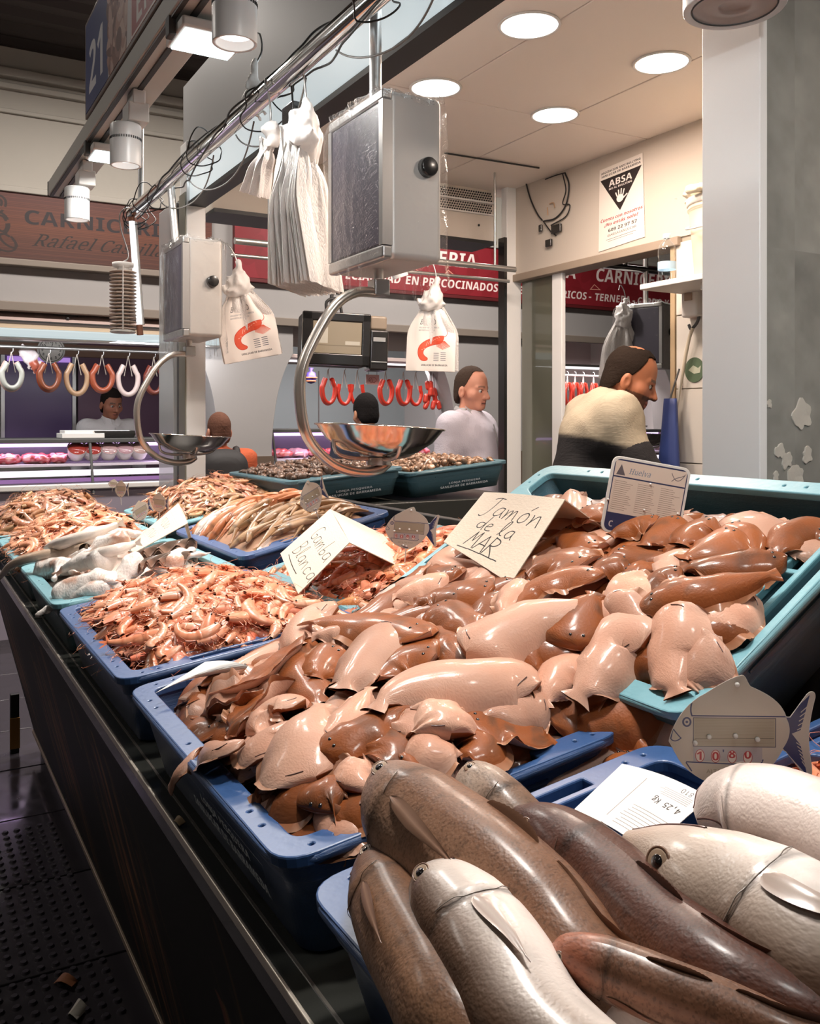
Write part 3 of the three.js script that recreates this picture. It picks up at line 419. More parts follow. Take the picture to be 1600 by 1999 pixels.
bags('thick bundle of white carrier bags hanging beside the large scale', V(0.93, 2.225, 2.19), 0.235, 0.43, 0.75, 12, 0.16, 0.0, 0, 11);
bags('printed white bag bundle with a red prawn beside the corner post', V(1.21, 2.03, 3.56), 0.235, 0.33, -0.35, 7, 0.30, 0.20, 0);
bags('printed white bag bundle with a red prawn near the end column', V(2.14, 2.03, 3.53), 0.23, 0.35, -0.75, 7, 0.26, -0.04);
bags('grey-white carrier bag bundle seen through the side opening', onD(1217, 600, 3.9), 0.2, 0.4, -0.4, 6, 0.3, 0, 0, -1);
// small things at the end of the pipe
{
  const s = thing('tube_lamp', 'white tube lamp hanging nearly upright from the end of the pipe', 'lamp'), a = onD(257, 432, 4.05), b = onD(272, 634, 4.05);
  part('tube', rod(a, b, 0.0125, 16), glow(col(0.95, 0.98, 1), 1.5), s); part('cap', [rod(b, b.clone().add(a.clone().sub(b).multiplyScalar(-0.1)), 0.014, 14), rod(a, a.clone().add(a.clone().sub(b).multiplyScalar(0.04)), 0.014, 14)], mat(col(0.35, 0.15, 0.09), 0.5), s); part('back', rod(a.clone().add(V(0.014, 0, 0.006)), b.clone().add(V(0.014, 0, 0.006)), 0.01, 10), M.white, s);
  part('hanger', tube([a, a.clone().add(V(0.005, 0.05, 0)), V(PX, PY + 0.01, 4.04)], 0.003, 12, 6), M.black, s);
}
{
  const c = onD(240, 650, 4.02), s = thing('ring_stack', 'beige ribbed stack of rings hanging from a wire hook', 'ring stack', null, c);
  for (let i = 0; i < 17; i++) part('ring', lathe([[0.03, 0], [0.054, 0.002], [0.058, 0.005], [0.054, 0.008], [0.03, 0.0095]], 28).translate(0, 0.012 + i * 0.0155, 0), mat(col(0.55, 0.44, 0.37), 0.5), s);
  part('core', [lathe([[0, 0], [0.05, 0], [0.056, 0.004], [0.05, 0.012], [0.026, 0.013], [0.026, 0.285], [0.044, 0.287], [0.046, 0.305], [0.01, 0.31], [0, 0.31]], 28)], M.white, s); part('rib', [rod(new THREE.Vector3(-0.012, 0.01, 0.056), new THREE.Vector3(-0.012, 0.285, 0.056), 0.003, 8)], M.white, s);
  part('hook', tube([new THREE.Vector3(0, 0.31, 0), new THREE.Vector3(0.02, 0.325, 0), new THREE.Vector3(0.022, 0.35, 0), new THREE.Vector3(-0.01, 0.46, 0), new THREE.Vector3(-0.012, 0.52, 0), new THREE.Vector3(0.02, 0.55, 0), new THREE.Vector3(0.05, 0.53, 0)], 0.003, 40, 6), M.brushed, s);
}
// ================================================================ back wall things
{
  const t = art(512, 1024, (g, w, h) => {
    g.fillStyle = '#e9dfd6'; g.fillRect(0, 0, w, h); g.fillStyle = '#1c1614'; g.textAlign = 'center'; g.font = 'bold 36px sans-serif'; g.fillText('ASOCIACION ANTI BULLYING', w / 2, 70, 470); g.fillText('SANLUCAR DE BARRAMEDA', w / 2, 112, 470);
    g.fillStyle = '#241a18'; g.beginPath(); g.moveTo(12, 140); g.lineTo(w - 12, 140); g.lineTo(w / 2, 590); g.fill(); g.fillStyle = '#efe6e0'; g.font = 'bold 112px sans-serif'; g.fillText('ABSA', w / 2, 256); g.font = 'bold 34px sans-serif'; g.fillText('NO AL BULLYING', w / 2, 296);
    g.save(); g.translate(w / 2, 430); for (const [x, a, l] of [[-34, -0.35, 60], [-13, -0.1, 80], [10, 0.04, 84], [32, 0.22, 70]]) { g.save(); g.translate(x, -20); g.rotate(a); g.fillRect(-7, -l, 14, l); g.restore(); } g.beginPath(); g.ellipse(0, 10, 42, 46, 0, 0, 7); g.fill(); g.save(); g.translate(36, 20); g.rotate(0.9); g.fillRect(-8, -60, 16, 60); g.restore(); g.restore();
    g.fillStyle = '#a4212a'; g.font = 'bold italic 54px sans-serif'; g.fillText('Cuenta con nosotros', w / 2, 670, 480); g.fillText('¡No estás solo!', w / 2, 736, 380); g.fillStyle = '#26201e'; g.font = 'bold 56px sans-serif'; g.fillText('609 22 97 57', w / 2 + 20, 815, 360); g.font = '40px sans-serif'; g.fillText('@ABSASANLUCAR', w / 2 + 10, 872, 360); g.fillRect(90, 905, 330, 5); g.fillRect(110, 930, 280, 4);
  });
  const s = thing('poster', 'white poster with black triangle, white hand and red slogan on cream wall', 'poster');
  const X = 2.7615; part('sheet', sheet(onX(1168, 492, X), onX(1258, 462, X), onX(1254, 298, X), onX(1170, 333, X), 0.0015), new THREE.MeshStandardMaterial({ map: t, roughness: 0.6 }), s);
}
{
  const w = (pts, r = 0.004) => tube(pts.map(([px, py, o]) => onX(px, py, 2.755 - (o ?? 0))), r, 40, 6);
  const s = thing('cable', 'loose black cables and plug hanging on the cream wall', 'cable');
  part('wire', [w([[1019, 323, 0.02], [1026, 355], [1035, 388], [1050, 420], [1058, 430]]), w([[1102, 337], [1110, 360], [1104, 400], [1085, 425], [1060, 432]]), w([[1098, 340], [1104, 372], [1098, 398], [1112, 400], [1106, 420], [1075, 440]], 0.003), w([[1060, 432], [1075, 452], [1085, 460]], 0.003), w([[1064, 350], [1085, 342], [1100, 338]], 0.003)], M.black, s);
  part('connector', [bx(-0.014, 0, -0.02, 0.02, -0.035, 0.035, 0.004).translate(...onX(1088, 447, 2.757).toArray()), bx(-0.014, 0, -0.018, 0.018, -0.012, 0.012, 0.006).translate(...onX(1057, 446, 2.757).toArray()), bx(-0.014, 0, -0.018, 0.018, -0.022, 0.022, 0.004).translate(...onX(1073, 475, 2.757).toArray())], M.blackGloss, s);
  part('clip', [w([[1072, 398], [1080, 396], [1082, 405]], 0.0025), w([[1068, 405], [1069, 420]], 0.0025)], M.copper, s);
}
solo('cable', rod(onY(868, 299, 2.612), onY(1052, 328, 2.612), 0.004, 8), M.black, 'thin black cable running straight across the ceiling', 'cable');
{
  const s = thing('wall_shelf', 'cream shelf board with bucket and bottle on the tiled wall', 'shelf');
  part('board', bx(2.50, 2.764, 1.928, 1.95, 1.56, 2.58, 0.004), M.white, s); part('bracket', [bx(2.55, 2.764, 1.90, 1.928, 2.30, 2.32), bx(2.745, 2.764, 1.78, 1.92, 2.30, 2.32)], M.white, s);
}
{
  const s = thing('bucket', 'cream plastic bucket with lid and handle on the shelf', 'bucket', null, V(2.635, 1.95, 2.27));
  const cream = mat(col(0.74, 0.60, 0.46), 0.5);
  part('body', lathe([[0, 0], [0.112, 0], [0.116, 0.006], [0.136, 0.24], [0.142, 0.243], [0.142, 0.25], [0.137, 0.262], [0.137, 0.278]], 40), cream, s); part('lid', lathe([[0.139, 0.258], [0.146, 0.262], [0.146, 0.284], [0.138, 0.288], [0.12, 0.283], [0, 0.283]], 40), mat(col(0.74, 0.70, 0.64), 0.5), s);
  const hp = []; for (let i = 0; i <= 16; i++) { const a = i / 16 * Math.PI; hp.push(new THREE.Vector3(-0.142 * Math.sin(a) - 0.006, 0.215 - 0.05 * Math.sin(a), 0.142 * Math.cos(a))); } part('handle', tube(hp, 0.004, 32, 6), M.white, s);
}
{
  const s = thing('plastic_bag', 'yellow and white plastic bag lying on the bucket lid', 'bag', null, V(2.6, 2.235, 2.3));
  part('bag', net((x, y, z) => ellip([x, y, z], [0, 0.018, 0], [0.13, 0.022, 0.11]) + (noise(x * 30, y * 30, z * 30) - 0.5) * 0.018, [-0.17, -0.02, -0.15], [0.17, 0.07, 0.15], 0.008), mat(col(0.75, 0.66, 0.5), 0.5), s); part('fold', net((x, y, z) => ellip([x, y, z], [0.06, 0.04, -0.03], [0.07, 0.024, 0.06]) + (noise(x * 30, y * 30, z * 30) - 0.5) * 0.016, [-0.05, -0.01, -0.13], [0.16, 0.09, 0.07], 0.008), mat(col(0.75, 0.5, 0.14), 0.5), s, 'yellow fold');
}
{
  const s = thing('water_bottle', 'small clear water bottle at the end of the shelf', 'bottle', null, V(2.585, 1.95, 2.52));
  part('body', lathe([[0, 0], [0.03, 0], [0.034, 0.004], [0.033, 0.02], [0.0345, 0.03], [0.033, 0.045], [0.0345, 0.055], [0.0345, 0.085], [0.03, 0.095], [0.034, 0.105], [0.034, 0.13], [0.028, 0.152], [0.014, 0.168], [0.0125, 0.18]], 28), phys(col(0.95, 0.98, 1), 0.05, { transmission: 1, thickness: 0, ior: 1.4 }), s);
  part('cap', lathe([[0, 0.195], [0.0135, 0.194], [0.0145, 0.19], [0.0145, 0.178], [0.0125, 0.176]], 20), mat(col(0.7, 0.72, 0.75), 0.4), s); part('label_band', new THREE.CylinderGeometry(0.0349, 0.0349, 0.03, 28, 1, true).translate(0, 0.07, 0), mat(col(0.35, 0.5, 0.62), 0.5), s);
}
{
  const s = thing('sticker', 'round green sticker on the white tiles', 'sticker'), c = onX(1355, 722, 2.7615); const g = new THREE.CylinderGeometry(0.05, 0.05, 0.002, 28).rotateZ(Math.PI / 2); g.translate(c.x, c.y, c.z); part('disc', g, mat(col(0.10, 0.15, 0.09), 0.5), s);
  const f = poly([[-0.03, 0.0], [-0.005, 0.018], [0.02, 0.006], [0.035, 0.016], [0.03, -0.012], [0.0, -0.016]]); part('emblem', extrude(f, 0.001).rotateY(-Math.PI / 2).translate(c.x - 0.001, c.y, c.z), mat(col(0.5, 0.52, 0.4), 0.5), s);
}
{
  const s = thing('hose', 'pale hose hanging from a hook down the tiled wall end', 'hose');
  part('hose', tube([onX(1352, 640, 2.73), onX(1345, 660, 2.73), onX(1330, 740, 2.74), onX(1318, 810, 2.74), onX(1314, 880, 2.74)], 0.007, 40, 8), mat(col(0.62, 0.54, 0.42), 0.5), s); part('cord', tube([onX(1349, 640, 2.735), onX(1338, 680, 2.735), onX(1322, 790, 2.735), onX(1316, 870, 2.735)], 0.004, 40, 6), mat(col(0.7, 0.66, 0.58), 0.5), s);
  part('hook', tube([onX(1364, 580, 2.75), onX(1366, 600, 2.745), onX(1360, 630, 2.74), onX(1348, 642, 2.73), onX(1344, 634, 2.73)], 0.006, 24, 8), M.darkGrey, s);
}
{
  const s = thing('soap_dispenser', 'white wall dispenser under the shelf', 'dispenser'), c = onX(1352, 590, 2.74); part('body', new RoundedBoxGeometry(0.05, 0.12, 0.08, 2, 0.01).translate(c.x, c.y, c.z), M.white, s); part('window', new RoundedBoxGeometry(0.005, 0.03, 0.04, 1, 0.002).translate(c.x - 0.026, c.y + 0.02, c.z), mat(col(0.4, 0.3, 0.22), 0.4), s);
}
{
  const s = thing('apron', 'blue plastic apron roll hanging beside the tiled wall end', 'apron'), a = onX(1308, 778, 2.70), b = onX(1306, 935, 2.68);
  const L = []; for (let j = 0; j <= 12; j++) { const t = j / 12, c = a.clone().lerp(b, t), l = []; for (let i = 0; i < 24; i++) { const q = i / 24 * Math.PI * 2, r = lerp(0.03, 0.055, t) * (1 + 0.25 * (noise(Math.cos(q) * 3 + 5, Math.sin(q) * 3, t) - 0.5)); l.push(c.clone().add(new THREE.Vector3(Math.cos(q) * r * 0.6, 0, -Math.sin(q) * r))); } L.push(l); }
  part('cloth', skin(L.reverse()), mat(col(0.035, 0.06, 0.22), 0.5), s); part('tie', tube([a, a.clone().add(V(0.02, 0.05, 0)), a.clone().add(V(0.05, 0.12, 0))], 0.004, 10, 6), M.darkGrey, s);
}

{ // small things hung on the pipe and behind it
  const s = thing('plastic_bag', 'small crumpled white bag tied to the pipe below the floodlight', 'bag', null, V(0.93, 2.385, 2.56)); part('bag', net((x, y, z) => smin(ellip([x, y, z], [0, -0.005, 0], [0.034, 0.05, 0.03]), capsule([x, y, z], [0, 0.04, 0], [-0.004, 0.11, 0], 0.014, 0.006), 0.02) + (noise(x * 60, y * 50, z * 60) - 0.5) * 0.02, [-0.06, -0.08, -0.06], [0.06, 0.14, 0.06], 0.006), bagMat, s); part('tie', tube([new THREE.Vector3(0, 0.1, 0), new THREE.Vector3(0.02, 0.15, 0), new THREE.Vector3(0.01, 0.2, 0), new THREE.Vector3(-0.02, 0.18, 0)], 0.003, 14, 5), M.brushed, s);
  bags('small drooping white bag left of the thick bag bundle', V(0.90, 2.235, 2.36), 0.10, 0.16, 0.9, 3, 0.3, 0.15, 0, -1);
  const a = thing('power_adaptor', 'small black adaptor box on the pipe above the bag bundle', 'adaptor', null, V(0.955, 2.27, 2.33)); part('box', new RoundedBoxGeometry(0.035, 0.06, 0.08, 2, 0.006), M.blackGloss, a); part('cord', tube([new THREE.Vector3(0, 0.03, 0), new THREE.Vector3(-0.01, 0.06, 0.02), new THREE.Vector3(-0.03, 0.09, 0.05)], 0.003, 10, 5), M.black, a);
  for (const [px, py, d, lb] of [[776, 522, 3.5, 'small white spotlight under the far pipe beside the large scale']]) { const c = onD(px, py, d), q = thing('track_spotlight', lb, 'spotlight', null, c); q.rotation.z = 0.35; part('lamp_housing', lathe([[0, 0.05], [0.034, 0.05], [0.036, 0.045], [0.036, -0.045], [0.032, -0.046], [0.031, -0.03], [0, -0.028]], 24), M.whiteGloss, q); part('lens', new THREE.CylinderGeometry(0.030, 0.030, 0.004, 20).translate(0, -0.032, 0), glow(col(1, 0.95, 0.9), 2), q); part('stem', rod(new THREE.Vector3(0, 0.05, 0), new THREE.Vector3(0.045, 0.13, 0), 0.006, 8), M.white, q); }
}
// ================================================================ fish counter and crates
{
  const t = art(1024, 512, (g, w, h) => {  // brown streaks paint reflections into the glossy front
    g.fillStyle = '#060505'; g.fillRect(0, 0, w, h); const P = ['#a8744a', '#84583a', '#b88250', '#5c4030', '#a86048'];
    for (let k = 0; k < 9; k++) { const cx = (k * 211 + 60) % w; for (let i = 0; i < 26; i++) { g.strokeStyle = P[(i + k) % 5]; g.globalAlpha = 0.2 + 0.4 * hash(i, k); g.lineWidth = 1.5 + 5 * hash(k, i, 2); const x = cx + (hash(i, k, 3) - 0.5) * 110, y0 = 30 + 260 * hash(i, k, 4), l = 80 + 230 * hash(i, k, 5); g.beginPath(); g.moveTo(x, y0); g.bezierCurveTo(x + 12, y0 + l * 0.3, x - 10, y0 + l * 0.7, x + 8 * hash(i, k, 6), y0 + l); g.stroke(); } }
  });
  const c = thing('fish_counter', 'long black fish counter with slanted glossy front and thin metal edge', 'counter');
  part('top', bx(0.297, 1.14, 0.885, 0.92, -0.6, 4.12, 0.006), mat(col(0.035, 0.036, 0.032), 0.32, { roughnessMap: per(grainTex, 1.5) }), c);
  part('metal_edge', bx(0.2945, 0.299, 0.912, 0.923, -0.6, 4.12, 0.002), mat(col(0.8, 0.72, 0.62), 0.35, { metalness: 0.5 }), c, 'thin shiny metal edge');
  part('top_groove', [bx(0.318, 0.321, 0.9195, 0.921, -0.6, 4.1), bx(0.297, 0.335, 0.9197, 0.9212, 2.44, 2.452)], mat(col(0.2, 0.18, 0.16), 0.35, { metalness: 0.6 }), c);
  part('front_panel', sheet(V(0.505, 0.1, 4.12), V(0.505, 0.1, -0.6), V(0.31, 0.885, -0.6), V(0.31, 0.885, 4.12), 0.012), new THREE.MeshPhysicalMaterial({ map: t, roughness: 0.6, specularIntensity: 0.35, clearcoat: 0.1, clearcoatRoughness: 0.3 }), c, 'glossy black front with brown reflection streaks painted on');
  part('front_trim', bx(0.498, 0.510, 0.09, 0.105, -0.6, 4.12, 0.002), mat(col(0.5, 0.4, 0.3), 0.4, { metalness: 0.7 }), c); part('plinth', bx(0.53, 1.14, 0, 0.1, -0.6, 4.1), M.black, c); part('end_panel', [extrude(poly([[0.505, 0.1], [1.14, 0.1], [1.14, 0.885], [0.31, 0.885]]), 0.012).translate(0, 0, -4.12)], M.darkGrey, c);
  part('added_back_board', bx(1.125, 1.15, 0.1, 1.19, -0.6, 2.52, 0.004), M.black, c, 'black board added to keep the view behind the crates dark'); part('step', [bx(0.73, 1.12, 0.92, 0.985, 0.66, 4.0)], M.black, c);  // board added so the lit stall interior behind the crates stays dark
  part('leg', bx(0.415, 0.45, 0.0, 0.26, 4.135, 4.165, 0.003), M.black, c, 'black counter leg with an orange sticker'); part('sticker', bx(0.413, 0.452, 0.03, 0.16, 4.131, 4.136), mat(col(0.42, 0.2, 0.04), 0.5), c);
  const p = thing('crate_platform', 'black platform carrying two teal crates at the far end', 'platform');
  part('body', bx(1.155, 1.95, 0, 1.155, 2.54, 3.35, 0.004), mat(col(0.03, 0.03, 0.026), 0.4), p); part('trim_line', [bx(1.155, 1.95, 1.085, 1.089, 2.537, 2.543), bx(1.155, 1.95, 1.02, 1.023, 2.537, 2.543)], mat(col(0.18, 0.19, 0.15), 0.4), p);
}
const blueM = phys(col(0.036, 0.095, 0.25), 0.42, { clearcoat: 0.35, clearcoatRoughness: 0.3, bumpMap: per(fineTex, 5), bumpScale: 0.0008 });
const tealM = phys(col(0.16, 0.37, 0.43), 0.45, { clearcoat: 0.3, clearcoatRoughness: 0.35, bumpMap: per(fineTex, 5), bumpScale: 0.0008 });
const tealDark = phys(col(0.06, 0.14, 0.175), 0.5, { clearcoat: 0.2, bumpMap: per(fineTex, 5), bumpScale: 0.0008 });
const holeM = M.black;
function rloop(w, l, r, y, n = 8) { const out = []; for (const [cx, cz, a0] of [[w / 2 - r, l / 2 - r, 0], [-w / 2 + r, l / 2 - r, 1], [-w / 2 + r, -l / 2 + r, 2], [w / 2 - r, -l / 2 + r, 3]]) for (let i = 0; i <= n; i++) { const a = (a0 + i / n) * Math.PI / 2; out.push(new THREE.Vector3(cx + Math.cos(a) * r, y, cz + Math.sin(a) * r)); } return out.reverse(); }
// crate in its own frame: x across (0 = customer's rim .. W), z along the counter, rim at y = 0
const CW = 0.405, CL = 0.595;
const crateGeo = (() => {
  const cache = {};
  return (H, W = CW, L = CL) => cache[H + '/' + W + '/' + L] ??= (() => {
    const s = roundRect(THREE.Shape, -W / 2, -L / 2, W, L, 0.035), h = new THREE.Path(), a = W / 2 - 0.024, b = L / 2 - 0.03, c = L / 2 - 0.062, e = W / 2 - 0.075, f = e - 0.03;
    h.moveTo(-a + 0.02, -b); h.lineTo(-e, -b); h.bezierCurveTo(-e + 0.015, -b, -f - 0.015, -c, -f, -c); h.lineTo(f, -c); h.bezierCurveTo(f + 0.015, -c, e - 0.015, -b, e, -b); h.lineTo(a - 0.02, -b); h.quadraticCurveTo(a, -b, a, -b + 0.02); h.lineTo(a, b - 0.02); h.quadraticCurveTo(a, b, a - 0.02, b);
    h.lineTo(e, b); h.bezierCurveTo(e - 0.015, b, f + 0.015, c, f, c); h.lineTo(-f, c); h.bezierCurveTo(-f - 0.015, c, -e + 0.015, b, -e, b); h.lineTo(-a + 0.02, b); h.quadraticCurveTo(-a, b, -a, b - 0.02); h.lineTo(-a, -b + 0.02); h.quadraticCurveTo(-a, -b, -a + 0.02, -b); s.holes.push(h);
    for (const g of [-1, 1]) {                                            // grip slots in the short ends: one long, three short
      const y = (k) => g > 0 ? k : -k, slot = (x0, x1, y0, y1) => { const q = roundRect(THREE.Path, x0, Math.min(y(y0), y(y1)), x1 - x0, Math.abs(y1 - y0), 0.003); s.holes.push(q); };
      slot(-f + 0.006, f - 0.006, L / 2 - 0.028, L / 2 - 0.008); const w = (2 * f - 0.012) / 3; for (let i = 0; i < 3; i++) slot(-f + 0.006 + i * w, -f + 0.006 + (i + 1) * w - 0.004, L / 2 - 0.056, L / 2 - 0.033);
    }
    const dot = (x, y) => { const q = new THREE.Path(); q.absarc(x, y, 0.0042, 0, Math.PI * 2); s.holes.push(q); };
    for (const g of [-1, 1]) { for (const y of [-0.22, -0.185, -0.03, 0.03, 0.185, 0.22]) dot(g * (W / 2 - 0.011), y); for (const y of [-1, 1]) { dot(g * (W / 2 - 0.035), y * (L / 2 - 0.014)); dot(g * (W / 2 - 0.06), y * (L / 2 - 0.014)); } }
    const rim = extrude(s, 0.008, 0.002, 6).rotateX(Math.PI / 2).translate(0, 0, 0);
    const shell = skin([rloop(W - 0.014, L - 0.014, 0.03, -0.004), rloop(W - 0.016, L - 0.018, 0.03, -0.03), rloop(W - 0.026, L - 0.026, 0.03, -0.034), rloop(W - 0.05, L - 0.055, 0.03, -H)], false, true);
    const inner = skin([rloop(W - 0.042, L - 0.05, 0.022, -0.004), rloop(W - 0.06, L - 0.075, 0.024, -H + 0.006)].reverse(), true, false);
    const pockets = [-1, 1].map((g) => merge([new THREE.BoxGeometry(2 * f, 0.003, 0.052).translate(0, -0.024, g * (L / 2 - 0.032)), new THREE.BoxGeometry(2 * f, 0.018, 0.003).translate(0, -0.016, g * (L / 2 - 0.031)), new THREE.BoxGeometry(2 * f + 0.03, 0.03, 0.003).translate(0, -0.017, g * (L / 2 - 0.06))]));
    const lip = new THREE.TubeGeometry(new THREE.CatmullRomCurve3(rloop(W - 0.005, L - 0.005, 0.033, -0.0045, 6), true), 120, 0.0062, 8, true); return { rim, lip, shell, inner, pockets };
  })();
})();
const lettering = art(512, 128, (g, w, h) => { g.fillStyle = '#fff'; g.textAlign = 'center'; g.font = 'bold 40px sans-serif'; g.fillText('LONJA PESQUERA', w / 2, 48); g.font = 'bold 46px sans-serif'; g.fillText('SANLUCAR DE BARRAMEDA', w / 2, 104, 500); });
const letterM = new THREE.MeshStandardMaterial({ color: 0xcfd6dc, alphaMap: null, map: lettering, transparent: true, alphaTest: 0.35, roughness: 0.6 });
function crate(name, label, m, x, y, d, tilt, H = 0.112, opt = {}) {
  const o = thing(name, label, 'crate'), g = crateGeo(H, opt.W ?? CW, opt.L ?? CL), W = opt.W ?? CW;
  o.position.copy(V(x, y, d)); o.rotation.set(0, opt.yaw ?? 0, tilt, 'YZX');
  const add = (n, geo, mm) => { const q = part(n, geo, mm, o); q.position.x = W / 2; return q; };
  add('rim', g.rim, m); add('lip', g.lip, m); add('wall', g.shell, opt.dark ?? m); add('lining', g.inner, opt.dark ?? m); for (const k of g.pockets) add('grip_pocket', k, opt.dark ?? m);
  if (opt.text) for (const [k, z, w, hh] of opt.text) { // printed lettering on the customer's side or near end
    const h2 = 0.05, px = k === 'side' ? [[0.0105, -0.042, z - w / 2], [0.0105, -0.042, z + w / 2]] : [[W / 2 - w / 2 + z, -0.042, CL / 2 - 0.0098], [W / 2 + w / 2 + z, -0.042, CL / 2 - 0.0098]];
    const a = new THREE.Vector3(...px[0]), b = new THREE.Vector3(...px[1]), dn = k === 'side' ? new THREE.Vector3(0.012 * hh / (H - 0.034), -hh, 0) : new THREE.Vector3(0, -hh, -0.0145 * hh / (H - 0.034)), off = k === 'side' ? new THREE.Vector3(-0.0012, 0, 0) : new THREE.Vector3(0, 0, 0.0012);
    if (k === 'side') part('lettering', sheet(a.clone().add(dn).add(off), b.clone().add(dn).add(off), b.clone().add(off), a.clone().add(off), 0.0004), letterM, o); else part('lettering', sheet(a.clone().add(dn).add(off), b.clone().add(dn).add(off), b.clone().add(off), a.clone().add(off), 0.0004), letterM, o);
  }
  o.updateMatrixWorld(true); return o;
}
const T1 = 0.125, T2 = 0.59;
const crateA = crate('fish_crate', 'blue plastic crate holding the large brown and silver fish', blueM, 0.296, 1.03, 0.395, T1, 0.112, { text: [['side', -0.02, 0.26, 0.045]] });
const crateB = crate('fish_crate', 'blue plastic crate under the front of the sole heap', blueM, 0.292, 1.03, 1.035, T1, 0.112, { text: [['side', 0.08, 0.26, 0.045]] });
const crateC = crate('fish_crate', 'blue plastic crate heaped with pink shrimps', blueM, 0.289, 1.03, 1.675, T1);
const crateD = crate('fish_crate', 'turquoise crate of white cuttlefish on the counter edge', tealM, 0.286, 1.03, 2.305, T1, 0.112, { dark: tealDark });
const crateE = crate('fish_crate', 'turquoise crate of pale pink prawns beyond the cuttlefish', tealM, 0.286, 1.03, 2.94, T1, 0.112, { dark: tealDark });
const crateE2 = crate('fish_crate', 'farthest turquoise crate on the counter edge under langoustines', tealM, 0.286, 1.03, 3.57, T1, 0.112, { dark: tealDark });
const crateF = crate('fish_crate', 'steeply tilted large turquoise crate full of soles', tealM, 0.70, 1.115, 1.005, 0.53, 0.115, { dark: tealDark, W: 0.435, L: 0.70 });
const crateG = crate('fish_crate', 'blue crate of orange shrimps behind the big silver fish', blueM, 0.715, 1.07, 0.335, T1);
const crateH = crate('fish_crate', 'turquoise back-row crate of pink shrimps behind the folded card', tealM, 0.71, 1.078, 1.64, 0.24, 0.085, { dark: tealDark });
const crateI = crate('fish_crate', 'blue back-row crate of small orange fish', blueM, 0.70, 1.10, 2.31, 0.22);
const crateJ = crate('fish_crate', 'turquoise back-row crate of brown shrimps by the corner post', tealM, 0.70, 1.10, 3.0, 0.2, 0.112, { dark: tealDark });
const crateK = crate('fish_crate', 'teal crate with lettering on the dark platform, nearer the pan', tealDark, 1.04, 1.232, 2.86, 0.09, 0.085, { text: [['end', 0.02, 0.2, 0.03]] });
const crateL = crate('fish_crate', 'teal crate with lettering on the dark platform, by the end column', tealDark, 1.46, 1.245, 2.86, 0.09, 0.085, { text: [['end', 0.02, 0.2, 0.03]] });
{ // wedge stands that prop the tilted crates
  const s = solo('crate_stand', [boxUV(extrude(poly([[0.74, 0.985], [1.10, 0.985], [1.10, 1.17], [1.07, 1.18], [0.80, 1.01]]), 0.5).translate(0, 0, -1.24))], M.black, 'black wedge stand propping the tilted turquoise crate', 'stand'); s.castShadow = true;
}
// ================================================================ soles
const lin = (xs, ys, x) => { if (x <= xs[0]) return ys[0]; for (let i = 1; i < xs.length; i++) if (x <= xs[i]) return lerp(ys[i - 1], ys[i], (x - xs[i - 1]) / (xs[i] - xs[i - 1])); return ys[ys.length - 1]; };
// top of the sole heap over the blue crate and up the tilted turquoise crate
const soleTop = (x, d) => lin([0.28, 0.33, 0.40, 0.5, 0.6, 0.69, 0.8, 0.97, 1.06], [1.022, 1.040, 1.066, 1.092, 1.122, 1.158, 1.205, 1.275, 1.31], x) - 0.018 * (1 - smooth(d, 0.74, 0.84)) * (x < 0.7 ? 1 : 1 - smooth(x, 0.7, 0.78)) - 0.02 * smooth(d, 1.25, 1.4) - 0.03 * (1 - smooth(d, 0.66, 0.78)) * smooth(x, 0.74, 0.82) - 0.065 * (1 - smooth(d, 0.74, 0.92)) * smooth(x, 0.45, 0.62) * (1 - smooth(x, 0.70, 0.80)) + 0.018 * (fbm(x * 9, d * 9, 2) - 0.5);
const hakeTop = (x, d) => 1.045 + 0.13 * (x - 0.3) + 0.02 * smooth(d, 0.5, 0.72);
function onHeap(px, py, lift, top) { const r = sight(px, py).normalize(); let t = 0.2; for (; t < 6; t += 0.004) { const p = r.clone().multiplyScalar(t).add(EYE); if (p.y < top(p.x, -p.z) + lift) return p; } return r.multiplyScalar(t).add(EYE); }
const heapUp = (p, top) => { const e = 0.03, x = p.x, d = -p.z; return new THREE.Vector3(-(top(x + e, d) - top(x - e, d)) / (2 * e), 1, (top(x, d + e) - top(x, d - e)) / (2 * e)).normalize(); };
const wetBump = per(sparkTex, 11);
const soleM = phys(0xffffff, 0.5, { vertexColors: true, specularIntensity: 0.5, clearcoat: 0.3, clearcoatRoughness: 0.15, bumpMap: wetBump, bumpScale: 0.00028 });
const finM = phys(0xffffff, 0.45, { vertexColors: true, clearcoat: 0.6, clearcoatRoughness: 0.2 });
const eyeM = phys(col(0.012, 0.01, 0.01), 0.1, { clearcoat: 1 }), mouthM = phys(col(0.10, 0.035, 0.025), 0.4, { clearcoat: 0.5 });
const BROWN = [0.235, 0.066, 0.018], PALE = [0.54, 0.305, 0.215];
const mix3 = (a, b, t) => [lerp(a[0], b[0], t), lerp(a[1], b[1], t), lerp(a[2], b[2], t)];
function geo(pos, uv, idx, colr) { const g = new THREE.BufferGeometry(); g.setAttribute('position', new THREE.Float32BufferAttribute(pos, 3)); g.setAttribute('uv', new THREE.Float32BufferAttribute(uv, 2)); if (colr) g.setAttribute('color', new THREE.Float32BufferAttribute(colr, 3)); g.setIndex(idx); g.computeVertexNormals(); return g; }
const soleW = (u) => u < 0.9 ? Math.max(u > 0.5 ? 0.17 : 0.0, Math.pow(Math.max(0, Math.sin(Math.PI * Math.pow(u / 0.945, 0.74))), 0.62)) : lerp(0.17, 0.36, (u - 0.9) / 0.1);
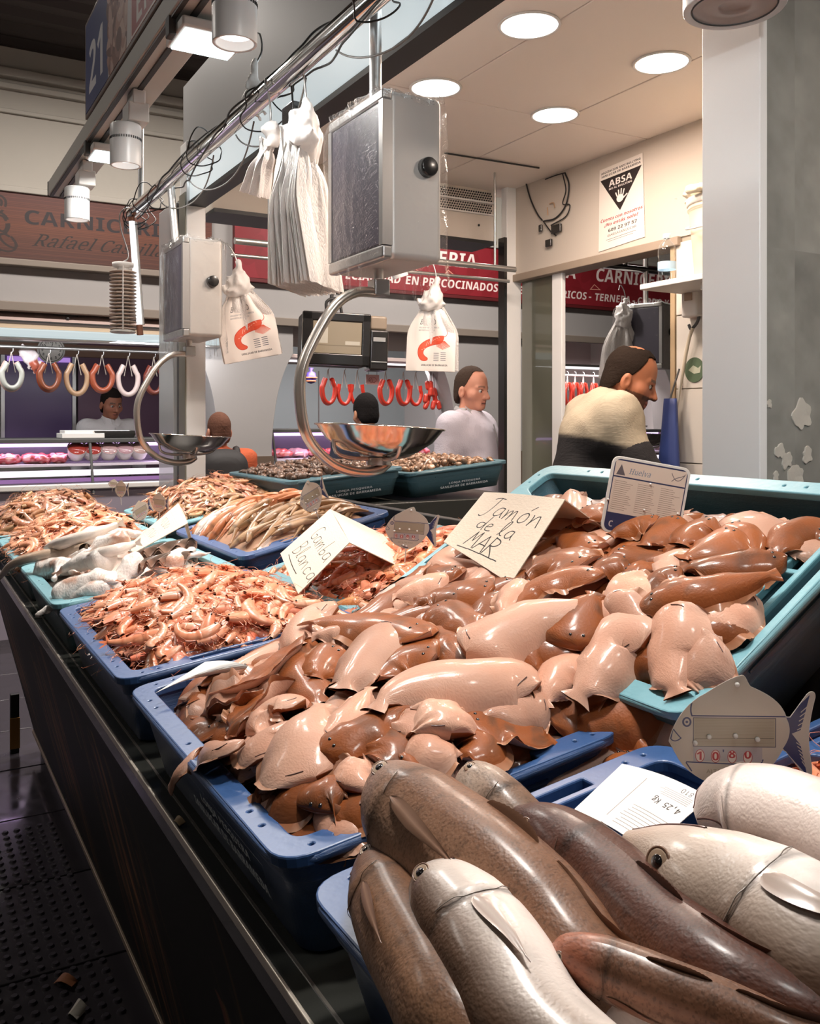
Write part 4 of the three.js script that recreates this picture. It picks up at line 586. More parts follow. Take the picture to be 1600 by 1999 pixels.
// pts: head -> tail, up: surface normals; side 'b' brown up, 'p' pale up
function sole(pts, ups, w, side, o, label, group) {
  const cv = new THREE.CatmullRomCurve3(pts, false, 'centripetal'), len = cv.getLength(), nu = 26, nv = 8, sd = o.seed, curl = o.curl ?? 0.25, th = o.th ?? 0.0085;
  const frame = (u) => { const t = cv.getTangentAt(u), f = u * (ups.length - 1), k = Math.min(ups.length - 2, Math.floor(f)), up = ups[k].clone().lerp(ups[k + 1], f - k); const b = up.clone().cross(t).normalize(), n = t.clone().cross(b).normalize(); const a = (o.roll ?? 0) + (o.twist ?? 0) * (u - 0.5); return { c: cv.getPointAt(u), t, b: b.clone().multiplyScalar(Math.cos(a)).addScaledVector(n, Math.sin(a)), n: n.clone().multiplyScalar(Math.cos(a)).addScaledVector(b, -Math.sin(a)) }; };
  const at = (u, v, off, F = frame(u)) => { const hw = w / 2 * soleW(u), cu = curl * (0.4 + 0.9 * Math.sin(Math.PI * u)), ang = cu * v, x = Math.abs(cu) > 0.01 ? Math.sin(ang) / cu * hw : v * hw, d = Math.abs(cu) > 0.01 ? (Math.cos(ang) - 1) / cu * hw : 0, rip = (noise(u * 7 + sd, v > 0 ? 3 : 9, sd) - 0.5) * w * (o.ripple ?? 0.22) * v * v; return F.c.clone().addScaledVector(F.b, x).addScaledVector(F.n, d + rip + off); };
  const A = side === 'b' ? BROWN : PALE, B = side === 'b' ? PALE : BROWN, tint = 0.8 + 0.4 * hash(Math.floor(sd * 10), 3), warm = hash(Math.floor(sd * 10), 8);
  const paint = (u, v, C) => { const m = fbm(u * len * 55 + sd * 3, v * w * 28 + sd, sd, 3), e = Math.pow(Math.abs(v), 3); let c = C === BROWN ? mix3(C, [0.07, 0.035, 0.02], smooth(m, 0.5, 0.72) * 0.75) : mix3(C, [0.55, 0.27, 0.18], smooth(m, 0.45, 0.8) * 0.55); if (C === BROWN) c = mix3(c, [0.30, 0.085, 0.022], 0.5 * warm + e * 0.3); else c = mix3(mix3(c, [0.58, 0.27, 0.17], 0.45 * warm), [0.8, 0.62, 0.52], e * 0.3); return c.map((k) => k * tint); };
  const pos = [], uv = [], cl = [], idx = [], N = (nu + 1) * (nv + 1);
  for (let s = 0; s < 2; s++) for (let j = 0; j <= nu; j++) { const u = j / nu, F = frame(u), tu = th * Math.pow(Math.sin(Math.PI * Math.min(1, 0.04 + 0.93 * Math.pow(u, 0.7))), 0.6) * (u > 0.88 ? lerp(1, 0.35, (u - 0.88) / 0.12) : 1);
    for (let i = 0; i <= nv; i++) { const v = i / nv * 2 - 1, k = tu * Math.pow(Math.max(0, 1 - v * v), 0.6) + 0.0006, p = at(u, v, s ? -k : k, F); pos.push(p.x, p.y, p.z); uv.push(u * len, v * w / 2); cl.push(...paint(u, v, s ? B : A)); } }
  for (let j = 0; j < nu; j++) for (let i = 0; i < nv; i++) { const a = j * (nv + 1) + i, b = a + 1, c = a + nv + 1, d = c + 1; idx.push(a, c, d, a, d, b, N + a, N + d, N + c, N + a, N + b, N + d); }
  for (let j = 0; j < nu; j++) for (const i of [0, nv]) { const a = j * (nv + 1) + i, c = a + nv + 1; idx.push(...(i ? [a, c, N + c, a, N + c, N + a] : [a, N + c, c, a, N + a, N + c])); }
  const g = thing('sole', label, 'fish', group); part('body', geo(pos, uv, idx, cl), soleM, g);
  // fringe fins along both edges, and the tail fan
  for (const sg of [-1, 1]) {
    const P = [], U = [], I = [], C = [], n = 30; for (let j = 0; j <= n; j++) { const u = lerp(0.1, 0.9, j / n), F = frame(u), fw = 0.0095 * Math.sin(Math.PI * clamp(j / n * 0.96 + 0.04, 0, 1)), e = at(u, sg, 0.0006, F), q = at(u, sg * 0.94, 0.0006, F), dir = e.clone().sub(q).normalize(), r = (noise(u * 34 + sd, sd * 2, 1) - 0.5) * 0.004, o2 = e.clone().addScaledVector(dir, fw).addScaledVector(F.n, r); P.push(e.x, e.y, e.z, o2.x, o2.y, o2.z); U.push(u * len, 0, u * len, fw); const c1 = mix3(A, [0.42, 0.16, 0.07], 0.6), c2 = mix3(side === 'b' ? [0.30, 0.13, 0.06] : [0.7, 0.42, 0.3], [0.5, 0.25, 0.14], hash(j, Math.floor(sd), 5)); C.push(...c1, ...c2); }
    for (let j = 0; j < n; j++) I.push(j * 2, j * 2 + 1, j * 2 + 2, j * 2 + 1, j * 2 + 3, j * 2 + 2); part('fringe_fin', geo(P, U, I, C), finM, g);
  }
  if (side === 'b') for (const v of [-0.16, 0.2]) { const p = at(0.13, v, th * 0.75), F = frame(0.13); part('eye', new THREE.SphereGeometry(0.0024, 8, 6).translate(p.x, p.y, p.z), eyeM, g); }
  else { const p0 = at(0.075, 0.25, th * 0.75), p1 = at(0.10, 0.5, th * 0.7), p2 = at(0.125, 0.62, th * 0.62); part('mouth', tube([p0, p1, p2], 0.0007, 8, 5), mouthM, g); }
  return g;
}
// every sole is laid by the line it follows on the heap; landmarks give each its own description
const MARKS = [['the large folded card', onHeap(960, 1090, 0, soleTop)], ['the printed price plaque', onHeap(1250, 1015, 0, soleTop)], ['the near corner of the blue crate', onHeap(600, 1640, 0, soleTop)], ['the white paper slip', onHeap(420, 1310, 0, soleTop)], ['the fish-shaped price tag', onHeap(1270, 1400, 0, soleTop)], ['the biggest brown fish head', onHeap(760, 1530, 0, soleTop)], ['the pink shrimp heap', onHeap(600, 1240, 0, soleTop)], ['the grip slots of the tilted crate', onHeap(1440, 1180, 0, soleTop)], ['the long pale sole in the middle', onHeap(880, 1335, 0, soleTop)], ['the draped tail on the crate rim', onHeap(380, 1500, 0, soleTop)], ['the blue grip slots', onHeap(1130, 1480, 0, soleTop)], ['the back rim of the tilted crate', onHeap(1480, 1040, 0, soleTop)]];
const ORD = ['nearest to', 'second nearest to', 'third nearest to', 'fourth nearest to', 'fifth nearest to', 'sixth nearest to', 'seventh nearest to', 'eighth nearest to', 'ninth nearest to', 'tenth nearest to', 'eleventh nearest to', 'twelfth nearest to'];
const soleJobs = [];
const FR = { a: [280, 1160, 0.45], r: [880, 1160, 0.45], c: [1000, 860, 0.375], d: [500, 920, 0.375] };
function S(fr, side, w, lift, curl, roll, xy, extra = {}) {
  const [ox, oy, k] = FR[fr], pts = []; for (let i = 0; i < xy.length; i += 2) { const p = onHeap(ox + xy[i] * k, oy + xy[i + 1] * k, lift / 1000, soleTop), m = 0.318 + w / 2600; if (p.x < m) p.x = m; if (p.x < 0.70 && -p.z < 0.752 + w / 5000) p.z = -(0.752 + w / 5000); pts.push(p); }
  if (pts.length === 2) pts.splice(1, 0, pts[0].clone().lerp(pts[1], 0.5).add(new THREE.Vector3(0, 0.004, 0)));
  soleJobs.push({ side, w: w / 1000, curl, roll, pts, extra });
}
// lower-left part of the heap
S('a', 'b', 62, 0, 0.3, 0.2, [470, 325, 350, 345, 240, 400]);
S('a', 'b', 72, 14, -0.5, 0.3, [665, 205, 570, 320, 440, 400, 300, 432]);
S('a', 'p', 75, 4, -0.9, 0.2, [530, 440, 390, 480, 270, 510, 160, 565], { ripple: 0.6 });
S('a', 'b', 66, 10, -0.7, 0.4, [655, 380, 530, 470, 400, 560, 330, 612]);
S('a', 'p', 70, 8, 0.5, -0.2, [645, 340, 565, 430, 490, 480]);
S('a', 'b', 105, 18, 0.9, 0.1, [660, 215, 655, 300, 700, 390, 765, 475]);
S('a', 'b', 78, 24, 0.7, -0.4, [860, 235, 800, 280, 755, 365]);
S('a', 'p', 104, 34, 0.55, 0.1, [1030, 140, 985, 220, 925, 310, 868, 415], { th: 0.013 });
S('a', 'b', 92, 22, 0.4, 0, [1275, 265, 1150, 265, 1060, 310, 990, 385]);
S('a', 'b', 84, 36, 0.35, 0, [1250, 172, 1130, 150, 1000, 125, 850, 112, 695, 125]);
S('a', 'p', 110, 20, 0.8, 0.2, [845, 55, 735, 85, 672, 165, 655, 240], { th: 0.014 });
S('a', 'p', 48, 30, 0.4, 0, [965, 140, 850, 160, 730, 185]);
S('a', 'p', 98, 42, 0.55, 0, [1722, 395, 1590, 360, 1450, 375, 1250, 375, 1090, 425, 990, 505], { th: 0.018 });
S('a', 'p', 86, 36, 0.6, 0, [1370, 632, 1300, 540, 1205, 470], { th: 0.013 });
S('a', 'p', 80, 24, 0.5, 0.1, [1140, 630, 1170, 560, 1200, 490]);
S('a', 'p', 62, 10, 0.5, 0, [860, 450, 835, 530, 795, 630], { th: 0.013 });
S('a', 'p', 52, 8, 0.3, 0, [905, 410, 890, 510]);
S('a', 'p', 46, 30, 0.3, 0.2, [800, 655, 895, 530, 985, 405]);
S('a', 'b', 72, 30, 0.5, 0.1, [765, 695, 920, 610, 1050, 530, 1175, 478]);
S('a', 'b', 106, 22, 0.5, -0.2, [1065, 590, 1085, 680, 1075, 780]);
S('a', 'p', 108, 30, 0.5, 0, [640, 830, 640, 720, 700, 580, 795, 480], { th: 0.012 });
S('a', 'p', 84, 24, 1.1, 0.3, [705, 470, 590, 472, 500, 530, 470, 620], { ripple: 0.5 });
S('a', 'p', 74, 22, 0.4, 0.1, [455, 735, 545, 630, 660, 550]);
S('a', 'p', 72, 12, 0.5, 0, [385, 790, 430, 700, 485, 600]);
S('a', 'p', 62, 26, 0.5, 0.2, [875, 850, 915, 790, 985, 725]);
S('a', 'b', 78, 16, 0.4, -0.1, [510, 880, 640, 880, 760, 845], { th: 0.012 });
S('a', 'b', 70, 24, 0.5, 0.1, [705, 960, 780, 875, 880, 850]);
S('a', 'p', 74, 10, 0.4, 0, [680, 995, 830, 955, 970, 915]);
S('a', 'b', 66, 12, 0.4, 0.2, [1030, 880, 900, 920, 800, 960]);
S('a', 'b', 82, 22, 0.5, 0, [1135, 760, 1260, 790, 1390, 875]);
S('a', 'p', 58, 6, 0.3, 0.1, [1050, 1010, 880, 1035, 690, 1092]);
S('a', 'p', 64, 0, 0.2, 0, [420, 860, 550, 990, 680, 1085]);
S('a', 'p', 70, 22, 0.5, 0, [1160, 635, 1280, 680, 1400, 700], { th: 0.012 });
S('a', 'b', 66, 20, 0.6, 0.3, [1405, 590, 1450, 660, 1430, 750]);
S('a', 'b', 54, 6, 0.3, 0, [575, 815, 470, 840]);
S('a', 'b', 62, 0, 0.4, 0.4, [310, 560, 230, 605, 150, 550]);
S('a', 'b', 60, 6, -0.4, 0.2, [500, 510, 400, 580, 300, 640]);
S('a', 'p', 56, 4, 0.4, 0, [520, 760, 560, 680]);
// middle and right
S('r', 'p', 100, 40, 0.55, 0, [65, 265, 220, 165, 400, 95, 620, 30], { th: 0.017 });
S('r', 'b', 108, 42, 0.6, 0, [545, 235, 560, 110, 635, -5], { th: 0.013 });
S('r', 'p', 70, 26, 0.5, 0, [640, 50, 720, 160], { th: 0.012 });
S('r', 'p', 50, 44, 0.4, 0.1, [690, -5, 780, 90, 880, 198]);
S('r', 'p', 92, 38, 0.55, 0, [955, 45, 960, 170, 945, 280, 985, 440], { th: 0.015 });
S('r', 'p', 96, 52, 0.6, 0.1, [835, 235, 770, 185, 690, 220, 640, 330, 605, 490], { th: 0.013 });
S('r', 'b', 80, 34, 1.2, 0.2, [735, 310, 840, 285, 930, 340, 945, 450]);
S('r', 'b', 100, 16, 0.5, 0, [765, 385, 730, 490, 690, 650], { th: 0.014 });
S('r', 'p', 78, 34, 1.0, 0.2, [600, 305, 500, 305, 425, 390, 395, 490]);
S('r', 'b', 96, 8, -0.8, 0, [500, 370, 500, 500, 570, 650]);
S('r', 'b', 76, 24, -0.5, -0.1, [50, 550, 220, 580, 400, 640, 560, 700, 660, 735]);
S('r', 'p', 76, 28, 0.5, 0, [405, 455, 270, 500, 130, 535], { th: 0.014 });
S('r', 'p', 82, 22, 0.5, 0, [1165, 190, 1080, 280, 1000, 410]);
S('r', 'p', 78, 18, 0.4, -0.3, [1300, 0, 1150, 90, 1010, 210]);
S('r', 'b', 70, 24, 0.6, 0.2, [350, 205, 470, 250, 620, 245]);
S('r', 'b', 74, 20, 0.8, 0.3, [250, 215, 320, 265, 385, 340]);
S('r', 'b', 84, 10, 0.4, 0, [160, 620, 330, 690, 480, 760]);
S('r', 'p', 66, 12, 0.4, 0, [1060, 330, 985, 420]);
// up the tilted crate
S('c', 'b', 62, 10, 0.4, 0, [370, 365, 490, 415]);
S('c', 'b', 70, 18, 0.5, 0.1, [770, 415, 640, 430, 505, 490]);
S('c', 'b', 78, 26, 0.5, 0, [880, 405, 780, 475, 685, 550]);
S('c', 'b', 92, 26, 0.5, 0, [1060, 410, 960, 460, 870, 540]);
S('c', 'b', 90, 28, 0.5, 0.1, [1170, 470, 1040, 540, 880, 620]);
S('c', 'b', 74, 20, 0.8, -0.2, [1130, 440, 1240, 490, 1270, 610]);
S('c', 'p', 96, 10, 0.4, 0, [1110, 425, 1280, 480, 1420, 570], { th: 0.014 });
S('c', 'b', 78, 26, 0.8, 0, [1660, 480, 1560, 460, 1450, 480, 1365, 600]);
S('c', 'p', 66, 16, 0.4, 0, [1640, 560, 1540, 565, 1440, 600]);
S('c', 'b', 66, 24, 0.5, 0.1, [1430, 615, 1250, 625, 1050, 640, 870, 665]);
S('c', 'b', 58, 44, 0.5, 0, [660, 865, 800, 812, 950, 770, 1150, 735, 1390, 695]);
S('c', 'b', 80, 22, 0.8, 0.2, [890, 685, 770, 715, 695, 815]);
S('c', 'p', 66, 20, 0.4, 0, [885, 580, 815, 640, 750, 695]);
S('c', 'b', 60, 18, 0.5, 0, [540, 575, 690, 610, 835, 600]);
S('c', 'b', 96, 22, 0.5, 0, [375, 650, 230, 620, 70, 690]);
S('c', 'b', 70, 30, 0.6, 0.2, [480, 700, 300, 695, 100, 765, 10, 865]);
S('c', 'p', 64, 30, 0.4, 0, [550, 705, 620, 790, 690, 880]);
S('c', 'b', 64, 14, 0.4, 0, [595, 685, 750, 690]);
S('c', 'p', 72, 18, 0.4, -0.3, [1210, 805, 1060, 860, 920, 930]);
S('c', 'b', 70, 12, 0.4, 0, [1155, 880, 1020, 960, 900, 1050]);
S('c', 'b', 62, 16, 0.5, 0, [610, 620, 500, 650, 400, 700]);
S('c', 'b', 66, 12, 0.4, 0, [1000, 560, 900, 580, 790, 560]);
S('c', 'b', 70, 8, 0.5, 0, [450, 560, 330, 520, 220, 500]);
// around the folded card
S('d', 'b', 84, 30, 0.5, 0, [1245, 605, 1130, 612, 1000, 590]);
S('d', 'b', 68, 18, 0.5, 0, [1235, 640, 1170, 780]);
S('d', 'p', 44, 34, 0.4, 0, [1365, 570, 1315, 650, 1265, 760]);
S('d', 'p', 76, 18, 0.5, 0, [1000, 565, 870, 595, 710, 660], { th: 0.012 });
S('d', 'b', 72, 28, 0.5, 0, [1080, 650, 950, 650, 820, 690]);
S('d', 'b', 88, 24, 0.5, 0.1, [950, 690, 1040, 760, 1140, 850]);
S('d', 'b', 72, 18, 0.5, 0.2, [890, 835, 980, 930, 1090, 1020]);
S('d', 'b', 50, 10, 0.5, 0, [380, 790, 480, 810, 570, 800]);
S('d', 'b', 66, 14, 0.5, 0, [1070, 520, 980, 530, 890, 505]);
// soles that fill the heap between the ones above
for (let i = 0; i < 130; i++) {
  const up = i % 5 > 1, x0 = up ? rr(0.66, 0.99) : rr(0.345, 0.66), d0 = up ? rr(0.72, 1.30) : rr(0.775, 1.29), a = rr(0, 6.28), L = rr(0.09, 0.125), pts = [];
  for (let k = -1; k <= 1; k++) { const x = clamp(x0 + Math.cos(a + k * 0.25) * L * k, 0.35, 1.03), d = clamp(d0 + Math.sin(a + k * 0.25) * L * k, up ? 0.715 : 0.785, up ? 1.315 : 1.295); pts.push(V(x, soleTop(x, d) - rr(0.002, 0.026), d)); }
  if (pts[0].distanceTo(pts[2]) > 0.09) soleJobs.push({ side: rnd() < 0.62 ? 'b' : 'p', w: rr(0.06, 0.09), curl: rr(0.2, 0.7), roll: rr(-0.3, 0.3), pts, extra: {}, fill: true });
}
{
  soleJobs.forEach((j, i) => { j.i = i; const c = j.pts[Math.floor(j.pts.length / 2)]; let best = 0, bd = 9; MARKS.forEach(([, p], k) => { const q = p.distanceTo(c); if (q < bd) { bd = q; best = k; } }); j.mark = best; j.md = bd; });
  for (const fill of [false, true]) MARKS.forEach(([name], k) => { for (const side of ['b', 'p']) soleJobs.filter((j) => j.mark === k && j.side === side && !!j.fill === fill).sort((p, q) => p.md - q.md).forEach((j, n) => { const s = side === 'b' ? 'brown-side-up sole' : 'pale belly-up sole'; j.label = fill ? `${s}, half buried in the heap near ${name}` : `${s}, ${ORD[Math.min(n, 11)]} ${name}`; j.group = fill ? `buried ${side === 'b' ? 'brown' : 'pale'} soles near ${name}` : 'soles heaped in the blue and turquoise crates'; }); });
  for (const j of soleJobs) sole(j.pts, j.pts.map((p) => heapUp(p, soleTop)), j.w, j.side, { seed: j.i * 1.37 + 1, curl: j.curl, roll: j.roll, twist: rr(-0.3, 0.3), ...j.extra }, j.label, j.group);
}
{ // narrow tail draped over the crate rim, ice under the soles
  const P = [[455, 1470], [405, 1475], [362, 1500], [335, 1535]], pts = [onHeap(478, 1448, 0.034, soleTop), onHeap(436, 1462, 0.036, soleTop), onX(398, 1469, 0.318), onX(366, 1489, 0.290), onX(343, 1516, 0.276), onX(330, 1542, 0.272)];
  const up = [new THREE.Vector3(-0.1, 1, 0), new THREE.Vector3(-0.3, 1, 0), new THREE.Vector3(-0.4, 1, 0), new THREE.Vector3(-0.7, 0.8, 0), new THREE.Vector3(-1, 0.3, 0), new THREE.Vector3(-1, 0.1, 0)].map((v) => v.normalize());
  sole(pts, up, 0.044, 'p', { seed: 77, curl: 0.5, th: 0.008, ripple: 0.05 }, 'pale tapering tail piece draped over the rim of the blue crate', null);
  const g = new THREE.PlaneGeometry(0.72, 0.7, 70, 70).rotateX(-Math.PI / 2), p = g.attributes.position; for (let i = 0; i < p.count; i++) { const x = 0.325 + (p.getX(i) + 0.36), d = 1.02 - p.getZ(i); const dd = x < 0.68 ? clamp(d, 0.785, 1.29) : clamp(d, 0.69, 1.32); p.setXYZ(i, Math.min(x, 1.035), Math.min(soleTop(x, dd), x < 0.36 ? 1.02 : 9) - 0.026 + 0.014 * fbm(x * 60, d * 60, 1, 3), -dd); }
  g.computeVertexNormals(); const ice = solo('crushed_ice', g, phys(col(0.62, 0.46, 0.40), 0.35, { clearcoat: 0.5 }), 'pinkish crushed ice under the soles', 'ice'); ice.userData.kind = 'stuff';
}
// ================================================================ large round-bodied fish
const fishM = phys(0xffffff, 0.48, { vertexColors: true, map: per(speckTex, 20), specularIntensity: 0.6, clearcoat: 0.3, clearcoatRoughness: 0.22, bumpMap: per(sparkTex, 12), bumpScale: 0.0003 });
const squidM = phys(0xffffff, 0.42, { vertexColors: true, clearcoat: 0.4, clearcoatRoughness: 0.18, bumpMap: per(sparkTex, 12), bumpScale: 0.0003 });
const HAKE = [[0, 0.16], [0.02, 0.42], [0.05, 0.62], [0.09, 0.80], [0.15, 0.95], [0.25, 1], [0.42, 0.97], [0.55, 0.83], [0.68, 0.62], [0.8, 0.40], [0.9, 0.22], [0.955, 0.17], [1, 0.15]];
function bigFish(name, label, pts, up, roll, b, a, pal, o = {}) {
  const cv = new THREE.CatmullRomCurve3(pts, false, 'centripetal'), nu = o.nu ?? 60, nv = o.nv ?? 28, len = cv.getLength(), prof = o.prof ?? HAKE, xs = prof.map((q) => q[0]), ys = prof.map((q) => q[1]), sd = o.seed ?? 1;
  const width = (u) => { const e = 0.012; return (lin(xs, ys, clamp(u - e, 0, 1)) + lin(xs, ys, u) + lin(xs, ys, clamp(u + e, 0, 1))) / 3; };
  const fr = (u) => { const t = cv.getTangentAt(clamp(u, 0, 1)), s = up.clone().cross(t).normalize(), n = t.clone().cross(s).normalize(), r = typeof roll === 'number' ? roll : lerp(roll[0], roll[1], u); return { c: cv.getPointAt(clamp(u, 0, 1)), t, dor: n.clone().multiplyScalar(Math.cos(r)).addScaledVector(s, Math.sin(r)), lat: s.clone().multiplyScalar(Math.cos(r)).addScaledVector(n, -Math.sin(r)) }; };
  const gill = o.gill ?? 0.155;
  const at = (u, th, k = 1, F = fr(u)) => { const w = width(u), c = Math.cos(th), s = Math.sin(th), flat = u < gill ? 1 + 0.045 * smooth(u, gill - 0.06, gill - 0.004) * smooth(Math.abs(s), 0.3, 0.8) : 1 - 0.02 * (1 - smooth(u, gill, gill + 0.03)); return F.c.clone().addScaledVector(F.dor, Math.sign(c) * Math.pow(Math.abs(c), 0.92) * b * w * k * (c < 0 ? (o.belly ?? 1) : 1)).addScaledVector(F.lat, Math.sign(s) * Math.pow(Math.abs(s), 0.9) * a * w * k * flat); };
  const pos = [], uv = [], cl = [], idx = [];
  for (let j = 0; j <= nu; j++) { const u = Math.pow(j / nu, 1.15), F = fr(u); for (let i = 0; i <= nv; i++) { const th = i / nv * Math.PI * 2, p = at(u, th, 1, F), c = Math.cos(th), m = fbm(u * len * 40 + sd * 9, th * 3 + sd, sd, 4); pos.push(p.x, p.y, p.z); uv.push(u * len, th * b * 0.8);
    let q = c > 0.1 ? mix3(pal[1], pal[0], smooth(c, 0.05, 0.75)) : mix3(pal[1], pal[2], smooth(-c, -0.1, 0.6)); q = mix3(q, q.map((k) => k * 0.55), smooth(m, 0.5, 0.75) * 0.55); if (u < gill) q = mix3(q, o.head ?? q.map((k) => k * 0.85), 0.65 * (1 - smooth(u, gill * 0.6, gill))); if (Math.abs(u - gill) < 0.009) q = q.map((k) => k * 0.45); if (Math.abs(Math.abs(th - Math.PI) - 1.62) < 0.11 && u > gill && o.line) q = mix3(q, o.line, 0.6); cl.push(...q); } }
  for (let j = 0; j < nu; j++) for (let i = 0; i < nv; i++) { const A = j * (nv + 1) + i, B = A + 1, C = A + nv + 1, D = C + 1; idx.push(A, C, D, A, D, B); }
  const g = thing(name, label, 'fish', o.group); part('body', geo(pos, uv, idx, cl), o.plain || pal[1][0] > 0.45 ? squidM : fishM, g);
  if (o.plain) { part('tail_fin', fan(at, fr, width, b, pal, len), finM, g); return g; }
  for (const sg of [1, -1]) {                                             // eyes, jaw line
    const ue = o.eye ?? 0.062, te = sg * (o.eyeA ?? 1.05), p = at(ue, te, 0.97), F = fr(ue), out = at(ue, te, 1.2).sub(at(ue, te, 1)).normalize(), r = (o.eyeR ?? 0.14) * b, q = new THREE.Quaternion().setFromUnitVectors(new THREE.Vector3(0, 1, 0), out);
    const put = (gg, d) => gg.applyQuaternion(q).translate(p.x + out.x * d, p.y + out.y * d, p.z + out.z * d);
    const e = part('eye', put(lathe([[r * 1.05, -r * 0.3], [r * 1.05, r * 0.08], [r * 0.85, r * 0.22], [0, r * 0.25]], 22), 0), phys(col(0.36, 0.25, 0.17), 0.35, { clearcoat: 0.4 }), g);
    part('pupil', put(lathe([[r * 0.52, 0], [r * 0.5, r * 0.3], [0, r * 0.36]], 18), 0), eyeM, e); part('eye_rim', put(new THREE.TorusGeometry(r * 1.08, r * 0.14, 6, 22).rotateX(Math.PI / 2), r * 0.06), phys(col(0.2, 0.11, 0.07), 0.3, { clearcoat: 0.8 }), e);
    const mp = []; for (let i = 0; i <= 10; i++) { const t = i / 10; mp.push(at(lerp(0.004, o.jaw ?? 0.075, t), sg * lerp(2.5, o.jawA ?? 1.95, t), 1.0)); } part('jaw_line', tube(mp, b * 0.022, 20, 6), mouthM, g);
    const gp = []; for (let i = 0; i <= 12; i++) { const t = i / 12; gp.push(at(gill + 0.002 - 0.018 * Math.pow(2 * t - 1, 2), sg * lerp(0.75, 2.6, t), 1.012)); } part('gill_edge', tube(gp, b * 0.009, 24, 6), phys(new THREE.Color(...pal[1]).multiplyScalar(0.45), 0.35, { clearcoat: 0.8 }), g);
    // pectoral fin lying back along the flank
    const P = [], U = [], I = [], C = [], n = 12, root = gill + 0.015, tf = sg * (o.pec ?? 1.75), L = (o.pecL ?? 0.17); for (let j = 0; j <= n; j++) { const t = j / n, hw = 0.16 * Math.sin(Math.PI * Math.pow(t, 0.6) * 0.93 + 0.15) * (1 - 0.35 * t); for (let i = -2; i <= 2; i++) { const p2 = at(root + L * t, tf + sg * (i / 2) * hw + sg * 0.15 * t, 1.03 + 0.10 * t + 0.012 * (i % 2)); P.push(p2.x, p2.y, p2.z); U.push(t, i); C.push(...mix3(pal[1], [0.16, 0.07, 0.04], 0.35 + 0.3 * (i & 1))); } }
    for (let j = 0; j < n; j++) for (let i = 0; i < 4; i++) { const A = j * 5 + i; I.push(A, A + 1, A + 5, A + 1, A + 6, A + 5); } part('pectoral_fin', geo(P, U, I, C), finM, g);
  }
  for (const [u0, u1, hgt] of o.dorsal ?? [[0.27, 0.38, 0.24], [0.42, 0.86, 0.13]]) {   // dorsal fins, folded down
    const P = [], U = [], I = [], C = [], n = 26; for (let j = 0; j <= n; j++) { const t = j / n, u = lerp(u0, u1, t), F = fr(u), e = at(u, 0, 0.99), h = hgt * b * Math.pow(Math.sin(Math.PI * (0.12 + 0.86 * t)), 0.7) * (1 + 0.12 * (j % 2)), lay = o.lay ?? 0.8; const q = e.clone().addScaledVector(F.dor, h * Math.cos(lay)).addScaledVector(F.t, h * Math.sin(lay)); const m = e.clone().lerp(q, 0.5); P.push(e.x, e.y, e.z, m.x, m.y, m.z, q.x, q.y, q.z); U.push(t, 0, t, 0.5, t, 1); C.push(...mix3(pal[0], [0.1, 0.05, 0.03], 0.4), ...pal[0], ...mix3(pal[1], pal[0], 0.5)); }
    for (let j = 0; j < n; j++) for (let i = 0; i < 2; i++) { const A = j * 3 + i; I.push(A, A + 1, A + 3, A + 1, A + 4, A + 3); } part('dorsal_fin', geo(P, U, I, C), finM, g);
  }
  part('tail_fin', fan(at, fr, width, b, pal, len), finM, g); return g;
}
function fan(at, fr, width, b, pal, len) { const P = [], U = [], I = [], C = [], F = fr(1), n = 8; for (let j = 0; j <= n; j++) { const t = j / n * 2 - 1, e = F.c.clone().addScaledVector(F.dor, t * b * 0.15), q = F.c.clone().addScaledVector(F.dor, t * b * 0.75).addScaledVector(F.t, b * (1.05 + 0.25 * Math.abs(t))); P.push(e.x, e.y, e.z, q.x, q.y, q.z); U.push(t, 0, t, 1); C.push(...pal[0], ...mix3(pal[1], pal[0], 0.5)); } for (let j = 0; j < n; j++) I.push(j * 2, j * 2 + 1, j * 2 + 2, j * 2 + 1, j * 2 + 3, j * 2 + 2); return geo(P, U, I, C); }
const pxA = (x, y) => [600 + x * 0.3125, 1480 + y * 0.3125], pxB = (x, y) => [1000 + x * 0.375, 1480 + y * 0.375];
const hk = (list, f) => list.map(([x, y, l]) => onHeap(...f(x, y), l ?? 0.03, hakeTop));
const up0 = new THREE.Vector3(-0.12, 1, 0).normalize();
const tailOf = (pts, dx, dd, dy) => { const l = pts[pts.length - 1]; pts.push(new THREE.Vector3(l.x + dx, l.y + dy, l.z + dd)); return pts; };
bigFish('hake', 'brown round-headed fish along the left side of the near blue crate', tailOf(tailOf(hk([[410, 560, 0.025], [470, 800, 0.025], [590, 1080, 0.03], [760, 1390, 0.03], [930, 1700, 0.03]], pxA), 0.02, 0.09, -0.02), 0.03, 0.10, -0.03), up0, 0.6, 0.030, 0.029, [[0.165, 0.08, 0.042], [0.30, 0.16, 0.092], [0.44, 0.27, 0.18]], { seed: 2, pec: 1.3, head: [0.13, 0.07, 0.05], line: [0.10, 0.05, 0.03] });
bigFish('hake', 'silver-white fish with round eye beside the brown one, near blue crate', tailOf(tailOf(hk([[705, 745, 0.055], [850, 860, 0.055], [1030, 1080, 0.05], [1250, 1420, 0.045], [1420, 1720, 0.04]], pxA), 0.02, 0.09, -0.01), 0.03, 0.1, -0.03), up0, [-1.55, -1.5], 0.035, 0.032, [[0.14, 0.075, 0.045], [0.62, 0.53, 0.47], [0.86, 0.76, 0.70]], { seed: 3, gill: 0.2, eyeA: 1.0, eyeR: 0.165, line: [0.35, 0.24, 0.18], pec: 1.5 });
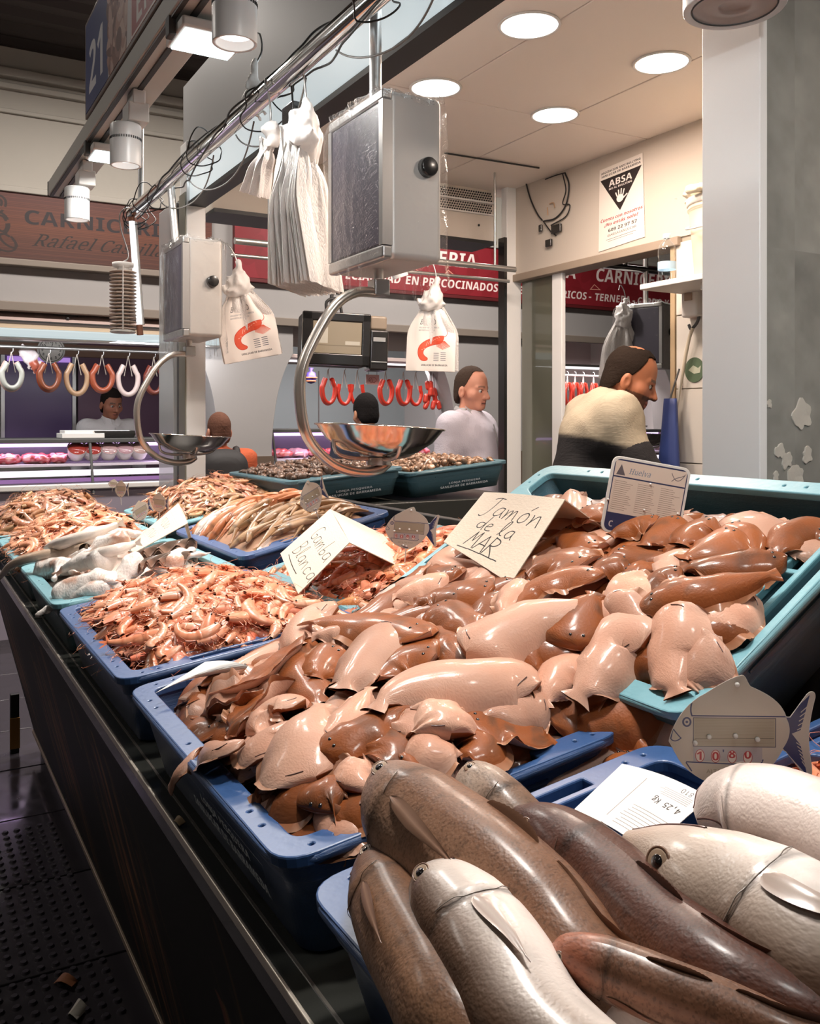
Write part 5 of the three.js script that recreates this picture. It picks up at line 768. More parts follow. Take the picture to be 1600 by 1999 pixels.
bigFish('hake', 'largest brown fish with its head on the crate rim beside the soles', tailOf(tailOf(hk([[470, 110, 0.055], [600, 300, 0.055], [840, 520, 0.05], [1180, 790, 0.045], [1500, 1110, 0.035], [1760, 1420, 0.025]], pxA), 0.03, 0.06, -0.02), 0.05, 0.12, -0.03), up0, [0.55, 0.35], 0.043, 0.042, [[0.18, 0.085, 0.046], [0.37, 0.215, 0.14], [0.60, 0.41, 0.31]], { seed: 4, gill: 0.13, pec: 1.25, pecL: 0.2, eyeR: 0.15, eyeA: 0.95, head: [0.3, 0.2, 0.16] });
bigFish('hake', 'greyish fish head wedged between the two darkest brown fish', tailOf(hk([[1000, 75, 0.04], [1080, 200, 0.035], [1230, 400, 0.025], [1450, 640, 0.012], [1800, 1000, 0.0]], pxA), 0.06, 0.14, -0.03), up0, 0.7, 0.032, 0.030, [[0.17, 0.10, 0.065], [0.36, 0.26, 0.2], [0.5, 0.4, 0.32]], { seed: 5, head: [0.42, 0.33, 0.27] });
bigFish('hake', 'very dark red-brown fish lying under the price ticket', tailOf(tailOf(hk([[20, 290, 0.05], [220, 440, 0.045], [520, 700, 0.035], [850, 1010, 0.03], [1250, 1270, 0.03]], pxB), 0.06, 0.08, -0.02), 0.06, 0.1, -0.03), up0, [0.1, 0.3], 0.034, 0.033, [[0.075, 0.024, 0.013], [0.20, 0.09, 0.05], [0.38, 0.23, 0.15]], { seed: 6, head: [0.06, 0.022, 0.016], line: [0.3, 0.2, 0.14] });
bigFish('hake', 'big silver fish with open jaw and large ringed eye', tailOf(tailOf(hk([[600, 420, 0.05], [760, 500, 0.05], [1000, 640, 0.05], [1330, 830, 0.045], [1700, 1080, 0.04]], pxB), 0.08, 0.06, -0.02), 0.08, 0.08, -0.03), up0, [-1.9, -2.0], 0.047, 0.039, [[0.17, 0.10, 0.065], [0.50, 0.40, 0.33], [0.88, 0.80, 0.75]], { seed: 7, prof: [[0, 0.13], [0.03, 0.26], [0.08, 0.47], [0.15, 0.70], [0.22, 0.87], [0.32, 1], [0.5, 0.95], [0.7, 0.65], [0.9, 0.25], [1, 0.15]], eyeR: 0.18, eye: 0.14, gill: 0.31, eyeA: 1.0, jaw: 0.165, jawA: 2.2, pec: 1.6, head: [0.42, 0.32, 0.25], line: [0.6, 0.5, 0.45] });
bigFish('hake', 'pale fish belly with pinkish fin behind the big silver head', tailOf(hk([[960, 330, 0.035], [1120, 290, 0.04], [1330, 310, 0.045], [1600, 400, 0.045], [1950, 540, 0.04]], pxB), 0.1, 0.05, -0.02), up0, 2.9, 0.038, 0.037, [[0.3, 0.2, 0.15], [0.78, 0.62, 0.54], [0.90, 0.76, 0.69]], { seed: 8, pecL: 0.24 });
bigFish('hake', 'broad white fish belly at the bottom between silver and slim fish', tailOf(hk([[230, 900, 0.0], [400, 1060, 0.008], [620, 1330, 0.012], [830, 1600, 0.012]], pxB), 0.04, 0.1, -0.02), up0, 2.6, 0.037, 0.033, [[0.3, 0.2, 0.15], [0.8, 0.68, 0.6], [0.9, 0.78, 0.71]], { seed: 10 });
bigFish('gurnard', 'slim brown fish with reddish snout across the bottom of the crate', tailOf(hk([[225, 985, 0.055], [330, 1030, 0.058], [560, 1120, 0.055], [850, 1240, 0.05], [1200, 1370, 0.045], [1500, 1480, 0.04]], pxB), 0.08, 0.05, -0.01), up0, [-0.2, 0.2], 0.0175, 0.0165, [[0.17, 0.08, 0.045], [0.40, 0.18, 0.105], [0.62, 0.43, 0.33]], { seed: 9, head: [0.42, 0.14, 0.08], dorsal: [[0.25, 0.4, 0.3], [0.45, 0.85, 0.3]], line: [0.2, 0.11, 0.07] });
// ================================================================ shrimps, prawns, cuttlefish, small fish
const shrimpM = phys(0xffffff, 0.4, { vertexColors: true, clearcoat: 0.6, clearcoatRoughness: 0.2 });
// a shrimp lying on its side: head at +x, tail curled; about 1 unit long
function shrimpParts(bend, seedN, C) {
  const nu = 20, nv = 8, R = (u) => u < 0.38 ? lerp(0.06, 0.112, Math.sin(u / 0.38 * 1.9)) : lerp(0.108, 0.036, Math.pow((u - 0.38) / 0.62, 1.1)), P = (u) => { const a = bend * Math.pow(u, 1.25), L = 1.0; let x = 0, z = 0, n = 24; for (let i = 0; i < n; i++) { const t = u * (i + 0.5) / n, q = bend * 1.15 * Math.pow(t, 1.3); x -= Math.cos(q) * u / n * L; z += Math.sin(q) * u / n * L; } return [new THREE.Vector3(0.5 + x, 0, z - 0.12 * bend), a]; };
  const tube2 = (u0, u1, n, seg) => { const pos = [], uv = [], cl = [], idx = []; for (let j = 0; j <= n; j++) { const u = lerp(u0, u1, j / n), [c, ] = P(u), e = P(Math.min(1, u + 0.01))[0].sub(P(Math.max(0, u - 0.01))[0]).normalize(), s = new THREE.Vector3(e.z, 0, -e.x), saw = seg ? 1 + 0.10 * ((u * 11) % 1 < 0.5 ? 1 : 0) : 1; for (let i = 0; i <= nv; i++) { const a = i / nv * Math.PI * 2, r = R(u) * saw; const p = c.clone().addScaledVector(s, Math.cos(a) * r * 1.15).add(new THREE.Vector3(0, Math.sin(a) * r * 0.8, 0)); pos.push(p.x, p.y, p.z); uv.push(u, i / nv); const m = hash(Math.floor(u * 22), i, seedN), k = mix3(C[0], C[1], clamp(0.5 + 0.5 * Math.cos(a) + (m - 0.5) * 0.5, 0, 1)); cl.push(...(seg && (u * 11) % 1 < 0.18 ? mix3(k, C[2], 0.55) : k)); } } for (let j = 0; j < n; j++) for (let i = 0; i < nv; i++) { const A = j * (nv + 1) + i, B = A + 1, D = A + nv + 1; idx.push(A, B, D, B, D + 1, D); } return geo(pos, uv, idx, cl); };
  const flat = (list) => { const pos = [], uv = [], cl = [], idx = []; for (const q of list) { const k = pos.length / 3; for (const p of q) { pos.push(p.x, p.y, p.z); uv.push(0, 0); cl.push(...mix3(C[1], C[2], 0.4)); } for (let i = 1; i + 1 < q.length; i++) idx.push(k, k + i, k + i + 1); } return geo(pos, uv, idx, cl); };
  const t = P(1)[0], e = t.clone().sub(P(0.95)[0]).normalize(), s = new THREE.Vector3(e.z, 0, -e.x), tail = flat([-0.9, 0, 0.9].map((w) => { const d = e.clone().multiplyScalar(Math.cos(w)).addScaledVector(s, Math.sin(w)), n = s.clone().multiplyScalar(0.035); return [t.clone().sub(n), t.clone().addScaledVector(d, 0.13).sub(n.clone().multiplyScalar(0.7)), t.clone().addScaledVector(d, 0.17), t.clone().addScaledVector(d, 0.13).add(n.clone().multiplyScalar(0.7)), t.clone().add(n)]; }));
  const thin = (pts, r, n = 8) => { const g = new THREE.TubeGeometry(new THREE.CatmullRomCurve3(pts), n, r, 3, false), c = new Float32Array(g.attributes.position.count * 3); for (let i = 0; i < c.length; i += 3) c.set(mix3(C[0], C[2], 0.35), i); g.setAttribute('color', new THREE.BufferAttribute(c, 3)); return g; };
  const legs = []; for (let i = 0; i < 7; i++) { const u = 0.16 + i * 0.09, p = P(u)[0], ee = P(u + 0.02)[0].sub(p).normalize(), ss = new THREE.Vector3(-ee.z, 0, ee.x), L = i < 4 ? 0.19 : 0.09; legs.push(thin([p.clone().addScaledVector(ss, 0.05), p.clone().addScaledVector(ss, 0.05 + L * 0.6).add(new THREE.Vector3(0, 0.02 * Math.sin(i * 2), 0)), p.clone().addScaledVector(ss, 0.05 + L).addScaledVector(ee, 0.05 * Math.sin(i * 5))], 0.009, 3)); }
  const h = P(0)[0], ant = [0.5, -0.6].map((w, i) => thin([h, h.clone().add(new THREE.Vector3(0.18, 0.05, w * 0.15)), h.clone().add(new THREE.Vector3(0.24, 0.04, w * 0.55)), h.clone().add(new THREE.Vector3(0.12 + 0.1 * i, 0.05, w * 0.7))], 0.0038, 8));
  const ros = thin([P(0.06)[0].add(new THREE.Vector3(0, 0.03, 0)), h.clone().add(new THREE.Vector3(0.08, 0.03, 0.02)), h.clone().add(new THREE.Vector3(0.2, 0.045, 0.05))], 0.014, 4);
  const eye = new THREE.SphereGeometry(0.02, 6, 5).translate(h.x - 0.03, 0.05, h.z + 0.02);
  return { body: tube2(0.34, 1, 18, true), head: tube2(0, 0.36, 8, false), tail, legs: merge(legs), ant, ros, eye };
}
const PINK = [[0.84, 0.36, 0.20], [0.72, 0.21, 0.09], [0.6, 0.14, 0.055]], PALEPK = [[0.70, 0.35, 0.205], [0.58, 0.21, 0.10], [0.48, 0.15, 0.065]], TAN = [[0.50, 0.27, 0.15], [0.36, 0.155, 0.075], [0.28, 0.11, 0.055]], ORANGE = [[0.85, 0.36, 0.2], [0.72, 0.2, 0.09], [0.5, 0.1, 0.04]];
function shrimpProto(name, bend, seedN, C) {
  const p = shrimpParts(bend, seedN, C), g = new THREE.Group(); g.name = name;
  part('body', p.body, shrimpM, g); part('head', p.head, shrimpM, g); part('tail_fan', p.tail, shrimpM, g); part('legs', p.legs, shrimpM, g).userData.kind = 'stuff'; p.ant.forEach((a) => part('antenna', a, shrimpM, g)); part('rostrum', p.ros, shrimpM, g); part('eye', p.eye, eyeM, g);
  g.userData.whole = merge([p.body, p.head, p.tail, p.legs, ...p.ant]); return g;
}
const protoSets = { pink: PINK, pale: PALEPK, tan: TAN, orange: ORANGE }; const protos = {};
for (const k in protoSets) protos[k] = [0.5, 1.1, 1.7, 2.4].map((b, i) => shrimpProto('shrimp', b, i + 3, i === 2 && k === 'pink' ? PALEPK : protoSets[k]));
const crateTop = (c, bulge, W = CW) => (lx, lz) => new THREE.Vector3(lx, bulge * (1 - Math.pow(Math.abs(lx / W * 2 - 1), 2.4)) * (1 - Math.pow(Math.abs(lz / CL * 2), 3)) - 0.022 + 0.012 * fbm(lx * 22 + bulge * 100, lz * 22, 4, 2), lz).applyMatrix4(c.matrixWorld);
const Q = () => new THREE.Quaternion();
function layShrimp(c, top, lx, lz, sink, yaw) { const p = top(lx, lz), a = top(lx + 0.02, lz).sub(p), b = top(lx, lz + 0.02).sub(p), n = b.cross(a).normalize(); p.addScaledVector(n, -sink); const q = Q().setFromUnitVectors(new THREE.Vector3(0, 1, 0), n).multiply(Q().setFromEuler(new THREE.Euler(rr(-0.3, 0.3), yaw, rr(-0.25, 0.25), 'YXZ'))); return [p, q]; }
function heap(c, bulge, kind, size, count, deep, label, group, name, box = [0.03, CW - 0.03, -CL / 2 + 0.045, CL / 2 - 0.045], yaw0 = null) {
  const top = crateTop(c, bulge);
  for (let i = 0; i < count; i++) { const v = Math.floor(rnd() * 4), s = protos[kind][v].clone(); s.userData = {}; s.name = numbered(name); const [p, q] = layShrimp(c, top, rr(box[0], box[1]), rr(box[2], box[3]), rr(-0.012, 0.008), yaw0 === null ? rr(0, 6.28) : yaw0 + rr(-0.7, 0.7) + (rnd() < 0.5 ? Math.PI : 0)); s.position.copy(p); s.quaternion.copy(q); s.scale.setScalar(size * rr(0.85, 1.15)); if (rnd() < 0.5) s.scale.z *= -1; scene.add(s); tag(s, label, 'shrimp', group); }
  for (let v = 0; v < (deep ? 4 : 0); v++) {
    const n = Math.floor(deep / 4), im = new THREE.InstancedMesh(protos[kind][v].userData.whole, shrimpM, n), m = new THREE.Matrix4();
    for (let i = 0; i < n; i++) { const [p, q] = layShrimp(c, top, rr(box[0] - 0.005, box[1] + 0.005), rr(box[2] - 0.01, box[3] + 0.01), count ? rr(0.006, 0.026) : rr(-0.008, 0.022), rr(0, 6.28)); m.compose(p, q, new THREE.Vector3(1, 1, rnd() < 0.5 ? 1 : -1).multiplyScalar(size * rr(0.85, 1.15))); im.setMatrixAt(i, m); im.setColorAt(i, col(rr(0.8, 1.05), rr(0.75, 1.0), rr(0.7, 1.0))); }
    im.name = numbered(name + '_heap'); tag(im, (count ? 'more of the ' : 'heap of ') + label.replace(/ lying.*/, 's') + (count ? ' deeper in ' : ' in ') + label.replace(/.*(lying|heaped) (loose )?(on|in) /, ''), 'shrimps', null, 'stuff'); scene.add(im);
  }
  // what shows between the shrimps: the packed bottom of the heap
  const g = new THREE.PlaneGeometry(1, 1, 24, 24), p = g.attributes.position; for (let i = 0; i < p.count; i++) { const q = top(lerp(box[0] - 0.008, box[1] + 0.008, p.getX(i) + 0.5), lerp(box[2] - 0.015, box[3] + 0.015, 0.5 - p.getY(i))); p.setXYZ(i, q.x, q.y - 0.024 - 0.008 * rnd(), q.z); } g.computeVertexNormals();
  const bed = solo(name + '_bed', g, phys(new THREE.Color(...protoSets[kind][2]).multiplyScalar(0.8), 0.4, { clearcoat: 0.4, bumpMap: per(fineTex, 20), bumpScale: 0.01 }), 'packed underside of the ' + label.replace(/ lying.*/, ' heap') + ' in ' + label.replace(/.*(lying|heaped) (loose )?(on|in) /, ''), 'shrimps'); bed.userData.kind = 'stuff';
}
heap(crateC, 0.062, 'pink', 0.094, 250, 620, 'pink shrimp lying loose in the heaped blue crate', 'pink shrimps in the blue crate', 'shrimp', [0.055, CW + 0.02, -CL / 2 + 0.035, CL / 2 - 0.055], 0.35);
heap(crateH, 0.04, 'pink', 0.092, 0, 640, 'pink shrimp heaped in the turquoise back-row crate behind the folded card', null, 'shrimp', [-0.03, CW - 0.03, -CL / 2 + 0.02, CL / 2 + 0.01]);
heap(crateG, 0.035, 'orange', 0.105, 55, 300, 'orange shrimp lying in the crate behind the silver fish', 'orange shrimps behind the silver fish', 'shrimp', [0.005, CW - 0.02, -CL / 2 + 0.01, CL / 2 - 0.05]);
heap(crateE, 0.075, 'pale', 0.095, 150, 380, 'pale prawn lying in the turquoise crate beyond the cuttlefish', 'pale prawns beyond the cuttlefish', 'prawn');
heap(crateE2, 0.10, 'tan', 0.11, 0, 460, 'tan langoustine heaped in the farthest turquoise crate', null, 'langoustine');
heap(crateJ, 0.085, 'tan', 0.07, 0, 760, 'brown shrimp heaped in the back-row crate by the corner post', null, 'shrimp');
// ---- small fish in the blue back-row crate, and a few white squid
const smallProf = [[0, 0.14], [0.05, 0.5], [0.15, 0.85], [0.3, 1], [0.5, 0.9], [0.75, 0.5], [0.9, 0.24], [1, 0.2]];
{
  const top = crateTop(crateI, 0.07), pals = [[[0.50, 0.16, 0.055], [0.62, 0.25, 0.10], [0.68, 0.38, 0.22]], [[0.30, 0.16, 0.07], [0.46, 0.26, 0.12], [0.6, 0.38, 0.22]], [[0.7, 0.62, 0.56], [0.82, 0.76, 0.70], [0.85, 0.8, 0.76]]];
  const where = ['orange small fish laid slantwise in the blue back-row crate', 'olive-brown small fish in the near part of the back-row crate', 'white slim fish at the far rim of the back-row crate'], groups = ['orange small fish', 'olive small fish', 'white slim fish'];
  for (let i = 0; i < 110; i++) { const lz = rr(-0.25, 0.24), kind = lz > 0.03 ? 1 : rnd() < 0.72 || lz > -0.12 ? 0 : 2, lx = rr(0.05, 0.36), a = (kind === 1 ? rr(-0.8, 0.8) : rr(-0.35, 0.25)) + 0.3, L = rr(0.06, 0.085), pts = []; for (let k = -1; k <= 1; k++) { const p = top(clamp(lx + Math.cos(a) * L * k * 0.9, 0.01, 0.40), clamp(lz - Math.sin(a) * L * k, -0.28, 0.27)); p.y += 0.008 - (i % 3) * 0.006 + (i > 75 ? 0.005 : 0); pts.push(p); } if (rnd() < 0.5) pts.reverse(); if (pts[0].distanceTo(pts[2]) > 0.08) bigFish(kind === 2 ? 'squid' : 'small_fish', where[kind], pts, new THREE.Vector3(-0.2, 1, 0), rr(-1.4, 1.4), 0.0105, 0.009, pals[kind], { seed: i + 20, prof: smallProf, nu: 16, nv: 10, plain: true, gill: 0.2, group: groups[kind] + ' in the back-row crate' }); }
  const g = new THREE.PlaneGeometry(1, 1, 12, 12), p = g.attributes.position; for (let i = 0; i < p.count; i++) { const q = top(lerp(0.025, 0.38, p.getX(i) + 0.5), lerp(-0.27, 0.27, 0.5 - p.getY(i))); p.setXYZ(i, q.x, q.y - 0.014, q.z); } g.computeVertexNormals(); solo('crushed_ice', g, phys(col(0.5, 0.3, 0.2), 0.35, { clearcoat: 0.5 }), 'wet ice under the small fish', 'ice').userData.kind = 'stuff';
}
// ---- white cuttlefish and rays in the turquoise crate
const cuttleM = phys(0xffffff, 0.4, { vertexColors: true, clearcoat: 0.7, clearcoatRoughness: 0.2, bumpMap: per(fineTex, 8), bumpScale: 0.002 });
const cutTop = crateTop(crateD, 0.06);
const onCut = (px, py, lift) => onHeap(px, py, lift, (x, d) => 1.01 + 0.16 * (x - 0.29) + 0.05 * smooth(x, 0.29, 0.42) * smooth(d, 1.98, 2.12));
const White = [0.9, 0.82, 0.76], Rust = [0.50, 0.22, 0.12];
function blob(label, name, a, b, ra, rb, sd, arms = 5) {
  const d = b.clone().sub(a), L = d.length(), t = d.clone().normalize(), s = new THREE.Vector3(0, 1, 0).cross(t).normalize(), A = a.toArray(), B = b.toArray(), prim = [[A, B, ra, rb]];
  for (let i = 0; i < arms; i++) { const w = (i / Math.max(1, arms - 1) - 0.5) * 2, p = b.clone().addScaledVector(s, w * rb * 0.7), q = p.clone().addScaledVector(t, 0.03 + 0.012 * (i % 3)).addScaledVector(s, w * 0.016).add(new THREE.Vector3(0, -0.012, 0)), q2 = q.clone().addScaledVector(t, 0.025).addScaledVector(s, (i % 2 - 0.5) * 0.03).add(new THREE.Vector3(0, -0.01, 0)); prim.push([p.toArray(), q.toArray(), 0.0085, 0.0065], [q.toArray(), q2.toArray(), 0.0065, 0.004]); }
  const all = prim.flatMap((k) => [k[0], k[1]]), R = Math.max(ra, rb) + 0.012, lo = [0, 1, 2].map((k) => Math.min(...all.map((p) => p[k])) - R), hi = [0, 1, 2].map((k) => Math.max(...all.map((p) => p[k])) + R);
  const g = net((x, y, z) => { const p = [x, y, z]; let v = 1; for (const k of prim) v = smin(v, capsule(p, k[0], k[1], k[2], k[3]), 0.008); return v + (noise(x * 60 + sd, y * 60, z * 60) - 0.5) * 0.007 + (noise(x * 22 + sd, y * 22, z * 22) - 0.5) * 0.012; }, lo, hi, 0.0055, (x, y, z) => { const m = fbm(x * 28 + sd, y * 28, z * 28, 3); return mix3(White, Rust, smooth(m, 0.56, 0.74) * 0.8); });
  return solo(name, g, cuttleM, label, 'cuttlefish');
}
const cut = (px, py, l = 0.02) => onCut(px, py, l);
blob('plump white cuttlefish at the near corner of the turquoise crate', 'cuttlefish', cut(128, 1158), cut(190, 1130), 0.030, 0.026, 1);
blob('white cuttlefish with folded arms at the near rim', 'cuttlefish', cut(205, 1150, 0.012), cut(150, 1162, 0.006), 0.022, 0.018, 2, 6);
blob('round white cuttlefish beside the crate edge', 'cuttlefish', cut(88, 1112), cut(128, 1108), 0.028, 0.025, 3, 3);
blob('white cuttlefish in the middle of its crate', 'cuttlefish', cut(262, 1103, 0.03), cut(236, 1130, 0.02), 0.028, 0.022, 4, 6);
blob('rust-spotted cuttlefish behind the plump white one', 'cuttlefish', cut(205, 1090, 0.03), cut(160, 1098, 0.024), 0.027, 0.022, 5, 4);
blob('pale cuttlefish half under the small card', 'cuttlefish', cut(232, 1056, 0.03), cut(196, 1062, 0.03), 0.03, 0.024, 6, 4);
blob('small white cuttlefish by the pink shrimp crate', 'cuttlefish', cut(345, 1098, 0.012), cut(318, 1108, 0.008), 0.02, 0.016, 7, 4);
blob('white cuttlefish under the small card edge', 'cuttlefish', cut(335, 1100, 0.03), cut(352, 1085, 0.03), 0.026, 0.02, 8, 3);
blob('flat white cuttlefish at the back of its crate', 'cuttlefish', cut(175, 1048, 0.02), cut(215, 1040, 0.02), 0.024, 0.02, 9, 3);
const squidPal = [[0.72, 0.62, 0.55], [0.86, 0.78, 0.71], [0.88, 0.8, 0.74]], squidProf = [[0, 0.12], [0.1, 0.5], [0.3, 0.9], [0.55, 1], [0.8, 0.85], [0.92, 0.55], [1, 0.5]];
bigFish('squid', 'long white squid pointing to the crate edge', [onCut(86, 1070, 0.05), onCut(150, 1052, 0.055), onCut(228, 1025, 0.06)], new THREE.Vector3(-0.1, 1, 0), 0, 0.017, 0.022, squidPal, { seed: 90, prof: squidProf, nu: 24, nv: 14, plain: true, gill: 0 });
bigFish('squid', 'short white squid beside the pink shrimps', [onCut(335, 1122, 0.02), onCut(310, 1108, 0.028), onCut(285, 1096, 0.03)], new THREE.Vector3(-0.1, 1, 0), 0, 0.012, 0.015, squidPal, { seed: 91, prof: squidProf, nu: 20, nv: 12, plain: true, gill: 0 });
bigFish('squid', 'second long white squid below the paler one', [onCut(170, 1085, 0.05), onCut(220, 1075, 0.05), onCut(262, 1062, 0.05)], new THREE.Vector3(-0.1, 1, 0), 0, 0.014, 0.02, squidPal, { seed: 92, prof: squidProf, nu: 20, nv: 12, plain: true, gill: 0 });
bigFish('ray_tail', 'long pale tail drooping over the turquoise crate rim', [onX(-4, 1132, 0.235), onX(28, 1100, 0.262), onX(65, 1088, 0.30), onCut(125, 1078, 0.03), onCut(165, 1070, 0.03)], new THREE.Vector3(-0.2, 1, 0), 0, 0.016, 0.022, [[0.42, 0.29, 0.2], [0.72, 0.58, 0.46], [0.8, 0.68, 0.58]], { seed: 93, prof: [[0, 0.25], [0.3, 0.6], [0.6, 0.9], [0.9, 1], [1, 0.7]], nu: 30, nv: 14, plain: true, gill: 0 });
for (const [k, a, b] of [[0, [265, 1080], [372, 1052]], [1, [285, 1092], [372, 1078]]]) { // dark frilled ray wings under the card
  const pts = [onCut(...a, 0.045), onCut((a[0] + b[0]) / 2, (a[1] + b[1]) / 2 - 4, 0.055), onCut(...b, 0.045)], cv = new THREE.CatmullRomCurve3(pts), P = [], U = [], I = [], C = [], n = 26, w = 8; for (let s = 0; s < 2; s++) for (let j = 0; j <= n; j++) for (let i = 0; i <= w; i++) { const c = cv.getPoint(j / n), v = i / w * 2 - 1, hw = 0.05 * Math.pow(Math.sin(Math.PI * (0.08 + 0.84 * j / n)), 0.6), p = c.add(new THREE.Vector3(v * hw, (s ? -0.003 : 0.003) - 0.02 * v * v + 0.009 * Math.sin(j * 1.1 + k) * v * v, -v * 0.02)); P.push(p.x, p.y, p.z); U.push(j / n, v); C.push(...(Math.abs(v) > 0.8 ? [0.42, 0.26, 0.19] : mix3([0.03, 0.024, 0.02], [0.2, 0.12, 0.08], fbm(j * 0.5, i * 0.7, k)))); }
  const N = (n + 1) * (w + 1); for (let j = 0; j < n; j++) for (let i = 0; i < w; i++) { const A = j * (w + 1) + i, D = A + w + 1; I.push(A, D, D + 1, A, D + 1, A + 1, N + A, N + D + 1, N + D, N + A, N + A + 1, N + D + 1); } solo('ray_wing', geo(P, U, I, C), soleM, k ? 'lower dark frilled ray wing under the small card' : 'upper glossy black ray wing under the small card', 'fish');
}
{ const g = new THREE.PlaneGeometry(1, 1, 14, 14), p = g.attributes.position; for (let i = 0; i < p.count; i++) { const q = cutTop(lerp(0.03, 0.38, p.getX(i) + 0.5), lerp(-0.26, 0.26, 0.5 - p.getY(i))); p.setXYZ(i, q.x, q.y - 0.022, q.z); } g.computeVertexNormals(); solo('crushed_ice', g, phys(col(0.55, 0.45, 0.39), 0.35, { clearcoat: 0.5 }), 'wet ice under the cuttlefish', 'ice').userData.kind = 'stuff'; }
// ---- shellfish in the teal crates, tray of prawns
function pebbles(c, label, C, L = CL) { const im = new THREE.InstancedMesh(new THREE.SphereGeometry(1, 8, 6), phys(0xffffff, 0.35, { clearcoat: 0.6 }), 420), m = new THREE.Matrix4(); for (let i = 0; i < 420; i++) { const lx = rr(0.03, CW - 0.03), lz = rr(-0.26, 0.26), p = new THREE.Vector3(lx, -0.012 + 0.016 * rnd() + 0.018 * (1 - Math.pow(lx / CW * 2 - 1, 2)), lz).applyMatrix4(c.matrixWorld); m.compose(p, Q().setFromEuler(new THREE.Euler(rr(0, 6), rr(0, 6), rr(0, 6))), new THREE.Vector3(rr(0.008, 0.015), rr(0.006, 0.01), rr(0.009, 0.018))); im.setMatrixAt(i, m); const k = rr(0.5, 1.3); im.setColorAt(i, col(C[0] * k, C[1] * k, C[2] * k)); } im.name = numbered('shellfish_heap'); tag(im, label, 'shellfish', null, 'stuff'); scene.add(im); solo('shellfish_bed', new THREE.BoxGeometry(CW - 0.07, 0.03, CL - 0.1).translate(CW / 2, -0.03, 0).applyMatrix4(c.matrixWorld), mat(col(C[0] * 0.4, C[1] * 0.4, C[2] * 0.4), 0.6), 'bottom of the ' + label, 'shellfish').userData.kind = 'stuff'; }
pebbles(crateK, 'small dark shellfish heaped in the teal crate near the pan', [0.16, 0.09, 0.06]); pebbles(crateL, 'small brown shellfish heaped in the teal crate by the end column', [0.3, 0.17, 0.1]);
{
  const t = thing('tray', 'white tray of orange prawns beside the corner post', 'tray', null, V(1.17, 1.156, 3.27)); part('tray', [skin([rloop(0.26, 0.15, 0.02, 0.04), rloop(0.22, 0.11, 0.02, 0)], false, true), skin([rloop(0.255, 0.145, 0.02, 0.04), rloop(0.215, 0.105, 0.02, 0.004)].reverse(), true, false)], M.white, t);
  for (let i = 0; i < 26; i++) { const s = protos.orange[i % 4].clone(); s.userData = {}; s.name = numbered('prawn'); s.position.copy(V(1.17 + rr(-0.11, 0.11), 1.165 + rr(0.02, 0.06), 3.27 + rr(-0.05, 0.05))); s.rotation.set(rr(-0.3, 0.3), rr(0, 6), rr(-0.3, 0.3)); s.scale.setScalar(0.085); scene.add(s); tag(s, 'orange prawn heaped on the white tray by the corner post', 'prawn', 'prawns on the white tray'); }
  const c = onD(516, 942, 3.05), sn = []; for (let i = 0; i < 40; i++) { const a = i * 0.42, r = 0.030 * Math.pow(i / 40, 0.9); sn.push(new THREE.Vector3(Math.cos(a) * r, -0.012 * i / 40 + 0.02, Math.sin(a) * r)); }
  const shell = net((x, y, z) => ellip([x, y, z], [0, 0, 0], [0.036, 0.032, 0.036]) + 0.004 * Math.sin(Math.atan2(z, x) * 2 + y * 260), [-0.05, -0.045, -0.05], [0.05, 0.045, 0.05], 0.004); const w = thing('sea_snail', 'round brown spiral shell beside the teal crate', 'shell', null, c); part('shell', shell, phys(col(0.22, 0.075, 0.035), 0.3, { clearcoat: 0.7 }), w); part('spire', lathe([[0, 0.03], [0.008, 0.026], [0.012, 0.02], [0.02, 0.016], [0.024, 0.006], [0, 0]], 16).translate(0, 0.02, 0), phys(col(0.3, 0.12, 0.06), 0.3, { clearcoat: 0.7 }), w);
}
// ================================================================ cards, price tags, papers
const cardM = mat(col(0.78, 0.64, 0.52), 0.8, { bumpMap: per(grainTex, 6), bumpScale: 0.0006 });
function pen(g, paths, w) { g.lineCap = g.lineJoin = 'round'; g.strokeStyle = '#26201f'; g.lineWidth = w; for (const p of paths) { g.beginPath(); g.moveTo(p[0], p[1]); for (let i = 2; i + 3 < p.length; i += 4) g.quadraticCurveTo(p[i], p[i + 1], p[i + 2], p[i + 3]); g.stroke(); } }
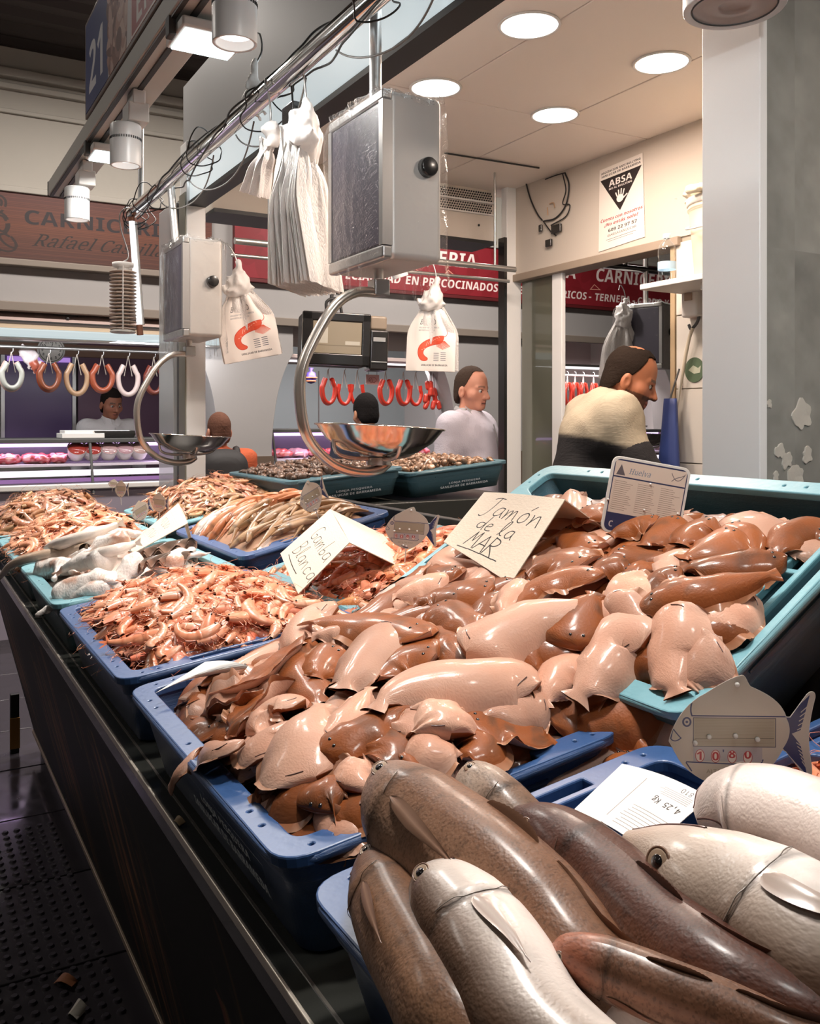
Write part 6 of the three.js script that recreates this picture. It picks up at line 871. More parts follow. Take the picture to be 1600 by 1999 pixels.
// handwritten letters as pen strokes in a 60 x 100 cell, baseline at 80
const GLYPH = {
  J: [[10, 12, 30, 4, 52, 8], [36, 8, 36, 60, 26, 78, 14, 96, 2, 84]], a: [[40, 46, 14, 36, 10, 64, 12, 84, 36, 72, 42, 60, 40, 46, 40, 70, 48, 80]], m: [[6, 46, 12, 60, 10, 80, 14, 44, 26, 46, 30, 56, 28, 80, 32, 44, 44, 46, 48, 60, 52, 80]], o: [[28, 44, 6, 48, 12, 72, 24, 86, 38, 70, 42, 48, 28, 44]], n: [[8, 46, 14, 60, 10, 80, 18, 42, 32, 46, 38, 60, 44, 80]], d: [[36, 46, 10, 42, 8, 66, 16, 86, 34, 70, 44, 40, 46, 8, 38, 60, 46, 80]], e: [[10, 62, 40, 60, 34, 46, 14, 40, 10, 64, 16, 88, 42, 74]], l: [[14, 78, 34, 30, 30, 10, 18, 6, 16, 50, 18, 82, 34, 76]], b: [[18, 6, 10, 50, 10, 78, 30, 84, 36, 66, 30, 46, 12, 60]], c: [[40, 50, 16, 38, 12, 64, 16, 88, 42, 74]], G: [[50, 18, 14, 0, 8, 46, 10, 90, 44, 74, 48, 58, 44, 52, 30, 52, 28, 54]], B: [[12, 10, 14, 50, 10, 84], [12, 12, 50, 8, 40, 30, 30, 44, 14, 44, 56, 46, 44, 70, 30, 86, 10, 82]], M: [[6, 84, 14, 40, 18, 12, 24, 40, 30, 56, 38, 30, 46, 12, 50, 50, 56, 84]], A: [[4, 84, 20, 40, 28, 12, 40, 40, 52, 84], [12, 58, 30, 52, 46, 56]], R: [[12, 10, 14, 50, 10, 84], [12, 12, 52, 10, 42, 34, 30, 48, 14, 46, 36, 62, 56, 86]], "'": [[30, 4, 26, 10, 22, 18]],
};
function write(g, text, x, y, k, slant, w) { for (const ch of text) { if (ch === ' ') { x += 30 * k; continue; } if (ch === 'ó') { g.save(); g.transform(k, 0, slant * k, k, x, y); pen(g, GLYPH.o, w / k); pen(g, [[30, 34, 36, 26, 42, 20]], w / k); g.restore(); x += 46 * k; continue; } g.save(); g.transform(k, 0, slant * k, k, x, y); pen(g, GLYPH[ch], w / k); g.restore(); x += (ch === 'm' || ch === 'M' ? 58 : 'lb'.includes(ch) ? 38 : 48) * k; } }
const paper = (draw) => new THREE.MeshStandardMaterial({ roughness: 0.8, bumpMap: per(grainTex, 6), bumpScale: 0.0006, map: art(768, 576, (g, w, h) => { g.fillStyle = '#e2cfbb'; g.fillRect(0, 0, w, h); g.globalAlpha = 0.12; for (let i = 0; i < 300; i++) { g.fillStyle = i % 2 ? '#b99e84' : '#f2e4d4'; g.fillRect(hash(i, 1) * w, hash(i, 2) * h, 2 + hash(i, 3) * 14, 1 + hash(i, 4) * 3); } g.globalAlpha = 1; draw(g, w, h); }) });
// a folded card: front panel (lower far, lower near, ridge near, ridge far) and the other flap's feet
function tent(label, fl, nl, nr, fr2, nf, ff, m) { const s = thing('price_card', label, 'card'); part('front_panel', sheet(fl, nl, nr, fr2, 0.0016, 6, 1, 0.003), m, s); part('back_flap', sheet(nf, ff, fr2, nr, 0.0016, 6, 1, 0.002), cardM, s); return s; }
const W3 = (x, h, d) => V(x, 1.42 - h, d);
tent('large folded beige card handwritten Jamón de la MAR among the soles', W3(0.785, 0.2, 1.262), W3(0.768, 0.235, 1.052), W3(0.867, 0.117, 1.05), W3(0.867, 0.121, 1.263), W3(0.992, 0.193, 1.05), W3(0.995, 0.193, 1.263), paper((g) => { write(g, 'Jamón', 170, 40, 2.3, -0.25, 7); write(g, 'de la', 210, 210, 1.8, -0.25, 7); write(g, 'MAR', 230, 350, 1.9, -0.3, 8); pen(g, [[150, 545, 300, 520, 560, 510]], 7); }));
tent('folded beige card handwritten Gamba Blanca standing in the pink shrimps', W3(0.688, 0.274, 1.745), W3(0.64, 0.318, 1.535), W3(0.747, 0.231, 1.54), W3(0.803, 0.188, 1.75), W3(0.868, 0.2925, 1.53), W3(0.93, 0.25, 1.745), paper((g) => { write(g, 'Gamba', 190, 90, 2.3, -0.2, 7); write(g, 'Blanca', 180, 290, 2.2, -0.25, 7); pen(g, [[150, 510, 340, 530, 520, 520]], 8); }));
tent('smaller folded white card seen edgewise over the cuttlefish', W3(0.53, 0.332, 2.44), W3(0.50, 0.322, 2.235), W3(0.632, 0.256, 2.23), W3(0.66, 0.222, 2.42), W3(0.655, 0.345, 2.225), W3(0.69, 0.33, 2.41), paper((g) => { for (let r = 0; r < 2; r++) { const p = [150, 200 + r * 150]; for (let i = 1; i < 9; i++) p.push(150 + i * 50 - 25, 200 + r * 150 + (i % 2 ? -90 : 50), 150 + i * 50, 200 + r * 150 - (i % 3) * 14); pen(g, [p], 6); } }));
// fish-shaped price tags
function fishShape(P = THREE.Shape, k = 0) { const s = new P(); s.moveTo(0.005, 0.42 + k); s.bezierCurveTo(0.03, 0.55, 0.11, 0.72, 0.25, 0.80); s.bezierCurveTo(0.33, 0.86, 0.42, 0.93, 0.50, 0.95); s.bezierCurveTo(0.53, 0.95, 0.535, 0.88, 0.56, 0.86); s.bezierCurveTo(0.68, 0.80, 0.77, 0.74, 0.80, 0.62); s.lineTo(0.83, 0.62); s.lineTo(0.94, 0.80); s.bezierCurveTo(0.97, 0.84, 1.0, 0.83, 0.995, 0.78); s.bezierCurveTo(0.96, 0.62, 0.94, 0.48, 0.965, 0.30); s.bezierCurveTo(0.985, 0.18, 0.98, 0.10, 0.93, 0.16); s.lineTo(0.80, 0.35); s.lineTo(0.775, 0.36); s.bezierCurveTo(0.72, 0.22, 0.60, 0.10, 0.46, 0.04); s.bezierCurveTo(0.30, 0.05, 0.13, 0.16, 0.07, 0.28); s.closePath(); return s; }
const tagArt = art(1024, 1024, (g, w, h) => {
  g.fillStyle = '#c2b8aa'; g.fillRect(0, 0, w, h); const X = (x) => x * w, Y = (y) => (1 - y) * h; g.strokeStyle = '#28305e'; g.lineWidth = 10; g.beginPath(); g.moveTo(X(0.17), Y(0.77)); g.quadraticCurveTo(X(0.14), Y(0.68), X(0.16), Y(0.625)); g.lineTo(X(0.8), Y(0.625)); g.stroke(); g.lineWidth = 9; g.beginPath(); g.moveTo(X(0.12), Y(0.255)); g.lineTo(X(0.58), Y(0.235)); g.quadraticCurveTo(X(0.64), Y(0.235), X(0.645), Y(0.28)); g.moveTo(X(0.12), Y(0.25)); g.lineTo(X(0.16), Y(0.18)); g.stroke();
  g.fillStyle = '#28305e'; g.beginPath(); g.moveTo(X(0.80), Y(0.62)); g.lineTo(X(0.96), Y(0.80)); g.lineTo(X(0.90), Y(0.52)); g.lineTo(X(0.84), Y(0.49)); g.lineTo(X(0.90), Y(0.40)); g.lineTo(X(0.945), Y(0.16)); g.lineTo(X(0.78), Y(0.37)); g.quadraticCurveTo(X(0.86), Y(0.5), X(0.80), Y(0.62)); g.fill(); g.strokeStyle = '#c2b8aa'; g.lineWidth = 7; for (let i = 0; i < 6; i++) { g.beginPath(); g.moveTo(X(0.90 - i * 0.006), Y(0.66 - i * 0.035)); g.lineTo(X(0.975), Y(0.74 - i * 0.04)); g.moveTo(X(0.87 + i * 0.008), Y(0.42 - i * 0.03)); g.lineTo(X(0.97), Y(0.34 - i * 0.035)); g.stroke(); }
  g.fillStyle = '#a59a86'; g.fillRect(X(0.17), Y(0.61), X(0.56), Y(0.77)); g.strokeStyle = '#3a3850'; g.lineWidth = 5; g.strokeRect(X(0.17), Y(0.61), X(0.56), Y(0.77)); g.strokeStyle = '#8d826f'; g.lineWidth = 2; for (let i = 0; i < 17; i++) { g.beginPath(); g.moveTo(X(0.18), Y(0.60 - i * 0.012)); g.lineTo(X(0.72), Y(0.60 - i * 0.012)); g.stroke(); } g.strokeStyle = '#4a443c'; g.lineWidth = 4; g.beginPath(); g.moveTo(X(0.18), Y(0.44)); g.lineTo(X(0.72), Y(0.45)); g.stroke();
  g.fillStyle = '#aaa3a6'; g.fillRect(X(0.17), Y(0.375), X(0.47), Y(0.885)); g.textAlign = 'center'; g.font = 'bold 96px sans-serif'; ['1', '0', '8', '0'].forEach((c, i) => { const x = X(0.215 + i * 0.107 + (i > 1 ? 0.006 : 0)), y = Y(0.305 - i * 0.003); g.fillStyle = '#d8ccc2'; g.strokeStyle = '#9c3a38'; g.lineWidth = 5; g.beginPath(); g.ellipse(x, y, 30, 50, 0, 0, 7); g.fill(); g.stroke(); g.fillStyle = '#a8232a'; g.save(); g.beginPath(); g.ellipse(x, y, 30, 50, 0, 0, 7); g.clip(); g.fillText(c, x, y + 34 - (i > 1 ? 24 : 0)); g.restore(); }); g.fillStyle = '#28305e'; g.font = 'bold 80px sans-serif'; g.fillText("'", X(0.375), Y(0.30));
  g.strokeStyle = '#28305e'; g.lineWidth = 13; g.beginPath(); g.ellipse(X(0.125), Y(0.575), 26, 34, 0, 0, 7); g.stroke(); g.fillStyle = '#28305e'; g.beginPath(); g.arc(X(0.125), Y(0.575), 10, 0, 7); g.fill(); g.lineWidth = 8; g.beginPath(); g.moveTo(X(0.03), Y(0.52)); g.quadraticCurveTo(X(0.07), Y(0.46), X(0.085), Y(0.445)); g.quadraticCurveTo(X(0.04), Y(0.40), X(0.015), Y(0.44)); g.closePath(); g.stroke();
  g.fillStyle = '#8c8472'; g.font = '44px sans-serif'; g.fillText('ALTA CALIDAD', X(0.4), Y(0.165)); g.strokeStyle = '#28305e'; g.lineWidth = 12; g.beginPath(); g.moveTo(X(0.33), Y(0.105)); g.lineTo(X(0.46), Y(0.075)); g.moveTo(X(0.36), Y(0.08)); g.lineTo(X(0.45), Y(0.06)); g.stroke();
});
const tagM = phys(0xffffff, 0.35, { map: tagArt, clearcoat: 0.5, clearcoatRoughness: 0.2 }), tagEdge = phys(col(0.62, 0.58, 0.53), 0.4, { clearcoat: 0.4 });
// origin at the lower fin; u = direction of the snout-to-tail axis, v = up
function fishTag(label, a, b, v, size, pins = true) {
  const s = thing('price_tag', label, 'price tag'), u = b.clone().sub(a).normalize(), up = v.clone().addScaledVector(u, -v.dot(u)).normalize(), n = u.clone().cross(up), m = new THREE.Matrix4().makeBasis(u, up, n).setPosition(a);
  const hgt = size * 0.87; const g = extrude(fishShape(), 0.012, 0.004, 10); g.scale(size, hgt, size * 0.2); s.applyMatrix4(m); part('plate', g, tagEdge, s);
  const f = new THREE.ShapeGeometry(fishShape(), 14); f.scale(size, hgt, 1); f.translate(0, 0, size * 0.2 * 0.0166); part('print', f, tagM, s);
  if (pins) for (const [x, y] of [[0.275, 0.46], [0.455, 0.47], [0.605, 0.445], [0.18, 0.41], [0.465, 0.88], [0.365, 0.12], [0.425, 0.105]]) part('pin', lathe([[0, 0.003], [0.0016, 0.0027], [0.0021, 0.0014], [0.0021, 0], [0, 0]], 10).rotateX(Math.PI / 2).scale(size / 0.12, size / 0.12, size / 0.12).translate(x * size, y * hgt, size * 0.2 * 0.0166), M.white, s);
  part('spike', rod(new THREE.Vector3(0.42 * size, 0.06 * hgt, 0), new THREE.Vector3(0.42 * size, -0.35 * hgt, -0.002), size * 0.012, 8), tagEdge, s); return s;
}
const atDepth = (px, py, z) => sight(px, py).multiplyScalar(z / FOCAL).add(EYE), upV = new THREE.Vector3(0, 1, 0);
{ const a = atDepth(1304, 1548, 0.735), b = atDepth(1590, 1552, 0.73); fishTag("big fish-shaped price tag reading 10'80 above the silver fish", a, b, new THREE.Vector3(0.02, 1, 0.04), a.distanceTo(b)); }
{ const a = atDepth(748, 1072, 1.74), b = atDepth(850, 1080, 1.74); fishTag('fish-shaped price tag standing in the back-row pink shrimps', a, b, upV, a.distanceTo(b) * 1.02); }
{ const a = atDepth(596, 1014, 2.2), b = atDepth(664, 970, 2.3); fishTag('fish-shaped price tag seen slantwise behind the folded shrimp card', a, b, new THREE.Vector3(0.2, 1, -0.2), 0.1); }
{ const a = atDepth(224, 972, 3.2), b = atDepth(256, 974, 3.15); fishTag('small grey fish-shaped price tag among the farthest langoustines', a, b, upV, 0.078, false); }
{ const a = atDepth(296, 1000, 2.75), b = atDepth(336, 1006, 2.7); fishTag('grey fish-shaped price tag leaning behind the small white card', a, b, new THREE.Vector3(-0.1, 1, 0), 0.08, false); }
{ const a = atDepth(210, 952, 3.5), b = atDepth(224, 954, 3.5); fishTag('tiny grey price tag at the far rim of the langoustines', a, b, upV, 0.045, false); }
{ const a = onD(822, 921, 2.72), b = onD(872, 929, 2.68), s = fishTag('plain white fish-shaped tag lying on the shellfish of the far teal crate', a, b, new THREE.Vector3(0.3, 1, -0.4), 0.075, false); s.children.find((c) => c.name === 'print').material = M.white; }
{ const a = atDepth(264, 1026, 2.6), b = atDepth(300, 1004, 2.65); fishTag('grey price tag leaning on the long white squid', a, b, new THREE.Vector3(0.1, 1, 0), 0.075, false); }
{ // printed plaque in the tilted crate
  const t = art(768, 640, (g, w, h) => { g.fillStyle = '#c9b6a6'; g.fillRect(0, 0, w, h); g.fillStyle = '#2a2f4e'; g.fillRect(0, 470, w, 170); g.fillRect(20, 160, w - 40, 12); g.strokeStyle = '#25284a'; g.lineWidth = 12; g.strokeRect(24, 24, w - 48, h + 40); g.strokeStyle = '#6b5a50'; g.lineWidth = 3; for (let c = 0; c < 3; c++) for (let i = 0; i < 15; i++) { g.beginPath(); g.moveTo(50 + c * 230, 200 + i * 17); g.lineTo(50 + c * 230 + 120 + 80 * hash(c, i), 202 + i * 17); g.stroke(); }
    g.fillStyle = '#5d6e80'; g.font = 'italic 64px serif'; g.fillText('Huelva', 170, 130); g.fillStyle = '#5c5356'; g.beginPath(); g.moveTo(50, 150); g.lineTo(90, 60); g.lineTo(140, 150); g.fill(); g.strokeStyle = '#5c5356'; g.lineWidth = 6; g.beginPath(); g.moveTo(590, 60); g.bezierCurveTo(640, 150, 690, 120, 720, 60); g.bezierCurveTo(690, 90, 640, 80, 600, 130); g.stroke(); g.fillStyle = '#b9aca8'; g.font = 'bold 70px sans-serif'; g.fillText('C', 60, 590); g.fillText('9', 420, 580); for (const x of [240, 350]) { g.fillStyle = '#d9c4b4'; g.beginPath(); g.ellipse(x, 600, 36, 60, 0, 0, 7); g.fill(); } g.fillStyle = '#a8352a'; g.fillText('1', 222, 615); g.fillText('0', 330, 615); });
  const z = 1.285, s = thing('price_plaque', 'rounded printed price plaque standing at the back of the soles', 'plaque'), c = [atDepth(1172, 1036, z), atDepth(1324, 1048, z), atDepth(1332, 906, z), atDepth(1178, 879, z)], u = c[1].clone().sub(c[0]), w = u.length(), h = c[3].distanceTo(c[0]); u.normalize(); const v = c[3].clone().sub(c[0]).normalize(), n = u.clone().cross(v).normalize(); s.applyMatrix4(new THREE.Matrix4().makeBasis(u, n.clone().cross(u), n).setPosition(c[0])); s.rotation.z -= 0;
  const sh = roundRect(THREE.Shape, 0, 0, w, h * 0.95, 0.012); part('plate', extrude(sh, 0.003, 0.0008).translate(0, 0, -0.004), tagEdge, s); const f = new THREE.ShapeGeometry(roundRect(THREE.Shape, 0.003, 0.003, w - 0.006, h * 0.95 - 0.006, 0.010), 8), p = f.attributes.position, uv = f.attributes.uv; for (let i = 0; i < p.count; i++) uv.setXY(i, p.getX(i) / w, p.getY(i) / h / 0.95); part('print', f, new THREE.MeshStandardMaterial({ map: t, roughness: 0.4 }), s);
  s.rotateZ(-0.1); for (const [x, y] of [[0.02, 0.40], [0.5, 0.35], [0.93, 0.38], [0.52, 0.68]]) part('pin', new THREE.SphereGeometry(0.0016, 8, 6).translate(x * w, y * h, 0.001), M.white, s);
}
{ // weight ticket (its square code is left out), paper slip, scraps on the floor
  const t = art(768, 512, (g, w, h) => { g.fillStyle = '#f1ebe6'; g.fillRect(0, 0, w, h); g.fillStyle = '#2a2624'; g.font = 'bold 58px monospace'; g.fillText('4,25 Kg', 60, 330, 330); g.font = '54px monospace'; g.fillText('810', 90, 480); g.fillStyle = '#8b837e'; for (let i = 0; i < 8; i++) g.fillRect(60, 40 + i * 24, 300 + 60 * hash(i, 2), 5); for (let i = 0; i < 5; i++) g.fillRect(60, 370 + i * 14, 200 + 80 * hash(i, 4), 4); g.fillRect(470, 60, 8, 380); });
  solo('weight_ticket', sheet(onY(1385, 1556, 1.094), onY(1214, 1491, 1.098), onY(1118, 1582, 1.088), onY(1262, 1662, 1.084), 0.0006, 8, 4, 0.004), new THREE.MeshStandardMaterial({ map: t, roughness: 0.7, side: THREE.DoubleSide }), 'white printed weight ticket reading 4,25 Kg on the fish', 'ticket');
  solo('paper_slip', sheet(onY(303, 1353, 1.052), onY(415, 1318, 1.062), onY(492, 1302, 1.085), onY(400, 1292, 1.075), 0.0006, 10, 4, 0.006), mat(col(0.86, 0.84, 0.81), 0.6), 'blank white paper slip under the soles at the crate corner', 'paper');
  const scrap = (label, pts, c) => solo('scrap', sheet(...pts.map(([x, y], i) => onY(x, y, 0.012 + 0.01 * (i % 2))), 0.002, 4, 4, 0.012), mat(c, 0.6), label, 'scrap');
  scrap('small white paper scrap on the dark floor', [[131, 1983], [150, 1990], [172, 1966], [152, 1950]], col(0.62, 0.58, 0.5)); scrap('reddish-brown scrap on the dark floor by the white one', [[104, 1920], [140, 1926], [152, 1914], [122, 1900]], col(0.32, 0.12, 0.05));
  solo('scrap', sheet(onY(338, 1604, 0.923), onY(350, 1612, 0.923), onY(362, 1604, 0.925), onY(346, 1592, 0.926), 0.001, 3, 3, 0.004), mat(col(0.3, 0.2, 0.1), 0.6), 'tiny brown scrap on the counter ledge', 'scrap');
}
// ================================================================ butcher shops across the aisle
const redMeat = phys(0xffffff, 0.35, { vertexColors: true, clearcoat: 0.6, clearcoatRoughness: 0.2 });
const lump = (x, y, d, rx, ry, rz, C, sd) => net((a, b, c) => ellip([a, b, c], [0, 0, 0], [rx, ry, rz]) + (noise(a * 30 + sd, b * 30, c * 30) - 0.5) * 0.03, [-rx * 1.4, -ry * 1.5, -rz * 1.4], [rx * 1.4, ry * 1.5, rz * 1.4], Math.max(rx, rz) / 9, (a, b, c) => mix3(C, [0.75, 0.55, 0.5], smooth(fbm(a * 40 + sd, b * 40, c * 40, 2), 0.5, 0.7) * 0.6)).translate(x, y, -d);
function sausage(name, label, group, x, y, d, w, h, C, coils = 1, open = false) {
  const s = thing(name, label, 'sausage', group, V(x, y, d));
  for (let k = 0; k < coils; k++) { const pts = [], o = k * 0.03; for (let i = 0; i <= 20; i++) { const a = open ? lerp(-0.45, Math.PI + 0.45, i / 20) : lerp(-1.0, Math.PI + 1.0, i / 20); pts.push(new THREE.Vector3(Math.cos(a) * w * (0.5 - o * 0.5) * (i < 3 || i > 17 ? 0.85 : 1), -0.04 - h * 0.5 - Math.sin(a) * h * (0.6 - o), k * 0.022)); }
    part('link', tube(pts, w * 0.135, 34, 9), phys(col(C[0] * (1 - 0.2 * k), C[1], C[2]), 0.35, { clearcoat: 0.5 }), s); }
  part('string', [rod(new THREE.Vector3(-w * 0.2, -0.05 - h * 0.35, 0), new THREE.Vector3(0, 0.03, 0), 0.003, 6), rod(new THREE.Vector3(w * 0.2, -0.05 - h * 0.35, 0), new THREE.Vector3(0, 0.03, 0), 0.003, 6)], mat(col(0.5, 0.42, 0.36), 0.7), s); part('hook', tube([new THREE.Vector3(0, 0.02, 0), new THREE.Vector3(0.012, 0.04, 0), new THREE.Vector3(0.008, 0.06, 0), new THREE.Vector3(-0.008, 0.065, 0)], 0.003, 10, 5), M.brushed, s);
}
function meatCase(label, x0, x1, top, d0) {
  const s = thing('meat_case', label, 'display case');
  part('base', bx(x0, x1, 0, 1.0, d0 + 0.05, d0 + 0.75), mat(col(0.32, 0.28, 0.34), 0.4), s); part('shelf', bx(x0, x1, 1.115, 1.13, d0 + 0.09, d0 + 0.7), mat(col(0.66, 0.6, 0.68), 0.35), s); part('bumper', bx(x0, x1, 0.96, 1.0, d0 + 0.01, d0 + 0.08, 0.01), M.white, s);
  part('glow_strip', bx(x0 + 0.02, x1 - 0.02, 1.05, 1.09, d0 + 0.075, d0 + 0.09), glow(col(1, 0.86, 1), 1.6), s, 'white-lit strip'); part('glow_strip', bx(x0 + 0.02, x1 - 0.02, 1.01, 1.035, d0 + 0.065, d0 + 0.085), glow(col(0.62, 0.3, 0.75), 0.5), s, 'purple-lit strip');
  part('mirror_back', bx(x0, x1, 1.12, top - 0.06, d0 + 0.68, d0 + 0.70), mat(col(0.30, 0.26, 0.34), 0.25, { metalness: 0.4 }), s);
  part('glass_front', sheet(V(x0, 1.0, d0 + 0.03), V(x1, 1.0, d0 + 0.03), V(x1, top - 0.02, d0 + 0.16), V(x0, top - 0.02, d0 + 0.16), 0.005), M.glass, s);
  part('top', bx(x0, x1, top - 0.03, top, d0 + 0.14, d0 + 0.74, 0.006), M.darkGrey, s, 'dark top ledge'); part('lamp', bx(x0 + 0.05, x1 - 0.05, top - 0.055, top - 0.03, d0 + 0.2, d0 + 0.24), M.purple, s, 'purple tube lamp');
  const n = Math.round((x1 - x0) / 0.8); for (let i = 0; i <= n; i++) part('post', rod(V(lerp(x0 + 0.02, x1 - 0.02, i / n), 0.93, d0 + 0.02), V(lerp(x0 + 0.02, x1 - 0.02, i / n), top - 0.02, d0 + 0.155), 0.01, 8), M.darkGrey, s);
  const l = new THREE.RectAreaLight(col(0.9, 0.66, 1), 9, x1 - x0 - 0.1, 0.06); l.position.set((x0 + x1) / 2, top - 0.062, -(d0 + 0.22)); l.lookAt((x0 + x1) / 2, 0.9, -(d0 + 0.3)); l.castShadow = true; scene.add(l);
}
meatCase('purple-lit meat display case under the brown butcher sign', -1.3, 1.98, 1.30, 6.3); meatCase('purple-lit meat display case under the red sign between the piers', 2.46, 4.03, 1.36, 6.3); meatCase('purple-lit meat display case seen through the side opening', 4.98, 6.6, 1.34, 6.3);
const inside = (px, py, d) => onD(px, py, d);
// meat tubs and cuts in the cases
for (const [px, C, w] of [[148, [0.6, 0.07, 0.05], 'first red'], [178, [0.55, 0.06, 0.05], 'second red'], [210, [0.75, 0.48, 0.5], 'palest pink'], [241, [0.68, 0.4, 0.46], 'middle pink'], [270, [0.7, 0.45, 0.42], 'last pinkish']]) { const c = inside(px, 897, 6.52); c.y = 1.15; const s = thing('meat_tub', `round white tub of minced meat, ${w} one in the purple case`, 'tub', null, c); part('tub', lathe([[0, 0], [0.045, 0], [0.055, 0.07], [0.058, 0.072], [0.055, 0.062], [0.05, 0.06]], 24), M.white, s); part('meat', new THREE.SphereGeometry(0.053, 20, 10).scale(1, 0.28, 1).translate(0, 0.062, 0), phys(col(...C), 0.4, { clearcoat: 0.5, bumpMap: per(fineTex, 10), bumpScale: 0.01 }), s); s.rotation.x = 0.8; s.scale.setScalar(1.15); s.position.y += 0.03; }
for (const [px, C, w] of [[14, [0.4, 0.04, 0.05], 'dark red cut of meat at the near end'], [70, [0.45, 0.05, 0.06], 'small dark red cut of meat'], [112, [0.35, 0.035, 0.05], 'flat dark cut of meat beside the tubs']]) { const c = inside(px, 900, 6.55); solo('meat_cut', lump(c.x, 1.165, -c.z, 0.09, 0.035, 0.08, C, px), redMeat, w + ' in the purple case', 'meat'); }
for (let i = 0; i < 9; i++) solo('meat_cut', lump(2.6 + i * 0.16, 1.165, 6.6 + 0.04 * (i % 2), 0.075, 0.035, 0.09, [[0.62, 0.1, 0.08], [0.75, 0.42, 0.4], [0.5, 0.05, 0.05]][i % 3], i), redMeat, ['fresh red cut of meat in the case under the red sign', 'pale pink cut of meat in the case under the red sign', 'dark red cut of meat in the case under the red sign'][i % 3], 'meat', 'cuts of meat under the red sign');
for (let i = 0; i < 8; i++) solo('meat_cut', lump(5.1 + i * 0.18, 1.165, 6.6, 0.08, 0.04, 0.09, [[0.55, 0.07, 0.06], [0.7, 0.36, 0.34]][i % 2], i + 30), redMeat, ['red cut of meat seen through the side opening', 'pink cut of meat seen through the side opening'][i % 2], 'meat', 'cuts of meat beyond the side opening');
// shop of the brown sign: hood, lit rail, sausages, back wall
{
  const s = thing('display_hood', 'sloping hood with handle over the sausages under the brown sign', 'hood');
  part('lid', sheet(V(-1.3, 2.065, 6.24), V(2.015, 2.065, 6.24), V(2.015, 2.185, 6.5), V(-1.3, 2.185, 6.5), 0.02), mat(col(0.5, 0.38, 0.35), 0.5), s); part('slot', bx(-1.3, 2.015, 2.057, 2.067, 6.236, 6.26), M.black, s);
  part('handle', [bx(0.9, 1.06, 2.125, 2.140, 6.34, 6.36, 0.006)], M.darkGrey, s); part('knob', new THREE.SphereGeometry(0.012, 10, 8).translate(0.98, 2.100, -6.29), M.black, s); part('front_band', bx(-1.3, 2.015, 2.015, 2.055, 6.25, 6.3, 0.004), mat(col(0.55, 0.42, 0.3), 0.5), s);
  part('light_bar', bx(-1.3, 2.015, 1.965, 2.015, 6.22, 6.30, 0.012), glow(col(0.78, 0.9, 0.92), 0.75), s, 'long pale light bar'); part('under_rail', bx(-1.3, 2.015, 1.945, 1.960, 6.24, 6.36, 0.004), M.brushed, s); part('rail', rod(V(-1.3, 1.925, 6.62), V(2.015, 1.925, 6.62), 0.012, 10), M.brushed, s); part('rail_stay', [rod(V(-0.2, 1.925, 6.62), V(-0.2, 2.165, 6.5), 0.006), rod(V(1.865, 1.925, 6.62), V(1.865, 2.165, 6.5), 0.006)], M.brushed, s);
  const l = new THREE.RectAreaLight(col(0.95, 0.97, 1), 22, 3.1, 0.08); l.position.set(0.4, 1.940, -6.4); l.lookAt(0.6, 0.9, -7.4); l.castShadow = true; scene.add(l);
}
const RAIL = 6.62;
for (const [px, w, h, C, n, lb] of [[22, 0.13, 0.17, [0.72, 0.42, 0.36], 3, 'pale pink sausage rings hanging at the end of the rail'], [95, 0.13, 0.17, [0.42, 0.07, 0.03], 3, 'dark red sausage rings below the wall clock'], [150, 0.14, 0.19, [0.5, 0.3, 0.17], 1, 'tan sausage ring above the white paper stack'], [199, 0.14, 0.17, [0.5, 0.09, 0.04], 2, 'reddish sausage rings above the butcher'], [250, 0.14, 0.19, [0.78, 0.6, 0.55], 1, 'whitish sausage ring above the meat tubs'], [300, 0.12, 0.18, [0.3, 0.06, 0.04], 2, 'darkest sausage rings beside the corner post']]) { const c = inside(px, 690, RAIL); sausage('sausage_ring', lb + ' under the brown sign', null, c.x, 1.86, RAIL, w, h, C, n); }
{ const c = inside(60, 700, RAIL + 0.1); solo('sausage_packet', net((x, y, z) => ellip([x, y, z], [0, 0, 0], [0.05, 0.1, 0.03]) + (noise(x * 40, y * 40, z * 40) - 0.5) * 0.02, [-0.08, -0.14, -0.06], [0.08, 0.14, 0.06], 0.012, (x, y) => (y < -0.02 && Math.abs(x) < 0.03 ? [0.5, 0.12, 0.07] : [0.75, 0.66, 0.66])).rotateZ(0.5).translate(c.x, c.y, c.z), redMeat, 'white wrapped sausage packet beside the clock', 'packet'); }
struct('wall_butcher_back', bx(-3, 2.15, 0, 2.6, 8.5, 8.6), mat(col(0.42, 0.38, 0.34), 0.5)); 
